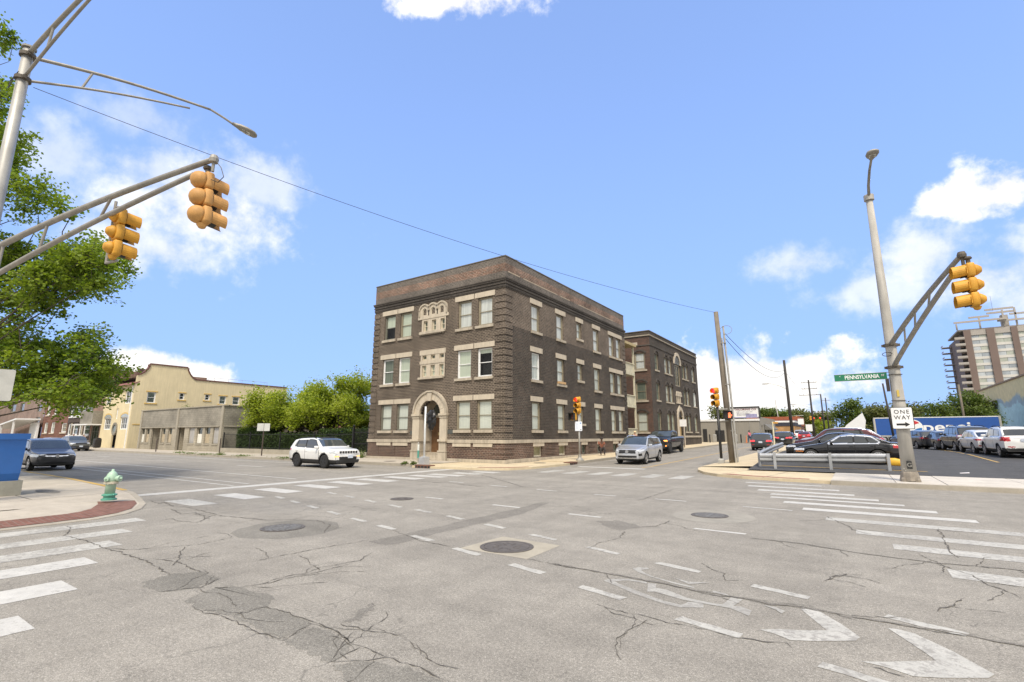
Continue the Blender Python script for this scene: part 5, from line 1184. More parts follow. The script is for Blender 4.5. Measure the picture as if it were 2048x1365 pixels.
b = MB().tube([TIP + Vector((.05, .02, -.05)), TIP + Vector((.17, .07, -.2)), TIP + Vector((.25, .1, -.4)), TIP + Vector((.14, .06, -.5)), TIP + Vector((-.02, 0, -.42))], .008, 5); b.build('cable', M_sigb, lp)
U2, _ = arm(lp, (LP[0], LP[1], 12.1), (LP[0], LP[1], 11.35), (-16.15, 6.25, 12.15), .05, .036, (.32,), n2='lamp_arm', bulge=.1)
MB().tube([U2[-1], (-16.0, 6.6, 12.0), (-15.88, 6.88, 11.86)], .035, 8).build('lamp_arm', M_galvd, lp); lum_head(lp, (-15.9, 6.84, 11.88), (.4, .9, -.28))
arm(lp, (LP[0], LP[1], 12.15), (LP[0], LP[1], 11.4), (-12.6, 2.75, 12.5), .06, .04, (.3,), n2='lamp_arm', bulge=.12); lum_head(lp, (-12.6, 2.75, 12.5), (1, .1, .05))
for z in (12.12, 11.38): band(lp, (LP[0], LP[1], z), .15)
b = MB().tube([(LP[0] + .1, LP[1] - .12, 11.5), (LP[0] - .05, LP[1] - .22, 11.2), (LP[0] + .12, LP[1] - .24, 10.9), (LP[0] + .1, LP[1] - .18, 11.3)], .012, 5); b.build('cable', M_sigb, lp)
signal_head('faded tan traffic light with round backs hanging from the tip of the left mast arm', (-9.72, 3.92, 6.16), pi / 2, ball=True, tilt=-.1)
signal_head('yellow traffic light half way along the left mast arm', (-12.72, 3.5, 6.06), pi / 2, top=False)
b = MB().tube([(-12.98, 3.4, 6.85), (-12.98, 3.4, 5.4)], .03, 8); b.tube([(-12.98, 3.4, 5.42), (-12.7, 3.5, 5.44)], .03, 8); b.tube([(-12.98, 3.4, 6.72), (-12.7, 3.5, 6.68)], .02, 8); b.build('hanger_rod', M_galvd, lp)
# ---- right signal pole
RP = (1.46, 22.9)
rp_ = thing('signal_pole', 'thick grey signal pole with mast arm and street sign on the car park corner', 'signal pole', (RP[0], RP[1], .15))
b = MB().tube([(RP[0], RP[1], z) for z in (.15, 3, 7, 11.05)], [.22, .19, .15, .11], 16); b.build('shaft', M_polec, rp_, smooth=True)
b = MB().lathe([(.30, .02), (.28, .14), (.25, .3), (.225, .34)], 8, Matrix.Translation((RP[0], RP[1], .15)))
for k in range(4): a = pi / 4 + k * pi / 2; b.lathe([(.09, 0), (.085, .08), (.05, .14)], 8, Matrix.Translation((RP[0] + .28 * cos(a), RP[1] + .28 * sin(a), .15)))
b.build('base', plain('base_rusty', (.24, .21, .17), .8, .2, var=.3, scale=5), rp_)
b = MB().lathe([(.17, -.12), (.17, .1), (.1, .12)], 14, Matrix.Translation((RP[0], RP[1], 11.0))); b.build('cap', M_polec, rp_)
b = MB().tube([(RP[0], RP[1], 10.9), (RP[0] + .02, RP[1] - .4, 11.35), (RP[0] + .05, RP[1] - 1.4, 11.5), (RP[0] + .08, RP[1] - 2.4, 11.45)], [.055, .05, .045, .04], 8); b.build('lamp_arm', M_galvd, rp_, smooth=True)
lum_head(rp_, (RP[0] + .08, RP[1] - 2.35, 11.46), (.03, -1, -.06))
RT = Vector((2.62, 15.6, 6.08))
arm(rp_, (RP[0], RP[1], 5.07), (RP[0], RP[1], 4.25), RT, .085, .08, (.27, .45, .66), bulge=.1)
for z in (5.05, 4.22): band(rp_, (RP[0], RP[1], z), .2)
b = MB().lathe([(.0, -.09), (.085, -.07), (.095, 0), (.07, .07), (0, .09)], 12, Matrix.Translation(RT)); b.tube([RT - Vector((0, 0, .05)), RT - Vector((0, 0, .28))], .035, 8); b.build('end_clamp', M_clamp, rp_)
signal_head('yellow traffic light on the tip of the right mast arm', (2.66, 15.62, 5.3), pi + .08, tilt=-.05)
b = MB().cbox((RP[0] + .02, RP[1] - .235, .72), (.15, .05, .26)); b.build('hand_hole', M_sigb, rp_)
text('lettering', 'G', .2, M_galvd, rp_, frame_mat((RP[0] + .02, RP[1] - .265, .72), (1, 0, 0), (0, 0, 1)), bold=True)
for z in (3.0, 3.95): band(rp_, (RP[0], RP[1], z), .195, .015, .0)
b = MB().cbox((RP[0] + .0, RP[1] - .205, 3.25), (.07, .02, .24)); b.build('sticker', plain('sticker_yellow', (.55, .40, .08), .6), rp_)
b = MB().box(RP[0] - .3, RP[0] - .2, RP[1] - .1, RP[1] + .1, 3.35, 3.8); b.build('detector_box', plain('detector_brown', (.07, .055, .045), .7), rp_)
b = MB().tube([(RP[0] - .15 + .15 * cos(t), RP[1] - .22, 4.7 + .07 * sin(t)) for t in [k * 2 * pi / 12 for k in range(12)]], .012, 5); b.build('cable', M_sigb, rp_)
# street-name blade
M_sgreen = plain('sign_green', (.012, .17, .085), .5, var=.08); M_swhite = plain('sign_white', (.78, .78, .76), .5, var=.05); M_sblack = plain('sign_black', (.012, .012, .012), .5)
sg = thing('street_sign', 'green street-name blade reading Pennsylvania St', 'street sign', (.4, 22.86, 3.8))
A = Vector((-.42, 22.86, 3.93)); B = Vector((1.22, 22.84, 3.93)); rt = (B - A).normalized()
MB().cbox((A + B) / 2, ((B - A).length, .02, .25)).build('blade', M_sgreen, sg)
for dz in (.13, -.13): MB().cbox((A + B) / 2 + Vector((0, 0, dz)), ((B - A).length + .02, .028, .012)).build('edge_strip', plain('edge_alu', (.5, .42, .38), .5, .3), sg)
b = MB(); b.tube([B + Vector((0, 0, .12)), (RP[0], RP[1] - .05, 4.05)], .014, 6); b.tube([B + Vector((0, 0, -.12)), (RP[0], RP[1] - .05, 3.81)], .014, 6); b.build('bracket', M_galvd, sg)
fmat = lambda f, dz: frame_mat(A.lerp(B, f) + Vector((0, -.014, dz)), rt, (0, 0, 1))
text('lettering', 'PENNSYLVANIA', .205, M_swhite, sg, fmat(.53, -.005), sx=.74, bold=True); text('lettering', 'ST', .095, M_swhite, sg, fmat(.925, .02), bold=True)
text('lettering', '1300', .06, M_swhite, sg, fmat(.085, .06)); text('lettering', 'E', .1, M_swhite, sg, fmat(.085, -.045), bold=True)
MB().cbox(A.lerp(B, .155) + Vector((0, -.012, 0)), (.008, .004, .19)).build('divider', M_swhite, sg)
# one-way plate
ow = thing('one_way_sign', 'white ONE WAY plate with black arrow on the right signal pole', 'sign', (1.46, 22.6, 2.0))
sc = Vector((1.47, 22.62, 2.36)); rt2 = Vector((1, .05, 0)).normalized(); nrm = rt2.cross(Vector((0, 0, 1)))
def sgn(b, w, h, th, r=.03):
    pts = []
    for (cx, cz, a0) in ((w / 2 - r, h / 2 - r, 0), (-w / 2 + r, h / 2 - r, 90), (-w / 2 + r, -h / 2 + r, 180), (w / 2 - r, -h / 2 + r, 270)):
        for k in range(5): t = radians(a0 + k * 22.5); pts.append((cx + r * cos(t), cz + r * sin(t)))
    return pts
def plate(parent, c, right, up, w, h, mat, th=.004, off=0., name='plate', r=.03):
    right, up = Vector(right).normalized(), Vector(up).normalized(); n = right.cross(up); c = Vector(c) + n * off
    return MB().prism([c + right * x + up * z for x, z in sgn(None, w, h, th, r)], -n * th).build(name, mat, parent)
plate(ow, sc, rt2, (0, 0, 1), .64, .78, M_sblack, .006, .0, 'plate_edge'); plate(ow, sc, rt2, (0, 0, 1), .60, .74, M_swhite, .004, .005)
fo = lambda dx, dz: frame_mat(sc + rt2 * dx + Vector((0, 0, dz)) + nrm * .008, rt2, (0, 0, 1))
text('lettering', 'ONE', .2, M_sblack, ow, fo(0, .215), sx=.95, space=1.25); text('lettering', 'WAY', .2, M_sblack, ow, fo(0, .015), sx=.95, space=1.15)
b = MB(); pa = [(-.19, -.035), (.06, -.035), (.06, -.085), (.2, 0), (.06, .085), (.06, .035), (-.19, .035)]
b.quad(*[sc + rt2 * x + Vector((0, 0, z - .225)) + nrm * .009 for x, z in pa]); b.build('arrow', M_sblack, ow)
# ---- wooden utility pole with conduit
M_wpole = plain('pole_timber', (.19, .16, .122), .9, var=.2, scale=1.5, streak=.35); M_wpoled = plain('pole_timber_dark', (.05, .045, .04), .9, var=.2, scale=1.5, streak=.3)
up_ = thing('utility_pole', 'weathered timber utility pole with grey conduit beside the pedestrian signal', 'utility pole', (-5.74, 30.05, .15))
MB().tube([(-5.74, 30.05, .1), (-5.86, 30.05, 4.5), (-5.99, 30.03, 8.9)], [.175, .15, .125], 14).build('pole', M_wpole, up_, smooth=True)
MB().tube([(-5.47, 30.05, .15), (-5.55, 30.05, 4), (-5.66, 30.05, 8.0)], .055, 8).build('conduit', M_galv, up_); MB().tube([(-5.55, 29.9, .15), (-5.68, 29.9, 5), (-5.75, 29.95, 7.3)], .03, 6).build('conduit', M_galv, up_)
b = MB().tube([(-5.62 + .33 * cos(t) + .1, 30, 7.75 + .26 * sin(t)) for t in [pi * 1.2 - k * 2 * pi * .9 / 14 for k in range(15)]], .014, 5); b.build('cable_loop', M_galvd, up_)
for z in (2.0, 4.6, 7.0): MB().cbox((-5.62 - z * .015, 29.98, z), (.3, .12, .05)).build('strap', M_galvd, up_)
def wire(label, a, c, sag, r=.012, n=26, mat=None):
    a, c = Vector(a), Vector(c)
    b = MB().tube([a.lerp(c, k / n) - Vector((0, 0, sag * 4 * (k / n) * (1 - k / n))) for k in range(n + 1)], r, 5)
    return tag(b.build('overhead_wire', mat or plain('wire_black', (.03, .03, .03), .6), smooth=True), label, 'wire')
wire('long overhead wire from the left signal pole to the timber utility pole', (-17.72, 2.45, 11.2), (-5.97, 30.0, 8.85), .62, .009)
# ---- black post with signal and pedestrian head at that pole
def post_signal(label, x, y, z0, h, r, pmat, base=True, name='signal_post'):
    t = thing(name, label, 'signal post', (x, y, z0))
    MB().tube([(x, y, z0), (x, y, z0 + h)], r, 12).build('post', pmat, t, smooth=True)
    return t
bp = post_signal('slim black signal post on a pale concrete foot beside the timber pole', -6.3, 29.95, .12, 3.3, .075, plain('post_black', (.02, .02, .02), .5))
MB().lathe([(.2, 0), (.2, .3), (.16, .38)], 4, Matrix.Translation((-6.3, 29.95, .1)) @ Matrix.Rotation(pi / 4, 4, 'Z')).build('foot', M_galv, bp)
for z in (2.55, 3.2): MB().tube([(-6.3, 29.95, z), (-5.75, 29.9, z)], .035, 6).build('bracket', M_galv, bp)
signal_head('yellow traffic light showing red on the black post by the timber pole', (-6.33, 29.85, 3.92), radians(-112), lit='red', top=False, scale=.98)
def hand(parent, c, right, nrm_, s, mat):
    """raised-hand symbol: palm, four fingers, thumb"""
    right = Vector(right); nrm_ = Vector(nrm_); up = Vector((0, 0, 1)); b = MB()
    def q(x0, x1, z0, z1, sl=0): b.quad(*[Vector(c) + right * x * s + up * z * s + nrm_ * .004 for x, z in ((x0, z0), (x1, z0), (x1 + sl, z1), (x0 + sl, z1))])
    q(-.3, .22, -.6, .05)
    for i, (x, h) in enumerate(((-.3, .45), (-.165, .58), (-.03, .6), (.105, .5))): q(x, x + .115, .05, h)
    q(.22, .42, -.25, .12, .16)
    return b.build('hand_symbol', mat, parent)
def ped(label, c, facing, lit):
    d = Vector(facing).normalized(); r = Vector((-d.y, d.x, 0)); t = thing('pedestrian_signal', label, 'pedestrian signal', c)
    Mr = Matrix(((d.x, r.x, 0), (d.y, r.y, 0), (0, 0, 1)))
    MB().rbox(c, (.22, .48, .46), .25, Mr).build('housing', M_sigb if lit else M_sigy, t, smooth=False)
    MB().cbox(Vector(c) + d * .105, (.03, .43, .4), Mr).build('face', M_sigb, t)
    b = MB(); 
    for (dy, dz, w, h) in ((.23, 0, .02, .46), (-.23, 0, .02, .46), (0, .23, .48, .02)): b.cbox(Vector(c) + d * .17 + r * dy + Vector((0, 0, dz)), (.16, w, h), Mr)
    b.build('hood', M_sigb, t); hand(t, Vector(c) + d * .122 - r * (-.09 if lit else .0), r, d, .24, M_hand if lit else M_handoff)
ped('black pedestrian signal with lit orange hand on the timber pole', (-5.72, 29.72, 2.86), (.12, -1, 0), True)
# ---- post on the building corner
sp_ = post_signal('grey signal post with white notice in front of the brick side wall', -14.72, 29.2, .15, 2.95, .06, M_galv)
MB().lathe([(.27, 0), (.27, .05), (.2, .12), (.12, .22), (.1, .4)], 8, Matrix.Translation((-14.72, 29.2, .15))).build('foot', M_galvd, sp_)
MB().tube([(-14.72, 29.2, 3.0), (-15.0, 29.0, 2.98)], .03, 6).build('bracket', M_galvd, sp_)
signal_head('yellow traffic light showing red in front of the brick side wall', (-14.72, 29.12, 3.7), radians(-100), lit='red', top=False)
ped('pedestrian signal with dark face beside the white notice', (-15.02, 29.05, 2.95), (-.35, -1, 0), False)
no = thing('notice_plate', 'white notice plate with small blue print on the grey signal post', 'sign', (-14.72, 29.1, 2.0))
nr = Vector((.95, .3, 0)).normalized(); nc = Vector((-14.7, 29.1, 2.33)); nn = nr.cross(Vector((0, 0, 1)))
plate(no, nc, nr, (0, 0, 1), .46, .6, plain('notice_white', (.72, .76, .82), .5), .006)
b = MB()
for k in range(9): b.quad(*[nc + nr * x + Vector((0, 0, z)) + nn * .003 for x, z in ((-.17, .2 - k * .045), (-.17 + random.uniform(.12, .22), .2 - k * .045), (-.17 + .12, .212 - k * .045), (-.17, .212 - k * .045))])
tag(b.build('small_print', plain('print_blue', (.45, .55, .72), .6), no), kind='stuff')
b = MB(); b.quad(*[nc + nr * x + Vector((0, 0, z)) + nn * .003 for x, z in ((.08, .14), (.17, .14), (.17, .24), (.08, .24))]); b.build('blue_mark', plain('mark_blue', (.2, .35, .6), .6), no); MB().quad(*[nc + nr * x + Vector((0, 0, z)) + nn * .003 for x, z in ((.1, -.24), (.18, -.24), (.18, -.2), (.1, -.2))]).build('black_mark', M_sblack, no)
# ---- bagged signal post by the entrance
bg_ = post_signal('silver signal post with its head bagged in black plastic by the entrance', -20.2, 20.72, .13, 3.25, .06, plain('post_silver', (.62, .63, .62), .45, .3))
MB().lathe([(.3, 0), (.3, .42), (.12, .46)], 4, Matrix.Translation((-20.2, 20.72, .12)) @ Matrix.Rotation(pi / 4, 4, 'Z')).build('foot', plain('foot_alu', (.45, .46, .47), .5, .4), bg_)
b = MB(); random.seed(11); n = 14; vv = []
for j in range(9):
    z = 2.05 + j * .14; rr = [.1, .17, .23, .26, .28, .29, .27, .22, .1][j]
    for k in range(n): a = 2 * pi * k / n; q = rr * random.uniform(.72, 1.15); b.v.append((-19.85 + q * cos(a), 20.85 + q * sin(a), z + random.uniform(-.04, .04)))
b.f = [(j * n + k, j * n + (k + 1) % n, (j + 1) * n + (k + 1) % n, (j + 1) * n + k) for j in range(8) for k in range(n)] + [tuple(range(n)), tuple(range(8 * n, 9 * n))]
b.build('plastic_bag', plain('bag_black', (.012, .012, .013), .28, var=.3, scale=8), bg_)
# delineator
dl = thing('marker_post', 'short white and green marker post on the kerb by the entrance', 'marker post', (-22.0, 22.05, .15))
MB().tube([(-22, 22.05, .15), (-22, 22.05, .4)], .03, 8).build('stake', M_galv, dl); MB().tube([(-22, 22.05, .4), (-22, 22.05, .85)], .06, 8).build('green_sleeve', plain('sleeve_green', (.08, .3, .24), .6), dl); MB().tube([(-22, 22.05, .85), (-22, 22.05, 1.2)], .06, 8).build('white_sleeve', plain('sleeve_white', (.65, .68, .64), .6), dl); MB().lathe([(.06, 0), (.045, .03), (.04, .12), (.01, .16)], 8, Matrix.Translation((-22, 22.05, 1.2))).build('cap', M_galv, dl)
# storm drain inlets
for (lab, x, y, rz) in [('rusty kerb drain inlet in front of the entrance', -19.6, 20.05, .05), ('rusty kerb drain inlet beside the grey signal post', -14.35, 27.5, pi / 2 + .05)]:
    t = thing('drain_inlet', lab, 'drain', (x, y, 0), rz)
    MB().box(-.55, .55, -.1, .35, .115, .165).build('hood', plain('rust_brown', (.17, .085, .055), .85, var=.3, scale=10), t, False); MB().box(-.5, .5, -.09, .3, .005, .112).build('throat', M_dark, t, False)
    b = MB()
    for k in range(4): b.box(-.36 + k * .24, -.32 + k * .24, -.11, -.07, .0, .115)
    b.build('bars', plain('rust_brown', (1, 1, 1)), t, False)
for (lab, x, y) in [('dark round utility lid in the pavement left of the entrance', -24.3, 21.9), ('dark round utility lid in the tan pavement before the side wall', -15.9, 26.2)]:
    t = thing('utility_cover', lab, 'manhole', (x, y, .12)); z = .152 if x < -20 else .112
    MB().lathe([(.38, z), (.38, z + .008), (.3, z + .01), (.05, z + .01)], 20, Matrix.Translation((x, y, 0))).build('lid', M_iron, t)
# ---- hydrant
M_hyd = plain('hydrant_green', (.35, .50, .37), .5, var=.12, scale=6, coat=.1); M_hydd = plain('hydrant_foot', (.09, .30, .22), .5, var=.2, scale=8); M_hydr = plain('hydrant_rust', (.45, .42, .33), .7, var=.3, scale=14)
hy = thing('fire_hydrant', 'pale green fire hydrant on the near-left corner', 'hydrant', (-16.19, 5.08, .11))
T = Matrix.Translation((-16.19, 5.08, .1))
MB().lathe([(.17, 0), (.17, .035), (.125, .05), (.125, .1), (.165, .115), (.165, .145), (.115, .16)], 20, T).build('foot', M_hydd, hy, smooth=False)
MB().lathe([(.112, .16), (.112, .40), (.118, .41)], 20, T).build('barrel', M_hyd, hy, smooth=True)
MB().lathe([(.118, .40), (.155, .41), (.155, .455), (.12, .465)], 20, T).build('flange', M_hydr, hy)
MB().lathe([(.12, .465), (.135, .5), (.13, .58), (.105, .66), (.06, .715), (.035, .725), (.03, .775), (.005, .78)], 20, T).build('bonnet', M_hyd, hy, smooth=True)
for (a, r, l, nm) in ((radians(35), .062, .22, 'hose_outlet'), (radians(125), .045, .17, 'hose_outlet'), (radians(-60), .05, .17, 'hose_outlet')):
    Mo = T @ Matrix.Translation((0, 0, .54)) @ Matrix.Rotation(a, 4, 'Z') @ Matrix.Rotation(pi / 2, 4, 'Y')
    o = MB().lathe([(r, .08), (r, l - .05), (r * 1.3, l - .05), (r * 1.3, l), (r * .5, l + .005), (r * .4, l + .05), (.005, l + .055)], 14, Mo).build(nm, M_hyd, hy)
for k in range(8):
    a = k * pi / 4; MB().cbox(T @ Vector((.145 * cos(a), .145 * sin(a), .435)), (.03, .03, .07)).build('bolt', M_hydr, hy)
# ---- blue cabinet on a concrete plinth
cbx = thing('blue_cabinet', 'bright blue leaning roadside cabinet on a concrete block', 'cabinet', (-19.6, 3.6, .13))
M_blue = plain('cabinet_blue', (.022, .13, .42), .4, var=.06, coat=.2); M_blued = plain('cabinet_navy', (.01, .035, .06), .5)
MB().box(-20.5, -19.2, 2.7, 4.0, .13, .52).build('plinth', concrete('plinth_concrete', (.30, .29, .24)), cbx)
Mx = Matrix.Translation((-19.75, 3.45, .52))
b = MB().prism([Mx @ Vector(p) for p in ((-.55, -.65, 0), (.42, -.65, 0), (.5, -.65, .2), (.62, -.65, 1.12), (-.55, -.65, 1.12))], (0, 1.12, 0)); b.build('body', M_blue, cbx)
b = MB().prism([Mx @ Vector(p) for p in ((-.58, -.7, 1.12), (.66, -.7, 1.12), (.68, -.7, 1.28), (-.58, -.7, 1.28))], (0, 1.22, 0)); b.build('lid', M_blue, cbx)
MB().lathe([(.06, 0), (.06, .03), (.02, .04)], 12, Matrix.Translation((-19.2, 3.35, .33)) @ Matrix.Rotation(pi / 2, 4, 'Y')).build('anchor_cap', M_white, cbx)
# back of a grey sign at the left edge, tall post out of frame
gsn = thing('road_sign', 'bare grey back of a large sign plate at the left edge', 'sign', (-17.2, 2.9, .13))
plate(gsn, (-17.42, 2.62, 2.98), (.25, 1, 0), (0, 0, 1), 1.0, .78, plain('sign_back_alu', (.46, .46, .42), .6, .2, var=.1), .01, r=.04); MB().box(-17.56, -17.48, 2.26, 2.34, .13, 3.4).build('post', M_galvd, gsn)
# ---- small roadside posts on the far pavement
def sign_post(label, x, y, h, pw=None, ph=None, pmat=None, z0=.15, rt=(.9, .4, 0), pz=None):
    t = thing('sign_post', label, 'sign', (x, y, z0)); MB().box(x - .035, x + .035, y - .035, y + .035, z0, z0 + h).build('post', plain('post_brown', (.075, .055, .045), .7), t)
    if pw: plate(t, (x, y - .045, (pz or z0 + h - ph / 2)), rt, (0, 0, 1), pw, ph, pmat or M_galv, .006)
    return t
sign_post('brown post with a blank pale plate before the hedge', -39.3, 21.95, 2.55, 1.0, .6, plain('plate_pale', (.52, .53, .50), .5), rt=(.8, .6, 0))
sign_post('short brown post before the shop row recess', -57.5, 21.3, 1.25); sign_post('brown post at the right end of the shop row', -45.4, 21.6, 1.35)
sign_post('dark post with a small pale plate before the farther brick block', -15.2, 55.0, 3.0, .75, .75, M_swhite, z0=gz(55) + .12, rt=(1, -.1, 0))
tb = thing('litter_bin', 'tall black litter bin on the pavement by the yellow building', 'bin', (-82.1, 23.6, .15)); MB().rbox((-82.1, 23.6, .75), (.75, .75, 1.2), .3).build('body', plain('bin_black', (.02, .017, .015), .5), tb); MB().lathe([(.36, 0), (.38, .05), (.1, .12)], 14, Matrix.Translation((-82.1, 23.6, 1.33))).build('lid', M_sigb, tb)
# ---- guard rail round the car park
M_rail = plain('guard_rail_galv', (.38, .39, .395), .5, .4, var=.12, scale=3, streak=.1)
def w_beam(label, pts, posts, end=False, cut=False):
    t = thing('guard_rail', label, 'guard rail', (*pts[0][:2], pts[0][2]))
    prof = [(o, z * 1.3 - .1) for o, z in ((0, .31), (.03, .285), (.085, .25), (.085, .2), (.02, .165), (.02, .145), (.085, .11), (.085, .06), (.03, .025), (0, 0))]
    for a, c in zip(pts, pts[1:]):
        a, c = Vector(a), Vector(c); d = (c - a); d.z = 0; d.normalize(); n = Vector((d.y, -d.x, 0)); b = MB(); m = len(prof)
        for p in (a, c):
            for (o, z) in prof: b.v.append(tuple(p + n * o + Vector((0, 0, z + .44))))
        b.f = [(k, k + 1, m + k + 1, m + k) for k in range(m - 1)]; b.build('beam', M_rail, t)
    for p in posts: MB().box(p[0] - .06, p[0] + .06, p[1] - .15, p[1] - .09, p[2], p[2] + .82).build('post', M_rail, t)
    return t
g1 = w_beam('silver guard rail before the black sedans with a yellow end', [(-3.95, 27.3, .14), (-3.44, 27.34, .14), (-1.1, 27.68, .17), (1.05, 28.02, .2)], [(-3.3, 27.3, .14), (-1.05, 27.62, .14), (1.12, 27.98, .14)])
b = MB(); e = [Vector((1.05, 27.95, .6)), Vector((1.35, 27.98, .6)), Vector((1.6, 28.02, .56)), Vector((1.72, 28.05, .5))]; hh = [.16, .17, .14, .06]; n = 8
for p, h in zip(e, hh):
    for k in range(n): a = 2 * pi * k / n; b.v.append((p.x, p.y + .06 * cos(a), p.z + h * sin(a)))
b.f = [(j * n + k, j * n + (k + 1) % n, (j + 1) * n + (k + 1) % n, (j + 1) * n + k) for j in range(3) for k in range(n)] + [tuple(range(n)), tuple(range(3 * n, 4 * n))]
b.build('end_shoe', plain('end_shoe_yellow', (.62, .36, .03), .5, var=.12), g1, smooth=True)
g2 = w_beam('silver guard rail running along the side street beside the black sedans', [(-4.05, 27.5, .2), (-4.3, 31, .25), (-4.5, 36, .35), (-4.7, 44, .5)], [(-4.1, 28.2, .2), (-4.35, 32, .25), (-4.5, 36, .3), (-4.6, 40, .4)])
# ---- farther poles up the street
def far_pole(label, x, y, top, lean=0, arms=(), lamp=None, r=.15, mat=None, xf=0):
    z0 = gz(y) + .1; t = thing('utility_pole', label, 'utility pole', (x, y, z0))
    MB().tube([(x, y, z0), (x + lean, y, top)], [r, r * .72], 10).build('pole', mat or M_wpoled, t, smooth=True)
    for (z, w) in arms: MB().cbox((x + lean * .9, y, z), (w, .1, .1)).build('cross_arm', M_wpole, t)
    for (z, w) in arms:
        for sx in (-.48, -.3, .3, .48): MB().lathe([(.05, 0), (.06, .1), (.02, .16)], 6, Matrix.Translation((x + lean * .9 + sx * w, y, z + .05))).build('insulator', M_galv, t)
    if xf: MB().lathe([(.28, 0), (.3, .05), (.3, .75), (.2, .85)], 10, Matrix.Translation((x + .4, y, top - xf))).build('transformer', M_galvd, t)
    if lamp:
        z, dx, dy = lamp; MB().tube([(x, y, z), (x + dx * .5, y + dy * .5, z + .55), (x + dx * .9, y + dy * .9, z + .8), (x + dx, y + dy, z + .78)], .04, 6).build('lamp_arm', M_galv, t); lum_head(t, (x + dx, y + dy, z + .8), (dx, dy, -.05), M_galv, L=.7)
    return t
far_pole('dark leaning utility pole with a lamp arm over the side street', -6.3, 70.3, 11.1, -.1, lamp=(7.4, -2.0, -.3), r=.2)
far_pole('dark utility pole with three cross arms and a lamp', -6.3, 111, 12.3, 0, ((11.8, 2.6), (10.6, 2.6), (9.4, 3.6)), lamp=(6.9, -2.6, 0), r=.2)
far_pole('bare utility pole right of the one with three cross arms', -6.3, 153, 12.4, 0, (), r=.22); far_pole('far utility pole carrying a transformer', -6.2, 178, 13, 0, ((12.2, 2.4), (7.8, 3)), r=.22, xf=5.5)
far_pole('third-farthest utility pole up the side street', -5.2, 225, 12.5, 0, ((10.5, 2.6),), r=.24); far_pole('second-farthest utility pole up the side street', -4.5, 280, 11.5, 0, ((10, 2.6),), r=.26); far_pole('farthest utility pole up the side street', -3.6, 330, 12.5, 0, ((10, 3),), r=.28)
far_pole('slender grey pole behind the tan diner', -15, 140, 10.5, -.6, (), r=.13, mat=M_galv); far_pole('thin dark pole in front of the painted warehouse', 16.1, 116.5, 10.6, .0, (), r=.2, mat=M_wpole)
far_pole('bare dark pole beside the one way plate', 3.5, 68, 7.4, -.35, (), r=.12)
for (lab, a, c, s) in [('upper cable drooping from the timber pole to the dark leaning pole', (-5.62, 30.1, 7.6), (-6.4, 70.3, 9.9), 1.0), ('lower cable drooping from the timber pole to the dark leaning pole', (-5.62, 30.1, 7.3), (-6.4, 70.3, 9.6), 1.4), ('cable between the dark leaning pole and the three-arm pole', (-6.4, 70.3, 9.7), (-6.3, 111, 9.6), .8), ('cable crossing the street from the three-arm pole to the left', (-6.3, 111, 7.6), (-45, 120, 7.6), .4), ('cable running right from the far poles over the trailer', (-6.2, 178, 9.5), (60, 178, 9.2), .6)]: wire(lab, a, c, s, .016)
# ---- next junction up the street
M_sgn2 = M_swhite
for (lab, x0, x1, y, z) in [('mast arm crossing the far junction from the left', -24, -12, 172, 7.4), ('mast arm reaching right over the far junction', 4.5, -9, 176, 8.4)]:
    t = thing('signal_pole', lab, 'signal pole', (x0, y, 1.4)); MB().tube([(x0, y, 1.4), (x0, y, 9)], .18, 8).build('shaft', M_galv, t); MB().tube([(x0, y, z - .8), ((x0 + x1) / 2, y, z), (x1, y, z + .2)], .09, 6).build('mast_arm', M_galv, t)
for (lab, x, lit, az) in [('leftmost tan traffic light at the far junction', -20.2, None, pi / 2), ('second tan traffic light from the left at the far junction', -19.3, None, pi / 2), ('lone tan traffic light over the diner roof', -14, None, pi / 2), ('amber-cased traffic light left of the lit red ones', -10.6, None, 0), ('left one of the two lit red traffic lights at the far junction', -9.7, 'red', -pi / 2), ('right one of the two lit red traffic lights at the far junction', -8.1, 'red', -pi / 2)]:
    signal_head(lab, (x, 173 if x < -12 else 176.5, 6.9 if x < -10 else 6.5), az, lit=lit, scale=1.15)
sp2 = sign_post('white square sign on a post at the far junction', -10.5, 165, 3.4, 1.6, 1.9, M_swhite, z0=1.4, rt=(1, 0, 0)); sign_post('small white plate on a post up the side street', -6.9, 92, 3.6, .8, .9, M_swhite, z0=gz(92), rt=(1, 0, 0))
mp = thing('marker_pole', 'pale yellow marker pole on the kerb in front of the dark suv', 'marker post', (-6.2, 52, gz(52))); MB().tube([(-6.2, 52, .3), (-6.2, 52, 3.0)], .06, 8).build('pole', plain('pole_cream', (.62, .58, .42), .6), mp); MB().cbox((-6.0, 52, 2.9), (.5, .05, .14)).build('yellow_tag', M_sigy, mp)
# forecourt posts and dispensers by the grey shop
for (lab, x) in [('left grey dispenser between black bollards by the grey shop', -17.2), ('right grey dispenser between black bollards by the grey shop', -14.3)]:
    t = thing('dispenser', lab, 'dispenser', (x, 78.5, .7)); MB().rbox((x, 78.5, 1.3), (.5, .4, 1.2), .3).build('body', M_galv, t)
    for dx in (-.7, .7): MB().tube([(x + dx, 78.4, .7), (x + dx, 78.4, 1.9)], .09, 8).build('bollard', M_sigb, t)
cn = thing('traffic_cone', 'slim orange marker cone by the grey shop wall', 'cone', (-13.0, 79, .7)); MB().lathe([(.17, 0), (.17, .04), (.08, .06), (.05, 1.0), (.03, 1.02)], 10, Matrix.Translation((-13.0, 79, .7))).build('cone', plain('cone_orange', (.7, .2, .06), .6), cn)
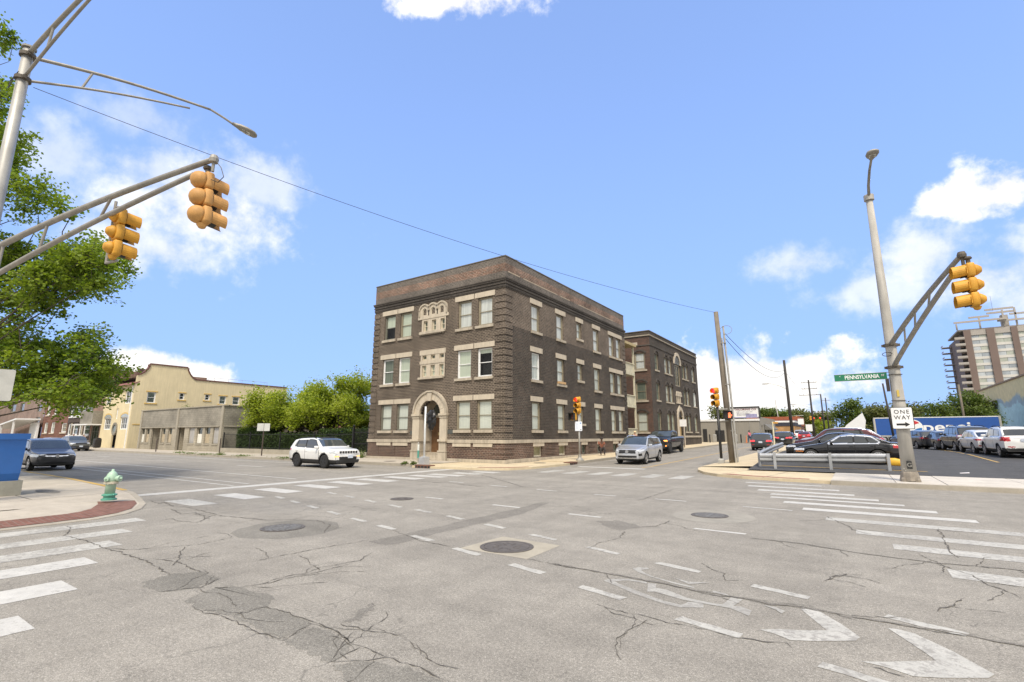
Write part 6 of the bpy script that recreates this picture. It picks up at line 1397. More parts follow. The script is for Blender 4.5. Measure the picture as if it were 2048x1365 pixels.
# ================================================================ vehicles
def in_poly(x, z, P):
    c = False; j = len(P) - 1
    for i in range(len(P)):
        if (P[i][1] > z) != (P[j][1] > z) and x < (P[j][0] - P[i][0]) * (z - P[i][1]) / (P[j][1] - P[i][1]) + P[i][0]: c = not c
        j = i
    return c
def poly_dist(x, z, P):
    d = 9
    for a, c in zip(P, P[1:] + P[:1]):
        vx, vz = c[0] - a[0], c[1] - a[1]; q = vx * vx + vz * vz; t = max(0, min(1, ((x - a[0]) * vx + (z - a[1]) * vz) / q)) if q else 0
        d = min(d, hypot(x - a[0] - t * vx, z - a[1] - t * vz))
    return d
def carpaint(name, c, metal=.0, rough=.3):
    if name in MATS: return MATS[name]
    m, nt, b, tc = base(name); n = noise(nt, worldpos(nt), 2.5, 4)
    nlink(nt, mixc(nt, 1, c, mrange(nt, n, .3, .7, .92, 1.06), 'MULTIPLY'), b.inputs['Base Color'])
    b.inputs['Metallic'].default_value = metal; b.inputs['Roughness'].default_value = rough; b.inputs['Coat Weight'].default_value = .8; b.inputs['Coat Roughness'].default_value = .05
    MATS[name] = m; return m
M_clad = plain('car_cladding', (.03, .03, .03), .65, var=.1); M_tyre = plain('tyre_rubber', (.022, .022, .021), .85, var=.2, scale=9); M_under = plain('underbody', (.008, .008, .008), .95)
M_rims = plain('rim_silver', (.55, .55, .55), .3, .85); M_rimd = plain('rim_dark', (.035, .035, .037), .35, .5); M_chr = plain('chrome', (.75, .76, .78), .15, .95, var=.03)
M_cgl = plain('car_glass', (.018, .022, .024), .05, var=.1, spec=.9, coat=.6); M_cglw = plain('windscreen_glass', (.05, .062, .065), .05, var=.2, scale=2, spec=.9, coat=.7); M_seam = plain('shut_line', (.01, .01, .01), .8)
M_hl = plain('headlamp', (.62, .64, .66), .12, .3, var=.2, scale=20, coat=.8); M_tl = plain('tail_lamp', (.42, .012, .015), .15, var=.2, scale=20, coat=.8); M_tll = emit('tail_lamp_lit', (1, .05, .06), .9); M_ind = emit('indicator_lit', (1, .32, .06), 1.6)
M_grl = plain('grille_black', (.014, .014, .015), .4, var=.3, scale=30); M_plate = plain('number_plate', (.55, .60, .68), .5, var=.12, scale=25); M_amb = plain('marker_amber', (.6, .2, .03), .3)
WHEEL = {}
def wheel_mesh(r, w, style):
    k = (r, w, style)
    if k in WHEEL: return WHEEL[k]
    T = Matrix.Rotation(pi / 2, 4, 'X')         # axis along y; outer face at -y
    ri = r * .68
    ty = MB().lathe([(ri, w / 2 * .9), (r * .9, w / 2), (r * .985, w / 2 * .8), (r, w / 2 * .45), (r, -w / 2 * .45), (r * .985, -w / 2 * .8), (r * .9, -w / 2), (ri, -w / 2 * .9)], 30, T); me = ty.mesh('tyre', True); me.materials.append(M_tyre)
    rm = MB().lathe([(ri, -.02), (ri * 1.01, w / 2 * .9), (ri * .93, w / 2 * .9), (ri * .9, w / 2 * .5), (.05, w / 2 * .45)], 26, T)
    mt = M_rimd if style[0] == 'd' else M_rims; n = int(style[1:])
    bk = MB().lathe([(ri * .9, w / 2 * .52), (.02, w / 2 * .5)], 20, T)
    sp = MB().lathe([(ri, w / 2 * .3), (ri * 1.01, w / 2 * .95), (ri * .92, w / 2 * .95), (ri * .9, w / 2 * .6)], 26, T)
    for i in range(n):
        a = 2 * pi * i / n + .3; wd = ri * (.9 / n + .04)
        c, s_ = cos(a), sin(a); p = []
        for (rr, q, y) in ((.06, wd * .7, .9), (ri * .95, wd, .93), (ri * .95, -wd, .93), (.06, -wd * .7, .9)): p.append((rr * c - q * s_, -w / 2 * y, rr * s_ + q * c))
        p2 = [(x, y + .03, z) for x, y, z in p]; sp.add(p + p2, [(0, 1, 2, 3), (7, 6, 5, 4), (0, 4, 5, 1), (1, 5, 6, 2), (2, 6, 7, 3), (3, 7, 4, 0)])
    sp.lathe([(.085, w / 2 * .6), (.08, w / 2 * .97), (.03, w / 2)], 12, T)
    m2 = sp.mesh('rim'); m2.materials.append(mt); m3 = bk.mesh('brake_disc'); m3.materials.append(M_seam)
    WHEEL[k] = (me, m2, m3); return WHEEL[k]
class Car: pass
CARS = {}
def car(name, label, cat, S, loc, heading, pmat, group=None, dx=.042, lit=False, plate=True, pitch=0.):
    """S: dict of shape. local +x forward, y left, z up. heading = angle of +x in the world"""
    L, Wd = S['L'], S['W']; hw = Wd / 2; top = S['top']; wb = S['wheels']; R = S['r']; clad = S.get('clad', 0)
    root = thing(name, label, cat, loc, heading, group)
    if pitch: root.matrix_basis = root.matrix_basis @ Matrix.Rotation(-pitch, 4, 'Y'); WM[root.name] = root.matrix_basis.copy()
    xs = [0, .012, .03, .06, .1]; 
    while xs[-1] + dx < L - .1: xs.append(xs[-1] + dx)
    xs += [L - .1, L - .06, L - .03, L - .012, L]
    for (x, _) in top:
        if all(abs(x - q) > .006 for q in xs): xs.append(x)
    xs.sort(); nb, ns, ng, nr = 3, 20, 13, 9
    sill = S.get('sill', .24); fb, rb_ = S.get('fbot', .26), S.get('rbot', .32); belt = S['belt']; tum = S.get('tumble', .2)
    def plan(x):
        f = max(0, (S.get('fl', .75) - x) / S.get('fl', .75)); r = max(0, (x - (L - S.get('rl', .6))) / S.get('rl', .6))
        return hw * (1 - S.get('ft', .16) * f ** 2.2 - S.get('rt', .09) * r ** 2.2)
    def section(x):
        zt = interp(x, top); w = plan(x); zb = sill
        if x < .5: zb = fb + (sill - fb) * x / .5
        if x > L - .6: zb = rb_ + (sill - rb_) * (L - x) / .6
        zbe = interp(x, belt); zbe = min(zbe, zt - .07); g = max(0, zt - zbe - .07)
        pts = []
        for k in range(nb): pts.append((w * .86 * k / nb, zb))
        for k in range(ns + 1):
            t = k / ns; z = zb + (zbe - zb) * t
            e = 1 - .13 * (1 - t) ** 6 - .018 * abs(t - .55) ** 1.2 - .035 * max(0, t - .82) / .18 * (t - .82) / .18 * (1 if t > .82 else 0)
            if abs(t - .74) < .03: e += .004
            pts.append((w * e, z))
        ws = w * .945 - .012; wr = ws - tum * g; zc = zt - min(.09, .04 + g * .1)
        for k in range(1, ng + 1):
            t = k / ng; q = ws + (wr - ws) * t + .02 * sin(pi * t) * min(1, g); pts.append((q, zbe + (zc - zbe) * t))
        y0 = pts[-1][0]
        for k in range(1, nr + 1):
            t = k / nr; pts.append((y0 * (1 - t) if k == nr else y0 * (1 - t ** 1.5 * 1.0), zc + (zt - zc) * sin(t ** .6 * pi / 2)))
        return pts
    secs = [section(x) for x in xs]; m = len(secs[0]); verts = []; ids = {}
    X = lambda x: L / 2 - x
    for i, x in enumerate(xs):
        for k, (y, z) in enumerate(secs[i]):
            for s in (1, -1):
                ids[i, k, s] = len(verts); verts.append((X(x), s * y, z))
    faces = []
    for i in range(len(xs) - 1):
        for k in range(m - 1):
            for s in (1, -1):
                q = (ids[i, k, s], ids[i + 1, k, s], ids[i + 1, k + 1, s], ids[i, k + 1, s]); faces.append((q if s < 0 else q[::-1], 'b', k))
    for i, sg in ((0, 1), (len(xs) - 1, -1)):       # end caps: rings shrinking to the middle
        P = secs[i]; zc = (P[0][1] + P[-1][1]) / 2; ringn = 14; prev = {(k, s): ids[i, k, s] for k in range(m) for s in (1, -1)}
        for j in range(1, ringn + 1):
            f = 1 - j / ringn * .97; cur = {}
            for k in range(m):
                for s in (1, -1):
                    cur[k, s] = len(verts); verts.append((X(xs[i]) + sg * S.get('bulge', .05) * (1 - f * f), s * P[k][0] * f, zc + (P[k][1] - zc) * f))
            for k in range(m - 1):
                for s in (1, -1):
                    q = (prev[k, s], cur[k, s], cur[k + 1, s], prev[k + 1, s]); faces.append((q if s * sg < 0 else q[::-1], 'c%d' % (i > 0), k))
            prev = cur
        faces.append((tuple(prev[k, 1] for k in range(m)) + tuple(prev[k, -1] for k in reversed(range(m))), 'c%d' % (i > 0), 0))
    wins = S['wins']; G = {}
    xa, xb = S['ws']; ra, rb2 = S['rw']
    V = np.array(verts); F4 = np.array([f[:4] for f, _, _ in faces]); CC = V[F4].mean(1)
    dlo_b = [min(p[0] for p in S['dlo']) - .1, max(p[0] for p in S['dlo']) + .1, min(p[1] for p in S['dlo']) - .1]; pc = {}
    for fi, (f, kind, k) in enumerate(faces):
        c = CC[fi].tolist(); x = L / 2 - c[0]; y, z = abs(c[1]), c[2]; cls = 'body'
        kx = round(x, 3); wmax = pc.get(kx)
        if wmax is None: wmax = pc[kx] = plan(min(max(x, 0), L))
        side = y > wmax * .72 and kind == 'b'
        low = z < S.get('cladz', 0)
        if kind == 'b' and k < nb + 1: cls = 'underbody'
        if low: cls = 'cladding'
        if kind == 'b' and k >= nb:
            drop = False
            for wx in wb:
                d = hypot(x - wx, z - R)
                if y > wmax - .34 and d < R + .055: drop = True
                elif clad and y > wmax * .8 and d < R + .055 + clad: cls = 'cladding'
            if drop: continue
        if side:
            hit = None; near = dlo_b[0] < x < dlo_b[1] and z > dlo_b[2]
            for i, P in enumerate(wins if near else ()):
                if in_poly(x, z, P): hit = i
            if hit is not None: cls = 'side_window|%d%s' % (hit, 'l' if c[1] > 0 else 'r')
            else:
                if near and S.get('chrome') and any(poly_dist(x, z, P) < .035 for P in (S['chrome'],)) : cls = 'window_trim'
                elif near and in_poly(x, z, S['dlo']): cls = 'pillar_trim'
                elif any(abs(x - sx) < .016 and z > sill + .12 and z < S['beltz'] for sx in S.get('seams', ())): cls = 'shut_line'
        if kind == 'b' and k >= nb + ns + 2 and not side or (kind == 'b' and k >= nb + ns + ng - 1):
            zt = interp(x, top); yy = secs[0]
            if xa < x < xb and y < (plan(x) * .945 - tum * max(0, zt - interp(x, belt) - .07)) - .055: cls = 'windscreen'
            elif ra < x < rb2 and y < (plan(x) * .945 - tum * max(0, zt - interp(x, belt) - .07)) - .07: cls = 'rear_window'
            elif S.get('roof_dark') and xb + .02 < x < ra - .05 and y < plan(x) * .62: cls = 'roof_panel'
            elif S.get('bed') and S['bed'][0] < x < S['bed'][1] and y < plan(x) * .82: cls = 'bed_cover'
        for (nm, x0, x1, y0, y1, z0, z1) in S.get('feat', ()):
            if x0 <= x <= x1 and y0 <= y <= y1 and z0 <= z <= z1 and cls in ('body', 'cladding', 'bumper', 'shut_line'): cls = nm + ('|%s' % ('l' if c[1] > 0 else 'r') if y0 > .01 else '')
        G.setdefault(cls, []).append(f)
    MT = {'body': pmat, 'underbody': M_under, 'cladding': M_clad, 'side_window': M_cgl, 'windscreen': M_cglw, 'rear_window': M_cgl, 'window_trim': M_chr, 'pillar_trim': M_seam, 'shut_line': M_seam, 'roof_panel': M_seam, 'bed_cover': M_clad, 'headlight': M_hl, 'tail_light': M_tll if lit else M_tl, 'grille': M_grl, 'intake': M_grl, 'fog_light': M_grl, 'chrome_bar': M_chr, 'bumper': M_clad, 'skid_plate': M_rims, 'indicator': M_ind, 'lower_valance': M_clad, 'marker': M_amb, 'reflector': M_tl}
    for cls, fs in G.items():
        nm = cls.split('|')[0]; used = sorted({i for f in fs for i in f}); mp = {o: n for n, o in enumerate(used)}
        b = MB(); b.v = [verts[i] for i in used]; b.f = [tuple(mp[i] for i in f) for f in fs]
        b.build(nm, MT[nm], root, False, True)
    tyre, rim, disc_ = wheel_mesh(R, S.get('tw', .22), S.get('rim', 's5'))
    for wx in wb:
        for s in (1, -1):
            y = s * (plan(wx) - .125)
            o = place('wheel', tyre, root, False, Matrix.Translation((X(wx), y, R)) @ (Matrix.Rotation(pi, 4, 'Z') if s > 0 else Matrix.Identity(4)) @ Matrix.Rotation(wx * 1.3 + s, 4, 'Y'))
            place('rim', rim, o, False); place('brake_disc', disc_, o, False)
            b = MB(); n = 12; r2 = R + .07
            for k in range(n):
                a0, a1 = pi * k / n - .25 * (1 - 2 * k / n), pi * (k + 1) / n - .25 * (1 - 2 * (k + 1) / n)
                b.quad(*[(X(wx) + r2 * cos(a), s * q, R + r2 * sin(a)) for a, q in ((a0, plan(wx) - .02), (a1, plan(wx) - .02), (a1, .35), (a0, .35))])
            b.quad(*[(X(wx) + r2 * cos(a), s * (plan(wx) - .36), R + r2 * sin(a)) for a in [pi * k / n for k in range(n + 1)]]); b.build('wheel_well', M_under, root, False)
    MB().box(-L / 2 + .5, L / 2 - .5, -hw + .32, hw - .32, .2, .5).build('chassis', M_under, root, False)
    mx, mz = S['mirror']
    for s in (1, -1):
        wy = plan(mx); b = MB().rbox((X(mx), s * (wy + .07), mz), (.13, .22, .15), .45); o = b.build('mirror', S.get('mirmat') or pmat, root, False, True)
        MB().box(X(mx) - .03, X(mx) + .03, min(s * (wy - .12), s * wy), max(s * (wy - .12), s * wy), mz - .05, mz - .01).build('mirror_arm', M_clad, root, False)
    if S.get('rails'):
        r0, r1 = S['rails']
        for s in (1, -1):
            pts = [(X(r0 + (r1 - r0) * t), s * (plan(r0 + (r1 - r0) * t) * .945 - tum * max(0, interp(r0 + (r1 - r0) * t, top) - interp(r0 + (r1 - r0) * t, belt) - .07) - .09), interp(r0 + (r1 - r0) * t, top) - .035 + .06 * min(1, 6 * min(t, 1 - t))) for t in [k / 14 for k in range(15)]]
            MB().tube(pts, .02, 6).build('roof_rail', S.get('railmat') or M_seam, root, False)
    for hx_ in S.get('handles', ()):
        for s in (1, -1): MB().rbox((X(hx_[0]), s * (plan(hx_[0]) * .992 + .005), hx_[1]), (.2, .05, .045), .5).build('door_handle', S.get('hmat') or pmat, root, False)
    if plate:
        pz, pzr = S.get('pz', (.55, .8))
        b = MB(); b.cbox((-L / 2 - S.get('bulge', .05) - .008, 0, pzr), (.015, .32, .16)); b.build('number_plate', M_plate, root, False)
        if S.get('fplate', True): b = MB(); b.cbox((L / 2 + S.get('bulge', .05) + .006, S.get('fpy', 0), pz), (.015, .32, .16)); b.build('number_plate', M_plate, root, False)
    if S.get('emblem'):
        ez, er, st_ = S['emblem']; Mx = Matrix.Translation((L / 2 + S.get('bulge', .05) + .012, 0, ez)) @ Matrix.Rotation(pi / 2, 4, 'Y')
        b = MB(); n = 18
        b.lathe([(er, 0), (er, .012), (er * .82, .012), (er * .82, 0)], n, Mx)
        if st_ == 'star':
            for k in range(3):
                a = pi / 2 + k * 2 * pi / 3; b.cbox((L / 2 + S.get('bulge', .05) + .016, er * .45 * cos(a), ez + er * .45 * sin(a)), (.008, er * .2, er * .95), Matrix.Rotation(a - pi / 2, 3, 'X'))
        elif st_ == 'h':
            for dy in (-.35, .35): b.cbox((L / 2 + S.get('bulge', .05) + .016, er * dy, ez), (.008, er * .22, er * 1.3))
            b.cbox((L / 2 + S.get('bulge', .05) + .016, 0, ez), (.008, er * .7, er * .22))
        b.build('emblem', M_chr, root, False)
    if S.get('slots'):
        n, y1, z0, z1 = S['slots']
        for k in range(n): yy = -y1 + (k + .5) * 2 * y1 / n; MB().rbox((L / 2 + S.get('bulge', .05) - .005, yy, (z0 + z1) / 2), (.03, 2 * y1 / n * .72, z1 - z0), .5).build('grille_slot', M_grl, root, False)
    return root
def suv(L=4.4, W=1.82, H=1.65, hood=1.0, nose=.92, cowl=1.12, belt=1.0, beltr=1.08, wheels=(.86, 3.5), r=.35, rear=.98, bed=None, ws0=1.1, ws1=1.78, rear0=3.95, **k):
    rr = L - rear0
    S = dict(L=L, W=W, r=r, wheels=wheels, top=[(0, nose - .08), (.02, nose - .03), (.08, nose), (.3, nose + .05), (.7, hood), (ws0, cowl), (ws0 + .02, cowl + .01), (ws1 - .15, H - .13), (ws1, H - .06), (ws1 + .35, H - .01), (ws1 + .9, H), (rear0 - .45, H - .03), (rear0 - .05, H - .09), (rear0 + .02, H - .12), (L - .1, beltr + .02), (L - .06, beltr - .02), (L, beltr - .1)],
        belt=[(0, nose - .12), (ws0, belt), (L, beltr)], ws=(ws0 + .06, ws1 - .02), rw=(rear0 + .04, L - .13), sill=.27, fbot=.28, rbot=.36, beltz=belt - .02,
        wins=[], dlo=[], mirror=(ws0 + .38, belt + .08), handles=((ws1 + .75, belt - .13), (ws1 + 1.7, belt - .1)), seams=(ws0 + .25, ws1 + .92, ws1 + 1.85))
    xc = ws1 + .93
    a0 = ws0 + .36; zt = H - .13
    S['wins'] = [[(a0, belt + .03), (ws1 - .02 + .1, zt - .04), (ws1 + .3, zt), (xc - .05, zt + .01), (xc - .05, belt + .04)], [(xc + .05, belt + .04), (xc + .05, zt + .01), (xc + .75, zt - .01), (xc + .92, belt + .06)], [(xc + 1.0, belt + .07), (xc + .84, zt - .02), (rear0 - .32, zt - .05), (min(rear0 - .1, xc + 1.45), beltr + .05)]]
    S['dlo'] = [(a0 - .05, belt + .01), (ws1 + .05, zt), (ws1 + .3, zt + .03), (rear0 - .35, zt - .01), (rear0 - .1, beltr + .06), (rear0 - .15, beltr + .02)]
    S.update(k); return S
def sedan(L=4.62, W=1.81, H=1.43, nose=.72, hood=.9, cowl=.98, belt=.93, deck=1.02, wheels=(.78, 3.59), r=.33, **k):
    S = dict(L=L, W=W, r=r, wheels=wheels, top=[(0, nose - .1), (.02, nose - .04), (.08, nose), (.35, nose + .08), (.8, hood - .02), (1.35, cowl), (1.37, cowl + .01), (2.0, H - .1), (2.15, H - .05), (2.5, H - .005), (2.75, H), (3.2, H - .04), (3.5, H - .11), (4.0, deck + .07), (4.1, deck + .02), (4.4, deck), (4.55, deck - .01), (L - .03, deck - .06), (L, deck - .14)],
        belt=[(0, nose - .1), (1.35, belt), (3.6, belt + .05), (L, deck - .12)], ws=(1.42, 2.1), rw=(3.42, 4.04), sill=.2, fbot=.2, rbot=.28, beltz=belt - .02, tumble=.32, fl=.85, ft=.2, rl=.6, rt=.12,
        mirror=(1.72, belt + .06), handles=((2.55, belt - .12), (3.4, belt - .1)), seams=(1.55, 2.68, 3.5), cladz=0)
    zt = H - .11
    S['wins'] = [[(1.62, belt + .03), (2.12, zt - .05), (2.4, zt), (2.62, zt), (2.62, belt + .04)], [(2.7, belt + .04), (2.7, zt), (3.1, zt - .02), (3.25, belt + .05)], [(3.31, belt + .05), (3.17, zt - .03), (3.4, zt - .08), (3.66, belt + .12), (3.62, belt + .06)]]
    S['dlo'] = [(1.58, belt + .02), (2.1, zt), (2.4, zt + .02), (3.1, zt), (3.42, zt - .06), (3.7, belt + .1), (3.62, belt + .04)]
    S.update(k); return S
P_white = carpaint('paint_white', (.74, .74, .72)); P_silver = carpaint('paint_silver', (.52, .535, .56), .5, .32); P_black = carpaint('paint_black', (.006, .006, .007), .0, .2); P_dark = carpaint('paint_charcoal', (.045, .048, .055), .4, .3)
P_grey = carpaint('paint_gunmetal', (.035, .035, .042), .35, .3); P_green = carpaint('paint_greygreen', (.16, .165, .15), .4, .32); P_red = carpaint('paint_red', (.30, .02, .025), .2, .28); P_maroon = carpaint('paint_maroon', (.085, .018, .022), .35, .3); P_blue = carpaint('paint_blue', (.06, .1, .2), .4, .3); P_pearl = carpaint('paint_pearl', (.66, .66, .65), .1, .28)
E_, N_, W_, S_ = 0, pi / 2, pi, -pi / 2
# white SUV crossing in front of the apartment block
S = suv(L=4.4, W=1.84, H=1.64, nose=.98, hood=1.06, cowl=1.13, belt=1.03, beltr=1.12, wheels=(.87, 3.51), r=.36, clad=.06, cladz=.46, rim='d5', roof_dark=True, rails=(1.95, 3.7), fpy=.12, pz=(.62, .9), bulge=.06,
    slots=(7, .58, .80, .92), feat=[('headlight', 0, .42, .60, .95, .79, .93), ('chrome_bar', -.1, .25, 0, .72, .72, .745), ('intake', -.2, .2, 0, .55, .46, .62), ('indicator', -.1, .35, .58, .80, .61, .66), ('bumper', -.2, .4, 0, 1, .27, .46), ('tail_light', 4.1, 4.6, .52, .95, .92, 1.05)])
car('white_suv', 'white compact suv with black wheels crossing before the railings', 'car', S, (-25.05, 17.65, 0), E_ - .03, P_white)
# silver SUV coming down the side street
S = suv(L=4.68, W=1.84, H=1.68, nose=.92, hood=1.05, cowl=1.12, belt=1.04, beltr=1.12, wheels=(.9, 3.73), r=.36, rim='s5', clad=.03, cladz=.34, roof_dark=True, rails=(2.0, 3.9), railmat=M_chr, fplate=False, emblem=(.77, .1, 'star'), bulge=.07, ft=.2, rear0=4.2,
    feat=[('grille', -.2, .2, 0, .52, .66, .86), ('chrome_bar', -.2, .2, .0, .6, .36, .41), ('headlight', 0, .5, .56, .95, .80, .90), ('intake', -.2, .2, 0, .56, .42, .54), ('fog_light', -.2, .4, .66, .84, .52, .66), ('bumper', -.2, .5, 0, 1, .28, .36), ('tail_light', 4.4, 4.8, .4, .95, .95, 1.03)])
car('silver_suv', 'silver suv with dark roof coming down the side street', 'car', S, (-11.55, 31.4, gz(31.4)), S_ + .04, P_silver, pitch=-.012)
# black pickup
S = suv(L=5.9, W=2.05, H=1.96, nose=1.2, hood=1.3, cowl=1.36, belt=1.3, beltr=1.38, wheels=(1.0, 4.75), r=.43, tw=.28, rim='d6', clad=.05, sill=.46, fbot=.42, rbot=.55, cladz=.52, ws0=1.45, ws1=2.05, rear0=3.9, bulge=.04, mirmat=M_seam, fplate=False, tumble=.16)
S['top'] = [(0, 1.08), (.02, 1.16), (.08, 1.2), (.3, 1.26), (.9, 1.31), (1.45, 1.36), (1.47, 1.37), (1.95, 1.84), (2.1, 1.91), (2.5, 1.955), (3.0, 1.96), (3.4, 1.94), (3.62, 1.88), (3.72, 1.42), (3.76, 1.39), (5.85, 1.4), (5.88, 1.38), (5.9, 1.3)]
S['belt'] = [(0, 1.1), (1.45, 1.28), (3.7, 1.32), (5.9, 1.32)]; S['rw'] = (3.63, 3.71); S['ws'] = (1.52, 2.02); S['bed'] = (3.82, 5.8); S['tumble'] = .18
S['wins'] = [[(1.85, 1.35), (2.15, 1.8), (2.6, 1.83), (2.72, 1.83), (2.72, 1.36)], [(2.82, 1.36), (2.82, 1.83), (3.4, 1.81), (3.52, 1.38)]]; S['dlo'] = [(1.8, 1.33), (2.12, 1.82), (2.6, 1.85), (3.42, 1.83), (3.56, 1.36)]
S['seams'] = (1.75, 2.77, 3.62); S['handles'] = ((2.6, 1.18), (3.45, 1.18)); S['mirror'] = (1.9, 1.45)
S['feat'] = [('grille', -.2, .15, 0, .72, .78, 1.12), ('indicator', 0, .3, .74, 1.05, 1.0, 1.12), ('indicator', 0, .2, .78, .95, .6, .68), ('bumper', -.2, .3, 0, 1.1, .42, .66), ('tail_light', 5.8, 6, .85, 1.1, .9, 1.25)]
car('black_pickup', 'black crew-cab pickup truck parked before the farther brick block', 'truck', S, (-14.25, 45.4, gz(45) + .06), S_ + .02, P_black, pitch=-.012)
# dark hatch waiting at the left kerb
S = suv(L=4.3, W=1.78, H=1.6, nose=.86, hood=.98, cowl=1.06, belt=.98, beltr=1.1, wheels=(.85, 3.46), r=.34, clad=.03, cladz=.33, rim='s5', fplate=False, emblem=(.72, .075, 'h'), bulge=.07,
    feat=[('chrome_bar', -.2, .2, 0, .44, .70, .75), ('headlight', 0, .6, .45, .95, .69, .82), ('grille', -.2, .25, 0, .6, .48, .695), ('intake', -.2, .2, 0, .7, .34, .43), ('fog_light', -.2, .4, .62, .76, .45, .55)])
car('grey_crossover', 'dark grey crossover facing us beside the blue cabinet', 'car', S, (-35.75, 8.1, 0), E_, P_grey)
S = suv(L=4.6, W=1.84, H=1.7, nose=.95, hood=1.05, cowl=1.12, belt=1.02, beltr=1.08, clad=.04, cladz=.42, feat=[('headlight', 0, .4, .5, .95, .78, .92), ('grille', -.2, .15, 0, .5, .74, .9), ('bumper', -.2, .3, 0, 1, .28, .62)])
car('greygreen_suv', 'grey-green suv parked at the far kerb by the bay terrace', 'car', S, (-74, 19.2, 0), E_, P_green, dx=.06)
S2 = suv(L=4.6, W=1.82, H=1.5, nose=.85, hood=.95, cowl=1.03, belt=.95, beltr=1.0, feat=[('headlight', 0, .4, .5, .95, .7, .82), ('grille', -.2, .15, 0, .5, .62, .78)])
car('silver_car', 'silver car parked behind the grey-green suv', 'car', S2, (-82, 19.2, 0), E_, P_silver, dx=.06)
Sp = dict(S); Sp = suv(L=5.4, W=2.0, H=1.9, nose=1.1, hood=1.2, cowl=1.28, belt=1.2, beltr=1.25, r=.4, wheels=(.95, 4.4), rear0=4.6, feat=[('headlight', 0, .3, .6, 1, .95, 1.08), ('grille', -.2, .15, 0, .6, .8, 1.05)])
car('white_van', 'white high vehicle facing us at the far left kerb', 'van', Sp, (-92, 13.6, 0), E_, P_white, dx=.06)
# traffic and parking up the side street
S = suv(L=4.75, W=1.86, H=1.68, nose=.95, belt=1.04, beltr=1.12, wheels=(.9, 3.7), rear0=4.25, feat=[('tail_light', 4.4, 5, .5, .96, .86, 1.0), ('bumper', 4.4, 5, 0, 1, .3, .55), ('reflector', 4.5, 5, .55, .8, .55, .6)], pz=(.5, .82), rails=(2, 3.9))
car('dark_suv', 'dark suv with lit tail lamps driving away up the side street', 'car', S, (-7.6, 55.5, gz(55)), N_ + .03, P_dark, lit=True, pitch=.012)
S = suv(L=4.95, W=1.98, H=1.75, nose=1.0, belt=1.08, beltr=1.15, wheels=(.95, 3.9), rear0=4.4, feat=[('tail_light', 4.6, 5.2, .35, 1.0, .98, 1.1), ('bumper', 4.6, 5.2, 0, 1, .34, .6)], pz=(.5, .86))
car('black_suv', 'black suv with bright tail lamps queueing beyond the dark suv', 'car', S, (-7.0, 68.5, gz(68)), N_, P_black, lit=True, pitch=.012)
car('white_pickup', 'white vehicle queueing farthest up the side street', 'car', suv(feat=[('tail_light', 4.1, 5, .6, .96, .86, 1.1)], H=1.8), (-8.4, 108, gz(108)), N_, P_white, dx=.08); car('red_hatch', 'small dark red car queueing up the side street', 'car', suv(feat=[('tail_light', 4.1, 5, .5, .96, .86, 1.0)], H=1.55), (-6.9, 97, gz(97)), N_, P_red, dx=.08, lit=True)
# ---- car park, left row (nose to the street)
S = sedan(chrome=[(1.58, .95), (2.1, 1.32), (2.4, 1.34), (3.1, 1.32), (3.42, 1.26), (3.7, 1.03), (3.62, .97)], rim='s14', pz=(.45, .82), fplate=False, feat=[('tail_light', 4.2, 5, .42, .95, .74, .90), ('headlight', 0, .5, .5, .95, .60, .70), ('chrome_bar', 4.5, 5, 0, .8, .36, .39), ('chrome_bar', 4.5, 5, .12, .3, .7, .72), ('marker', .1, .5, .7, .95, .52, .57), ('grille', -.2, .2, .05, .35, .42, .62)])
car('black_sedan', 'glossy black sedan with chrome window trim right behind the guard rail', 'car', S, (-.42, 31.0, lz(31)), W_ - .02, P_black, dx=.025)
S = sedan(H=1.45, L=4.7, rim='s10', feat=[('tail_light', 4.3, 5, .5, .95, .78, .9), ('headlight', 0, .5, .5, .95, .62, .72)]); car('black_saloon', 'second black sedan parked beyond the glossy one', 'car', S, (-1.05, 34.0, lz(34)), W_, P_black)
S = suv(L=4.7, H=1.68, W=1.88, feat=[('tail_light', 4.3, 5, .6, .96, .9, 1.1)], rails=(2, 3.8), railmat=M_rims); car('red_suv', 'red suv with roof rails in the left car park row', 'car', S, (-.9, 37.6, lz(37) - .03), W_, P_maroon)
car('silver_wagon', 'silver roofed car behind the red suv in the left car park row', 'car', suv(L=4.6, H=1.62), (-.8, 40.4, lz(40)), W_, P_silver, dx=.05)
# ---- car park, right row (tails towards us)
RG = 'cars parked in the right row of the car park'
def lot(name, label, S, x, y, p, h=70, **k): return car(name, label, 'car', S, (x + .1, y, lz(y)), radians(h + 24), p, RG, pitch=.02, **k)
S = suv(L=5.1, W=1.98, H=1.76, nose=.95, belt=1.02, beltr=1.1, wheels=(.95, 3.98), rear0=4.6, fplate=False, feat=[('tail_light', 4.7, 5.2, .7, 1.0, .95, 1.25), ('chrome_bar', .2, 4.8, .8, 1.1, .62, .645), ('chrome_bar', .2, 4.8, .8, 1.1, .44, .46)]); lot('maroon_minivan', 'maroon minivan cut by the right edge of the picture', S, 8.7, 35.8, P_maroon, 68)
S = suv(L=4.25, W=1.78, H=1.66, nose=.95, belt=1.05, beltr=1.14, wheels=(.85, 3.4), rear0=3.8, clad=.04, cladz=.42, pz=(.5, .95), rails=(1.9, 3.5), feat=[('tail_light', 3.9, 4.5, .55, .92, .88, 1.12), ('bumper', 3.9, 4.5, 0, 1, .3, .52), ('reflector', 3.9, 4.5, .4, .7, .56, .62)]); lot('white_crossover', 'white small crossover next to the maroon minivan', S, 7.1, 39.2, P_white, 70)
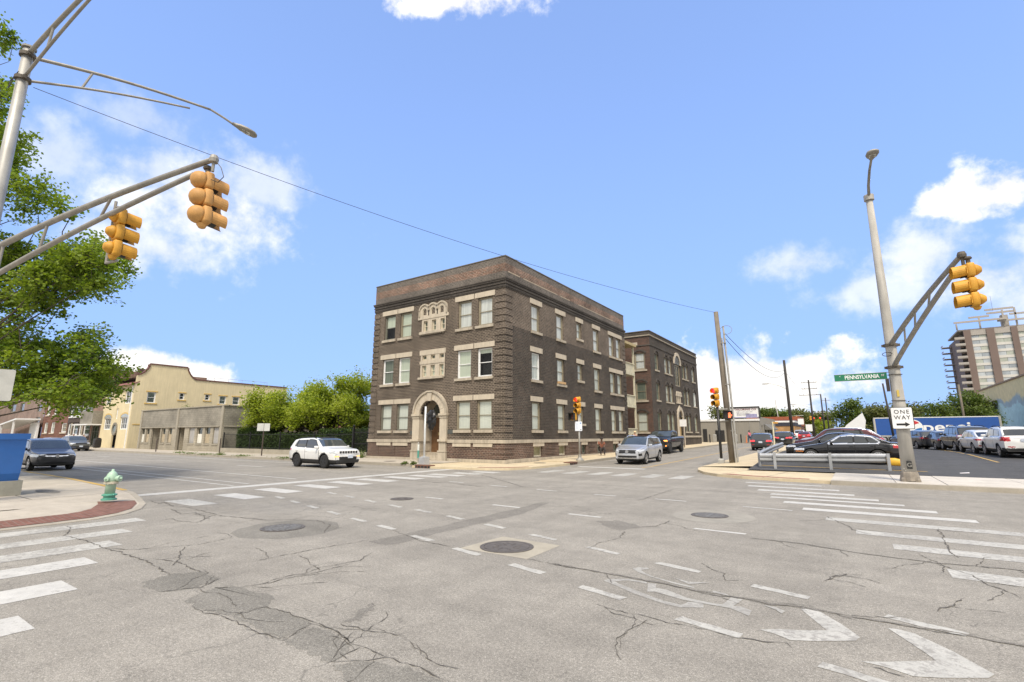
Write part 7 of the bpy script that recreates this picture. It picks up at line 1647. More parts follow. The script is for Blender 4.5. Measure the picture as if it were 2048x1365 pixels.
S = suv(L=4.45, W=1.79, H=1.47, nose=.8, hood=.92, cowl=.98, belt=.93, beltr=1.02, wheels=(.85, 3.55), rear0=3.75, feat=[('tail_light', 4.0, 4.6, .35, .92, .84, .95), ('bumper', 4.0, 4.6, 0, 1, .3, .42), ('reflector', 4.1, 4.6, .5, .8, .5, .56)]); lot('silver_hatchback', 'pale silver hatchback left of the white crossover', S, 6.6, 43.2, P_pearl, 71)
S = suv(L=5.0, W=2.0, H=1.8, nose=1.0, belt=1.1, beltr=1.16, wheels=(.95, 3.85), rear0=4.45, rails=(2.1, 4.1), feat=[('tail_light', 4.6, 5.2, .6, 1.0, .95, 1.18), ('bumper', 4.6, 5.2, 0, 1, .32, .6)]); lot('black_large_suv', 'large black suv left of the pale silver hatchback', S, 6.5, 49.0, P_black, 73)
S = sedan(H=1.5, feat=[('tail_light', 4.3, 5, .5, .95, .78, .9)]); lot('dark_sedan', 'dark sedan tucked beside the large black suv', S, 5.75, 53.2, P_dark, 74, dx=.05)
S = suv(L=4.7, W=1.86, H=1.6, nose=.9, belt=1.0, beltr=1.08, rear0=4.1, feat=[('tail_light', 4.3, 5, .42, .95, .9, 1.02), ('bumper', 4.3, 5, 0, 1, .32, .5)]); lot('charcoal_crossover', 'charcoal crossover seen square from behind below the trailer logo', S, 4.75, 56.2, P_dark, 80, dx=.05)
lot('blue_sedan', 'small blue car at the far left of the right row', sedan(H=1.42), 4.0, 62, P_blue, 78, dx=.06)
lot('red_sedan', 'red car roof showing behind the white crossover', suv(H=1.7, L=4.8), 10.6, 50, P_red, 70, dx=.06); lot('silver_roof_car', 'silver car half hidden behind the pale silver hatchback', suv(H=1.6), 8.6, 53, P_silver, 70, dx=.06)
S = suv(H=1.75, L=5.2, feat=[('tail_light', 4.8, 5.4, .7, 1, .9, 1.2)]); car('parked_white_pickup', 'white vehicle roof showing above the hedge', 'car', S, (-43.5, 33.6, .7), N_ + .5, P_white, dx=.06)
# ---- trailer with the drinks logo
tr = thing('box_trailer', 'long blue drinks trailer with a round red white and blue logo', 'trailer', (10, 100, .6))
M_tblue = plain('trailer_blue', (.012, .075, .30), .4, var=.06, coat=.2); M_tred = plain('logo_red', (.55, .035, .04), .5); M_tlb = plain('logo_blue', (.02, .16, .42), .5)
MB().box(2.75, 17.6, 99, 101.6, 1.75, 4.4).build('box', M_tblue, tr); MB().box(2.72, 17.63, 98.97, 101.63, 4.4, 4.52).build('top_rail', M_white, tr); MB().box(2.72, 2.95, 98.96, 101.6, 1.7, 4.5).build('end_post', plain('trailer_alu', (.5, .47, .4), .5, .3), tr); MB().box(17.4, 17.65, 98.96, 101.6, 1.7, 4.5).build('end_post', M_galv, tr); MB().box(2.75, 17.6, 98.98, 101.6, 1.5, 1.75).build('chassis_rail', M_galv, tr)
for x in (3.8, 4.9, 15, 16.2):
    o = MB().lathe([(.3, -.15), (.48, -.14), (.5, 0), (.48, .14), (.3, .15)], 18, Matrix.Translation((x, 99.3, 1.12)) @ Matrix.Rotation(pi / 2, 4, 'X')).build('wheel', M_tyre, tr)
    MB().lathe([(.3, .1), (.28, .16), (.05, .17)], 14, Matrix.Translation((x, 99.3, 1.12)) @ Matrix.Rotation(pi / 2, 4, 'X')).build('rim', M_rims, o)
for x in (8, 12): MB().box(x, x + .3, 99.2, 99.6, .65, 1.6).build('landing_leg', M_under, tr)
TP = Plane('Y', 98.99); cx_, cz_, rr_ = 7.55, 2.9, 1.28
def circ(f, d, n=28): return [TP.p(cx_ + f * rr_ * cos(2 * pi * k / n), cz_ + f * rr_ * sin(2 * pi * k / n), d) for k in range(n)]
MB().quad(*circ(1.0, -.01)).build('logo_disc', M_swhite, tr)
up_p, lo_p = [], []
wav = lambda t: .12 * sin(t * 3.0) + .28 * t
for (sgn_, mt_, nm) in ((1, M_tred, 'logo_upper'), (-1, M_tlb, 'logo_lower')):
    pts = []; n = 20; f = .88
    for k in range(n + 1):
        x = -f + 2 * f * k / n; zc = wav(x) + (.24 if sgn_ > 0 else -.32); lim = sqrt(max(0, f * f - x * x))
        if abs(zc) < lim: pts.append((x, zc))
    if len(pts) > 2:
        a0, a1 = atan2(pts[0][1], pts[0][0]), atan2(pts[-1][1], pts[-1][0])
        if sgn_ > 0:
            if a0 < a1: a0 += 2 * pi
            arc = [(f * cos(a1 + (a0 - a1) * k / 16), f * sin(a1 + (a0 - a1) * k / 16)) for k in range(17)]
        else:
            if a0 > 0: a0 -= 2 * pi
            arc = [(f * cos(a1 + (a0 - a1) * k / 16), f * sin(a1 + (a0 - a1) * k / 16)) for k in range(17)]
        MB().quad(*[TP.p(cx_ + x * rr_, cz_ + z * rr_, -.02) for x, z in pts + arc]).build(nm, mt_, tr)
text('lettering', 'pepsi', 2.0, M_swhite, tr, frame_mat(TP.p(11.55, 2.95, -.02), (1, 0, 0), (0, 0, 1)), bold=True, sx=1.35)
# white dish-like sail on the roof line behind
ds = thing('dish_trailer', 'white tilted dish standing beyond the red suv', 'dish', (.8, 60, .95)); b = MB().prism([(-.9, 60, 2.3), (.9, 60, 2.3), (1.05, 60, 3.2), (.85, 60, 3.95), (.2, 60, 3.4), (-.6, 60, 2.75)], (0, .25, 0)); b.build('dish', M_white, ds); MB().tube([(.1, 60.3, .9), (.1, 60.2, 2.5)], .1, 8).build('mast', M_galvd, ds)
# ================================================================ trees, hedges, weeds
M_lgk = leaf('leaf_ginkgo', (.10, .175, .02), (.29, .36, .05), .5); M_lyel = leaf('leaf_yellowgreen', (.18, .25, .027), (.42, .46, .075), .5); M_lhedge = leaf('leaf_hedge', (.02, .045, .01), (.075, .12, .025), .25); M_lfar = leaf('leaf_far', (.07, .11, .024), (.17, .215, .052), .38); M_lfar2 = leaf('leaf_far_olive', (.085, .10, .03), (.18, .185, .06), .35); M_weed = leaf('leaf_weed', (.07, .12, .02), (.16, .2, .05), .3)
M_bark = plain('bark_grey', (.09, .075, .06), .95, var=.3, scale=6, streak=.2)
def leaf_mesh(name, pts, size, mat, parent, seed, droop=.3, flat_=.5):
    """pts: (n,3) leaf centres; every leaf a small folded rhombus with its own tilt"""
    rg = np.random.default_rng(seed); n = len(pts); P = np.asarray(pts, float)
    nrm = rg.normal(size=(n, 3)); nrm[:, 2] = np.abs(nrm[:, 2]) * (1 + flat_) + .3; nrm /= np.linalg.norm(nrm, axis=1)[:, None]
    t = rg.normal(size=(n, 3)); t -= (t * nrm).sum(1)[:, None] * nrm; t /= np.linalg.norm(t, axis=1)[:, None]; u = np.cross(nrm, t)
    s = size * rg.uniform(.6, 1.35, n)[:, None]
    a = P - t * s * .5; c = P + t * s * .5 - nrm * s * droop * .3; b = P + u * s * .42; d = P - u * s * .42
    V = np.stack([a, b, c, d], 1).reshape(-1, 3); F = np.arange(n * 4).reshape(-1, 4)
    me = bpy.data.meshes.new(name); me.vertices.add(n * 4); me.vertices.foreach_set('co', V.astype(np.float32).ravel())
    me.loops.add(n * 4); me.loops.foreach_set('vertex_index', F.astype(np.int32).ravel()); me.polygons.add(n)
    me.polygons.foreach_set('loop_start', (np.arange(n) * 4).astype(np.int32)); me.polygons.foreach_set('loop_total', np.full(n, 4, np.int32))
    me.update(calc_edges=True); me.materials.append(mat); return place(name, me, parent, True)
def branchy(b, p, d, L, r, depth, rg, tips, up=.15, split=3, spread=.7, minr=.012):
    """grow a limb; collect twig points for the leaves"""
    pts = [np.array(p)]; dd = np.array(d, float); n = 5
    for k in range(n):
        dd = dd + rg.normal(size=3) * .13; dd[2] += up * .25; dd /= np.linalg.norm(dd); pts.append(pts[-1] + dd * L / n)
    b.tube([tuple(q) for q in pts], [max(minr, r * (1 - .5 * k / n)) for k in range(n + 1)], 6 if r > .04 else 4, caps=False)
    if depth <= 1:
        for q in pts[1:]: tips.append(q)
    if depth == 0: return
    for k in range(split):
        i = rg.integers(2, n + 1); a = rg.uniform(0, 2 * pi); perp = np.cross(dd, rg.normal(size=3)); perp /= np.linalg.norm(perp) + 1e-9
        nd = dd * (1 - spread * .5) + perp * spread; nd /= np.linalg.norm(nd)
        branchy(b, pts[i], nd, L * rg.uniform(.55, .8), r * .55, depth - 1, rg, tips, up, split, spread, minr)
def tree(name, label, cat_parent, base_, limbs, mat, nleaf, size, seed, clump=.35, trunk=None, bark=None, group=None, up=.1, split=3, depth=3, spread=.75, keep=None, flat_=.5):
    rg = np.random.default_rng(seed); t = thing(name, label, 'tree', base_, 0, group); b = MB(); tips = []
    if trunk: b.tube(trunk[0], trunk[1], 10)
    for (p, d, L, r) in limbs: branchy(b, p, np.array(d, float) / np.linalg.norm(d), L, r, depth, rg, tips, up, split, spread)
    b.build('trunk', bark or M_bark, t, True, True)
    T = np.array(tips); idx = rg.integers(0, len(T), nleaf); pts = T[idx] + rg.normal(size=(nleaf, 3)) * np.array([clump, clump, clump * .6])
    if keep is not None: pts = pts[keep(pts)]
    leaf_mesh('crown', pts, size, mat, t, seed + 1, flat_=flat_); return t
# ginkgo at the left edge: limbs reach to leafy clumps; the unseen left half mirrors the right
GK = [(-31.7, 2.7, 8.6), (-26.4, 4.3, 8.9), (-28.9, 4.2, 9.0), (-29.7, 2.8, 7.1), (-29.5, 4.5, 6.1), (-25.6, 6.2, 8.0), (-23.3, 4.4, 7.1), (-23.7, 5.8, 7.5), (-24.9, 4.1, 4.3), (-23.8, 4.6, 6.7), (-25.1, 5.1, 3.5), (-28.1, 5.0, 8.1), (-28.0, 5.4, 8.7), (-28.7, 5.6, 5.5), (-30.5, 4.8, 5.0), (-29.3, 3.2, 4.1), (-28.6, 4.2, 9.0), (-27.5, 3.8, 3.9), (-27.8, 4.7, 7.2), (-30.6, 3.1, 8.9), (-26.9, 6.2, 8.8), (-26.0, 3.3, 8.6), (-26.9, 3.4, 3.9), (-31.0, 3.9, 6.8), (-30.5, 3.5, 6.3), (-29.3, 2.8, 5.1), (-28.2, 5.2, 5.4), (-25.5, 4.3, 5.8), (-27.2, 4.0, 8.8), (-26.9, 4.7, 4.6), (-28.2, 2.4, 5.9), (-25.4, 5.1, 7.0), (-28.1, 3.7, 7.4), (-32.7, 3.2, 6.5), (-30.1, 5.4, 5.1), (-24.5, 5.6, 4.2), (-26.0, 4.0, 7.1), (-27.7, 4.7, 7.8), (-26.4, 4.3, 8.9), (-25.6, 3.8, 4.8), (-28.8, 3.1, 6.2), (-24.7, 4.6, 7.1), (-22.9, 5.4, 7.6), (-26.9, 3.2, 7.1), (-25.3, 4.6, 3.4), (-30.6, 4.7, 5.6), (-24.8, 4.5, 3.7), (-28.4, 4.7, 8.9), (-29.4, 2.1, 9.1), (-26.4, 5.7, 8.4), (-29.2, 4.0, 8.2), (-30.2, 3.8, 7.6), (-27.9, 4.7, 4.6), (-31.9, 3.3, 7.2), (-24.4, 4.6, 3.2), (-29.8, 4.3, 4.8), (-28.3, 4.9, 6.2), (-29.4, 4.0, 5.4), (-32.7, 2.9, 6.5), (-29.4, 4.1, 7.6), (-32.8, 3.5, 4.2), (-29.3, 3.3, 3.8), (-29.8, 3.6, 7.4), (-30.5, 3.2, 6.7), (-26.5, 4.0, 5.8), (-25.4, 5.7, 8.3), (-32.2, 3.6, 6.0), (-25.3, 5.0, 3.7), (-29.7, 4.6, 5.2), (-29.0, 4.6, 5.7), (-29.0, 4.1, 5.5), (-31.1, 4.1, 7.3), (-25.8, 2.6, 7.9), (-26.9, 3.0, 7.5), (-28.9, 5.2, 6.9), (-29.2, 3.7, 3.9), (-28.4, 6.5, 4.7), (-28.0, 4.6, 5.8), (-32.1, 3.6, 6.9), (-24.3, 4.5, 7.1), (-32.9, 3.7, 4.8), (-27.4, 4.4, 7.2), (-32.3, 2.7, 8.8), (-29.4, 4.9, 5.6), (-25.4, 6.9, 3.4), (-29.2, 6.2, 5.7), (-25.6, 5.9, 4.3), (-26.5, 6.5, 3.6), (-23.1, 5.5, 3.6), (-23.0, 6.6, 4.3), (-23.7, 5.2, 3.4), (-24.8, 5.4, 4.7), (-27.1, 7.6, 4.0), (-23.8, 6.4, 4.8), (-24.1, 6.4, 3.3), (-28.8, 6.8, 3.2), (-24.2, 6.8, 4.2), (-22.7, 6.1, 3.1), (-24.4, 5.8, 4.2), (-25.3, 6.4, 5.3), (-26.0, 7.8, 4.3), (-22.6, 6.1, 4.6), (-27.9, 6.4, 5.6), (-24.8, 7.1, 3.6), (-22.8, 5.6, 5.3), (-26.0, 6.9, 3.4), (-23.9, 6.6, 4.8), (-24.8, 5.5, 4.5), (-25.9, 5.7, 3.4), (-27.0, 5.7, 4.3), (-27.1, 6.3, 3.9), (-25.6, 6.0, 4.2), (-24.6, 5.6, 4.3), (-24.1, 6.8, 3.4), (-25.9, 6.4, 4.6), (-27.5, 7.2, 4.1), (-27.1, 6.5, 3.1), (-26.9, 6.7, 6.0), (-26.7, 6.9, 5.1), (-28.0, 5.8, 4.3), (-25.4, 5.8, 3.4), (-29.5, 5.9, 4.2), (-25.6, 6.9, 5.1), (-25.3, 5.2, 4.1), (-25.7, 6.7, 8.9), (-22.6, 5.2, 8.3), (-25.5, 6.1, 9.3), (-24.8, 5.3, 8.3), (-22.2, 5.8, 7.1), (-23.9, 4.9, 8.7), (-25.4, 5.7, 7.4), (-27.7, 6.0, 8.1), (-24.1, 4.6, 7.6), (-24.6, 4.8, 7.8), (-22.2, 5.9, 8.0), (-22.1, 5.4, 8.0), (-23.3, 4.4, 7.5), (-27.3, 6.5, 7.8), (-21.7, 5.3, 8.3), (-25.1, 6.8, 9.0), (-25.8, 6.1, 7.8), (-24.3, 5.9, 8.1), (-24.1, 5.9, 8.7), (-22.9, 5.6, 8.2), (-21.9, 5.6, 7.3), (-25.6, 6.4, 9.4), (-25.1, 6.5, 8.3), (-23.5, 4.7, 7.6), (-23.7, 4.8, 8.1), (-22.5, 4.8, 8.3), (-29.9, 3.2, 9.9), (-25.4, 2.8, 11.0), (-30.0, 3.4, 11.1), (-29.8, 3.7, 10.5), (-25.7, 4.4, 11.4), (-26.1, 2.1, 9.8), (-27.4, 3.1, 11.9), (-28.1, 3.1, 11.2), (-27.9, 2.1, 10.5), (-30.6, 2.1, 11.6), (-30.4, 3.0, 10.9), (-28.5, 2.7, 10.6), (-25.8, 3.2, 11.7), (-30.4, 2.5, 10.6), (-26.2, 2.7, 9.2), (-30.9, 1.9, 11.7), (-23.4, 4.4, 10.2), (-23.6, 3.9, 10.6), (-32.0, 2.6, 10.7), (-31.6, 2.8, 10.1), (-27.2, 2.1, 10.5), (-31.4, 2.5, 12.5), (-29.5, 2.1, 9.6), (-29.1, 4.6, 11.8), (-29.0, 2.3, 11.7), (-26.2, 3.2, 11.0), (-31.7, 2.2, 11.6), (-28.6, 5.0, 12.2), (-32.4, 2.6, 10.8), (-26.9, 4.1, 9.5), (-26.6, 2.7, 13.5), (-28.9, 1.7, 13.9), (-29.5, 3.5, 13.6), (-27.5, 3.6, 12.6), (-24.9, 2.5, 12.7), (-26.4, 3.2, 13.2), (-25.4, 3.2, 11.8), (-29.5, 2.2, 14.1), (-25.2, 3.2, 13.0), (-27.7, 1.9, 11.9), (-29.8, 3.7, 13.4), (-27.3, 3.8, 11.8), (-31.2, 1.5, 13.8), (-25.8, 2.3, 11.4), (-29.7, 3.6, 14.2), (-31.1, 1.8, 13.8), (-27.0, 2.5, 12.4), (-31.7, 1.9, 14.2), (-27.4, 3.7, 13.6), (-23.8, 3.5, 10.9), (-27.5, 1.5, 13.9), (-29.0, 3.1, 16.7), (-31.7, 1.5, 15.7), (-25.4, 1.5, 13.8), (-24.0, 2.6, 13.6), (-24.1, 2.6, 16.0), (-28.6, 2.0, 17.3), (-30.4, 1.6, 16.4), (-29.3, 1.8, 16.2), (-29.2, 2.0, 17.4), (-25.8, 2.2, 16.6), (-28.0, 1.3, 15.6), (-29.8, 1.4, 16.4), (-25.7, 1.8, 13.7), (-29.6, 1.3, 15.5), (-28.6, 2.4, 15.4), (-30.7, 2.4, 17.6), (-27.9, 1.8, 16.1), (-27.9, 2.3, 17.9), (-28.8, 1.0, 16.2)]
def ginkgo():
    rg = np.random.default_rng(5); B0 = np.array([-29.5, 2.2, .13]); t = thing('ginkgo_tree', 'big bright green ginkgo tree filling the left edge behind the mast arm', 'tree', tuple(B0))
    b = MB(); b.tube([(-29.5, 2.2, .1), (-29.4, 2.25, 4), (-29.5, 2.3, 9), (-29.4, 2.2, 14), (-29.5, 2.2, 17.5)], [.36, .3, .22, .13, .05], 12)
    C = [np.array(c) for c in GK]; C += [np.array([2 * B0[0] - c[0] + rg.uniform(-.5, .5), 2 * B0[1] - c[1], c[2]]) for c in C[::2]]
    P = []
    nodes = []
    for i, c in enumerate(C):
        if i % 6 == 0 or not nodes:
            z0 = max(2.2, c[2] - .5 * hypot(c[0] - B0[0], c[1] - B0[1]) - rg.uniform(.2, 1)); a = np.array([B0[0], B0[1], min(z0, 16)]); r0 = .06
        else: a = min(nodes, key=lambda q: np.linalg.norm(q - c) + (3 if abs(q[0] - B0[0]) > abs(c[0] - B0[0]) else 0)); r0 = .022
        nodes.append(c); m = (a + c) / 2 + np.array([0, 0, -.12]) * np.linalg.norm(c - a) * .3 + rg.normal(size=3) * .22
        q1 = (a + m) / 2 + rg.normal(size=3) * .12; q2 = (m + c) / 2 + rg.normal(size=3) * .12
        b.tube([tuple(a), tuple(q1), tuple(m), tuple(q2), tuple(c)], [r0, r0 * .8, r0 * .6, r0 * .4, .01], 5, caps=False)
        ax_ = c - m; ax_ /= np.linalg.norm(ax_)
        for s in range(8):                         # short leafy spurs round the end of the limb
            e = rg.normal(size=3); e[2] *= .6; e = e / np.linalg.norm(e) + ax_ * .5; e /= np.linalg.norm(e); l = rg.uniform(.35, 1.05); q = c - ax_ * rg.uniform(-.2, .9)
            b.tube([tuple(q), tuple(q + e * l)], [.012, .005], 3, caps=False)
            for k in range(5): P.append(q + e * l * (k + 1) / 5 + rg.normal(size=(9, 3)) * np.array([.13, .13, .09]))
    b.build('trunk', M_bark, t, True, True); leaf_mesh('crown', np.concatenate(P), .122, M_lgk, t, 8, flat_=.3)
ginkgo()
def small_tree(label, x, y, w, h, seed, stems=6):
    rg = np.random.default_rng(seed); limbs = []
    for k in range(stems):
        a = 2 * pi * k / stems + rg.uniform(-.3, .3); limbs.append(((x + .15 * cos(a), y + .15 * sin(a), .45), (cos(a) * .75, sin(a) * .75, 1.15), rg.uniform(2.6, 3.3) * h, .1))
    tree('ornamental_tree', label, None, (x, y, .45), limbs, M_lyel, 52000, .18, seed, clump=.42, up=.02, spread=.85, depth=3, split=3, flat_=1.2, keep=lambda q: q[:, 2] > 2.75 + .35 * np.sin(q[:, 0] * 2.3) + .3 * np.sin(q[:, 1] * 3.1))
small_tree('wide yellow-green small tree nearer the block shop row', -47.2, 28.2, 1, 1.15, 21); small_tree('taller yellow-green small tree beside the dark brick block', -39.3, 28.4, 1, 1.3, 33, 7)
small_tree('third small tree between the two yellow-green ones', -43.2, 30.5, 1, 1.12, 45, 5)
def hedge(label, x0, x1, y0, y1, z1, seed, n):
    rg = np.random.default_rng(seed); t = thing('hedge', label, 'hedge', ((x0 + x1) / 2, (y0 + y1) / 2, .45))
    MB().box(x0 + .25, x1 - .25, y0 + .2, y1 - .2, .45, z1 - .22).build('core', plain('hedge_core', (.012, .02, .008), .95), t)
    P = rg.uniform(0, 1, (n, 3)); f = rg.integers(0, 4, n); P[f == 0, 2] = rg.uniform(.9, 1.02, (f == 0).sum()); P[f == 1, 1] = rg.uniform(-.03, .12, (f == 1).sum()); P[f == 2, 1] = rg.uniform(-.02, .2, (f == 2).sum()); P[f == 3, 0] = np.where(rg.random((f == 3).sum()) < .5, rg.uniform(-.01, .02, (f == 3).sum()), rg.uniform(.98, 1.01, (f == 3).sum()))
    Q = np.stack([x0 + P[:, 0] * (x1 - x0), y0 + P[:, 1] * (y1 - y0), .45 + P[:, 2] * (z1 - .45)], 1)
    Q += (np.sin(Q[:, :1] * 2.1 + seed) * .07 + np.sin(Q[:, :1] * 5.3) * .05) * np.array([[0, 1, .9]]) + rg.normal(size=(n, 3)) * .035
    leaf_mesh('leaves', Q, .1, M_lhedge, t, seed, flat_=.1)
hedge('tall dark clipped hedge next to the block shop row', -50.8, -45.2, 25.6, 27.0, 2.4, 3, 9000); hedge('lower dark hedge in the middle behind the railings', -45.6, -39.4, 25.5, 26.9, 1.9, 4, 9000); hedge('dark hedge behind the white suv nearest the gate', -37.2, -30.4, 25.5, 27.2, 2.25, 5, 10000); hedge('low dark shrub between the two longer hedges', -39.6, -37.0, 25.5, 26.6, 1.75, 6, 4000)
# far trees up the street and beyond the car park
def far_tree(label, x, y, w, h, seed, mat=None, z0=1.0):
    rg = np.random.default_rng(seed); t = thing('street_tree', label, 'tree', (x, y, z0), 0, 'trees beyond the car park and side street'); b = MB()
    b.tube([(x, y, z0), (x + .2, y, z0 + h * .3), (x, y, z0 + h * .7)], [w * .05, w * .04, w * .015], 8)
    L = []
    for k in range(26):
        a = rg.uniform(0, 2 * pi); rr = w * .5 * rg.uniform(.15, .85); zz = z0 + h * rg.uniform(.2, .85); q = sqrt(max(.1, 1 - ((zz - z0 - h * .5) / (h * .55)) ** 2)); c = np.array([x + rr * q * cos(a), y + rr * q * sin(a), zz])
        b.tube([(x, y, z0 + h * .25), tuple(c)], [w * .015, w * .004], 4, caps=False); L.append(c + rg.normal(size=(260, 3)) * np.array([w * .085, w * .085, h * .065]))
    b.build('trunk', M_bark, t); leaf_mesh('crown', np.concatenate(L), w * .042, mat or M_lfar, t, seed + 1)
FT = [(1.0, 118, 9.5, 8.2, 'round dark tree left of the trailer'), (5.5, 112, 9, 6.6, 'lower tree just left of the trailer end'), (13, 122, 8, 7.6, 'tree behind the one way plate'), (9.0, 130, 9, 8, 'tree behind the left end of the trailer'), (18.5, 126, 9, 9.4, 'tallest tree rising behind the trailer'), (22.5, 150, 11, 9, 'tree at the foot of the tower'), (25.5, 175, 9, 8.5, 'rightmost pale tree beside the painted warehouse')]
for i, (x, y, w, h, lab) in enumerate(FT): far_tree(lab, x, y, w, h, 100 + i, M_lfar if i % 2 == 0 else M_lfar2)
FT2 = [(-28, 150, 13, 9.5, 'dark tree left above the grey shop roof'), (-21, 160, 13, 9, 'tree rising behind the hoarding'), (-16, 185, 15, 10, 'tree behind the tan diner'), (-38, 120, 12, 7, 'tree low behind the grey shop'), (-12, 210, 15, 9.5, 'tree right of the diner up the street'), (-19.5, 240, 18, 11, 'farthest tree closing the side street on the left'), (-8.6, 190, 6, 6, 'small light tree below the far traffic lights')]
for i, (x, y, w, h, lab) in enumerate(FT2): far_tree(lab, x, y, w, h, 140 + i, M_lyel if i == 6 else (M_lfar if i % 2 else M_lfar2))
far_tree('grey-green rounded tree at the far left kerb', -118, 17, 7, 5.2, 170, M_lfar2, .1)
# weeds on the kerb
def weeds(label, spots, seed):
    rg = np.random.default_rng(seed); P = []
    for (x, y, z, r, h) in spots: P.append(np.array([x, y, z]) + np.abs(rg.normal(size=(160, 3))) * np.array([0, 0, h]) + rg.normal(size=(160, 3)) * np.array([r, r * .5, .01]))
    t = thing('weeds', label, 'weeds', spots[0][:3]); tag(leaf_mesh('blades', np.concatenate(P), .09, M_weed, t, seed), kind='stuff')
weeds('tuft of weeds at the left foot of the dark brick block', [(-29.7, 23.9, .15, .18, .28), (-30.0, 24.3, .15, .2, .2)], 1); weeds('green weeds along the kerb before the low wall', [(-46, 20.75, .14, .5, .06), (-43.5, 20.8, .14, .3, .1), (-40, 20.8, .14, .5, .05), (-34, 20.75, .14, .6, .05), (-49, 20.8, .14, .6, .08), (-52, 21.2, .14, .4, .09)], 2); weeds('grass tuft by the kerb drain at the entrance', [(-20.9, 20.6, .12, .12, .1), (-21.6, 20.6, .12, .1, .07)], 3)
weeds('tuft of grass on the shop row roof', [(-62.5, 25.6, 4.75, .35, .3)], 4)
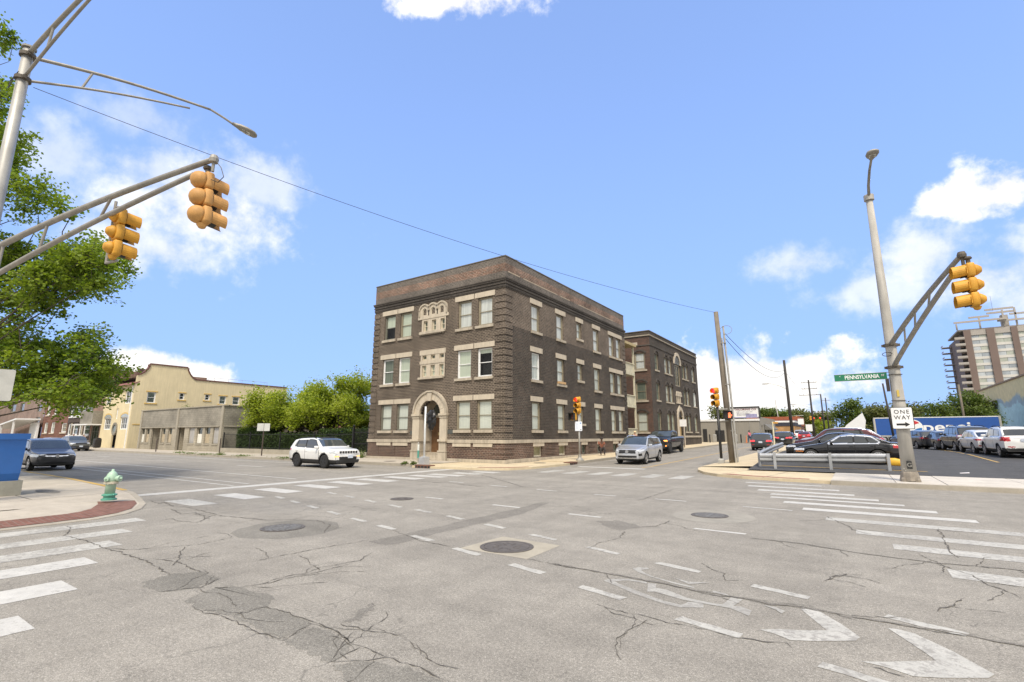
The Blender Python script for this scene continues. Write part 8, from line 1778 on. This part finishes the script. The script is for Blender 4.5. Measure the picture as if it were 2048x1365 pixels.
# ================================================================ people
M_skin = plain('skin', (.42, .25, .17), .6, var=.05); M_skin2 = plain('skin_dark', (.12, .065, .045), .6, var=.05)
def person(label, loc, rz, shirt, trousers, hair, skin=None, pose='stand', h=1.7, zcut=None):
    t = thing('person', label, 'person', loc, rz); k = h / 1.75
    J = {'pel': (0, 0, .95), 'bel': (0, 0, 1.12), 'che': (0, 0, 1.32), 'nck': (.01, 0, 1.5), 'chn': (.03, 0, 1.58), 'hd': (.02, 0, 1.68)}
    for s, n in ((1, 'L'), (-1, 'R')):
        f = .14 * s if pose == 'walk' else .02
        J.update({'hip' + n: (0, s * .1, .9), 'kne' + n: (f * .9 + .03, s * .11, .5), 'ank' + n: (f * 1.6 - .02, s * .11, .08), 'toe' + n: (f * 1.6 + .17, s * .12, .04), 'sh' + n: (0, s * .19, 1.43), 'elb' + n: (-.04 - f * .6, s * .25, 1.14), 'wri' + n: (.06 - f * .8, s * .26, .9), 'fin' + n: (.08 - f * .8, s * .26, .78)})
    if pose == 'sit':
        for s, n in ((1, 'L'), (-1, 'R')):
            J.update({'hip' + n: (.02, s * .1, .5), 'kne' + n: (.44, s * .16, .55), 'ank' + n: (.42, s * .14, .1), 'toe' + n: (.58, s * .15, .06), 'elb' + n: (.22, s * .26, .82), 'wri' + n: (.42, s * .16, .68), 'fin' + n: (.5, s * .1, .66)})
        for q in ('pel', 'bel', 'che', 'nck', 'chn', 'hd', 'shL', 'shR'): x, y, z = J[q]; J[q] = (x + (z - .95) * .3, y, z - .42)
    E = [('pel', 'bel'), ('bel', 'che'), ('che', 'nck'), ('nck', 'chn'), ('chn', 'hd')] + [e for n in 'LR' for e in (('pel', 'hip' + n), ('hip' + n, 'kne' + n), ('kne' + n, 'ank' + n), ('ank' + n, 'toe' + n), ('che', 'sh' + n), ('sh' + n, 'elb' + n), ('elb' + n, 'wri' + n), ('wri' + n, 'fin' + n))]
    Rd = {'pel': .15, 'bel': .14, 'che': .155, 'nck': .058, 'chn': .085, 'hd': .105, 'hip': .1, 'kne': .065, 'ank': .045, 'toe': .04, 'sh': .07, 'elb': .047, 'wri': .034, 'fin': .03}
    def skin_mesh(keys, edges, grow, nm, mat, parent):
        ks = list(keys); me = bpy.data.meshes.new(nm); me.from_pydata([tuple(c * k for c in J[q]) for q in ks], [(ks.index(a), ks.index(b)) for a, b in edges], [])
        o = bpy.data.objects.new(nm, me); COL.objects.link(o); o.modifiers.new('s', 'SKIN'); sv = me.skin_vertices[0].data
        for i, q in enumerate(ks): r = (Rd.get(q) or Rd[q[:-1]]) * k + grow; sv[i].radius = (r, r)
        sv[0].use_root = True; o.modifiers.new('u', 'SUBSURF').levels = 1
        bpy.context.view_layer.update(); m2 = bpy.data.meshes.new_from_object(o.evaluated_get(bpy.context.evaluated_depsgraph_get())); bpy.data.objects.remove(o); m2.name = nm; m2.materials.clear(); m2.materials.append(mat)
        m2.polygons.foreach_set('use_smooth', np.ones(len(m2.polygons), bool)); return place(nm, m2, parent, False)
    skin_mesh(J.keys(), E, 0, 'body', skin or M_skin, t)
    top_k = ['bel', 'pel', 'che', 'shL', 'shR', 'elbL', 'elbR']; skin_mesh(top_k, [('pel', 'bel'), ('bel', 'che'), ('che', 'shL'), ('che', 'shR'), ('shL', 'elbL'), ('shR', 'elbR')], .018, 'shirt', shirt, t)
    low_k = ['pel', 'hipL', 'hipR', 'kneL', 'kneR', 'ankL', 'ankR']; skin_mesh(low_k, [('pel', 'hipL'), ('pel', 'hipR'), ('hipL', 'kneL'), ('hipR', 'kneR'), ('kneL', 'ankL'), ('kneR', 'ankR')], .016, 'trousers', trousers, t)
    hx, hy_, hz = [c * k for c in J['hd']]; MB().lathe([(.04, -.02), (.115, .0), (.118, .04), (.085, .1), (.02, .125)], 12, Matrix.Translation((hx - .02, hy_, hz))).build('hair', hair, t, False, True)
    b = MB()
    for s in (1, -1): b.rbox((hx + .105, s * .035, hz - .005), (.012, .022, .012), .8)
    b.build('eyes', M_sigb, t, False); MB().rbox((hx + .118, 0, hz - .04), (.03, .025, .045), .7).build('nose', skin or M_skin, t, False); MB().rbox((hx + .1, 0, hz - .085), (.012, .045, .012), .8).build('mouth', M_maroon_, t, False)
    return t
M_maroon_ = plain('lip', (.3, .1, .09), .6); C = lambda n, c: plain('cloth_' + n, c, .9, var=.15, scale=8)
person('person in pink top and blue trousers walking by the grey shop', (-12.3, 77.5, gz(77) + .12), 2.6, C('pink', (.6, .16, .2)), C('denim', (.05, .1, .18)), M_sigb, M_skin2, 'walk', 1.7)
person('fair-haired person in dark top beyond the silver suv', (-15.6, 41.5, gz(41) + .15), -1.2, C('black', (.03, .03, .035)), C('jean', (.05, .06, .09)), plain('hair_blond', (.62, .5, .3), .8), M_skin, 'stand', 1.78)
person('person sitting low in a rust jacket beside the brick side wall', (-16.2, 35.8, gz(36) + .15), -.9, C('rust', (.26, .1, .06)), C('dark', (.04, .035, .035)), plain('hair_dark', (.03, .022, .018), .8), M_skin2, 'sit', 1.7)
person('person in pale striped top by the bay terrace', (-91.5, 23.5, .15), -.6, C('lilac', (.5, .42, .5)), C('rose', (.4, .22, .22)), plain('hair_red', (.2, .05, .03), .8), M_skin, 'walk', 1.72)
person('person in beige shirt and shorts walking by the litter bin', (-87, 23.4, .15), 2.9, C('beige', (.5, .42, .32)), C('tan', (.42, .33, .22)), plain('hair_grey', (.5, .46, .4), .8), M_skin, 'walk', 1.76)
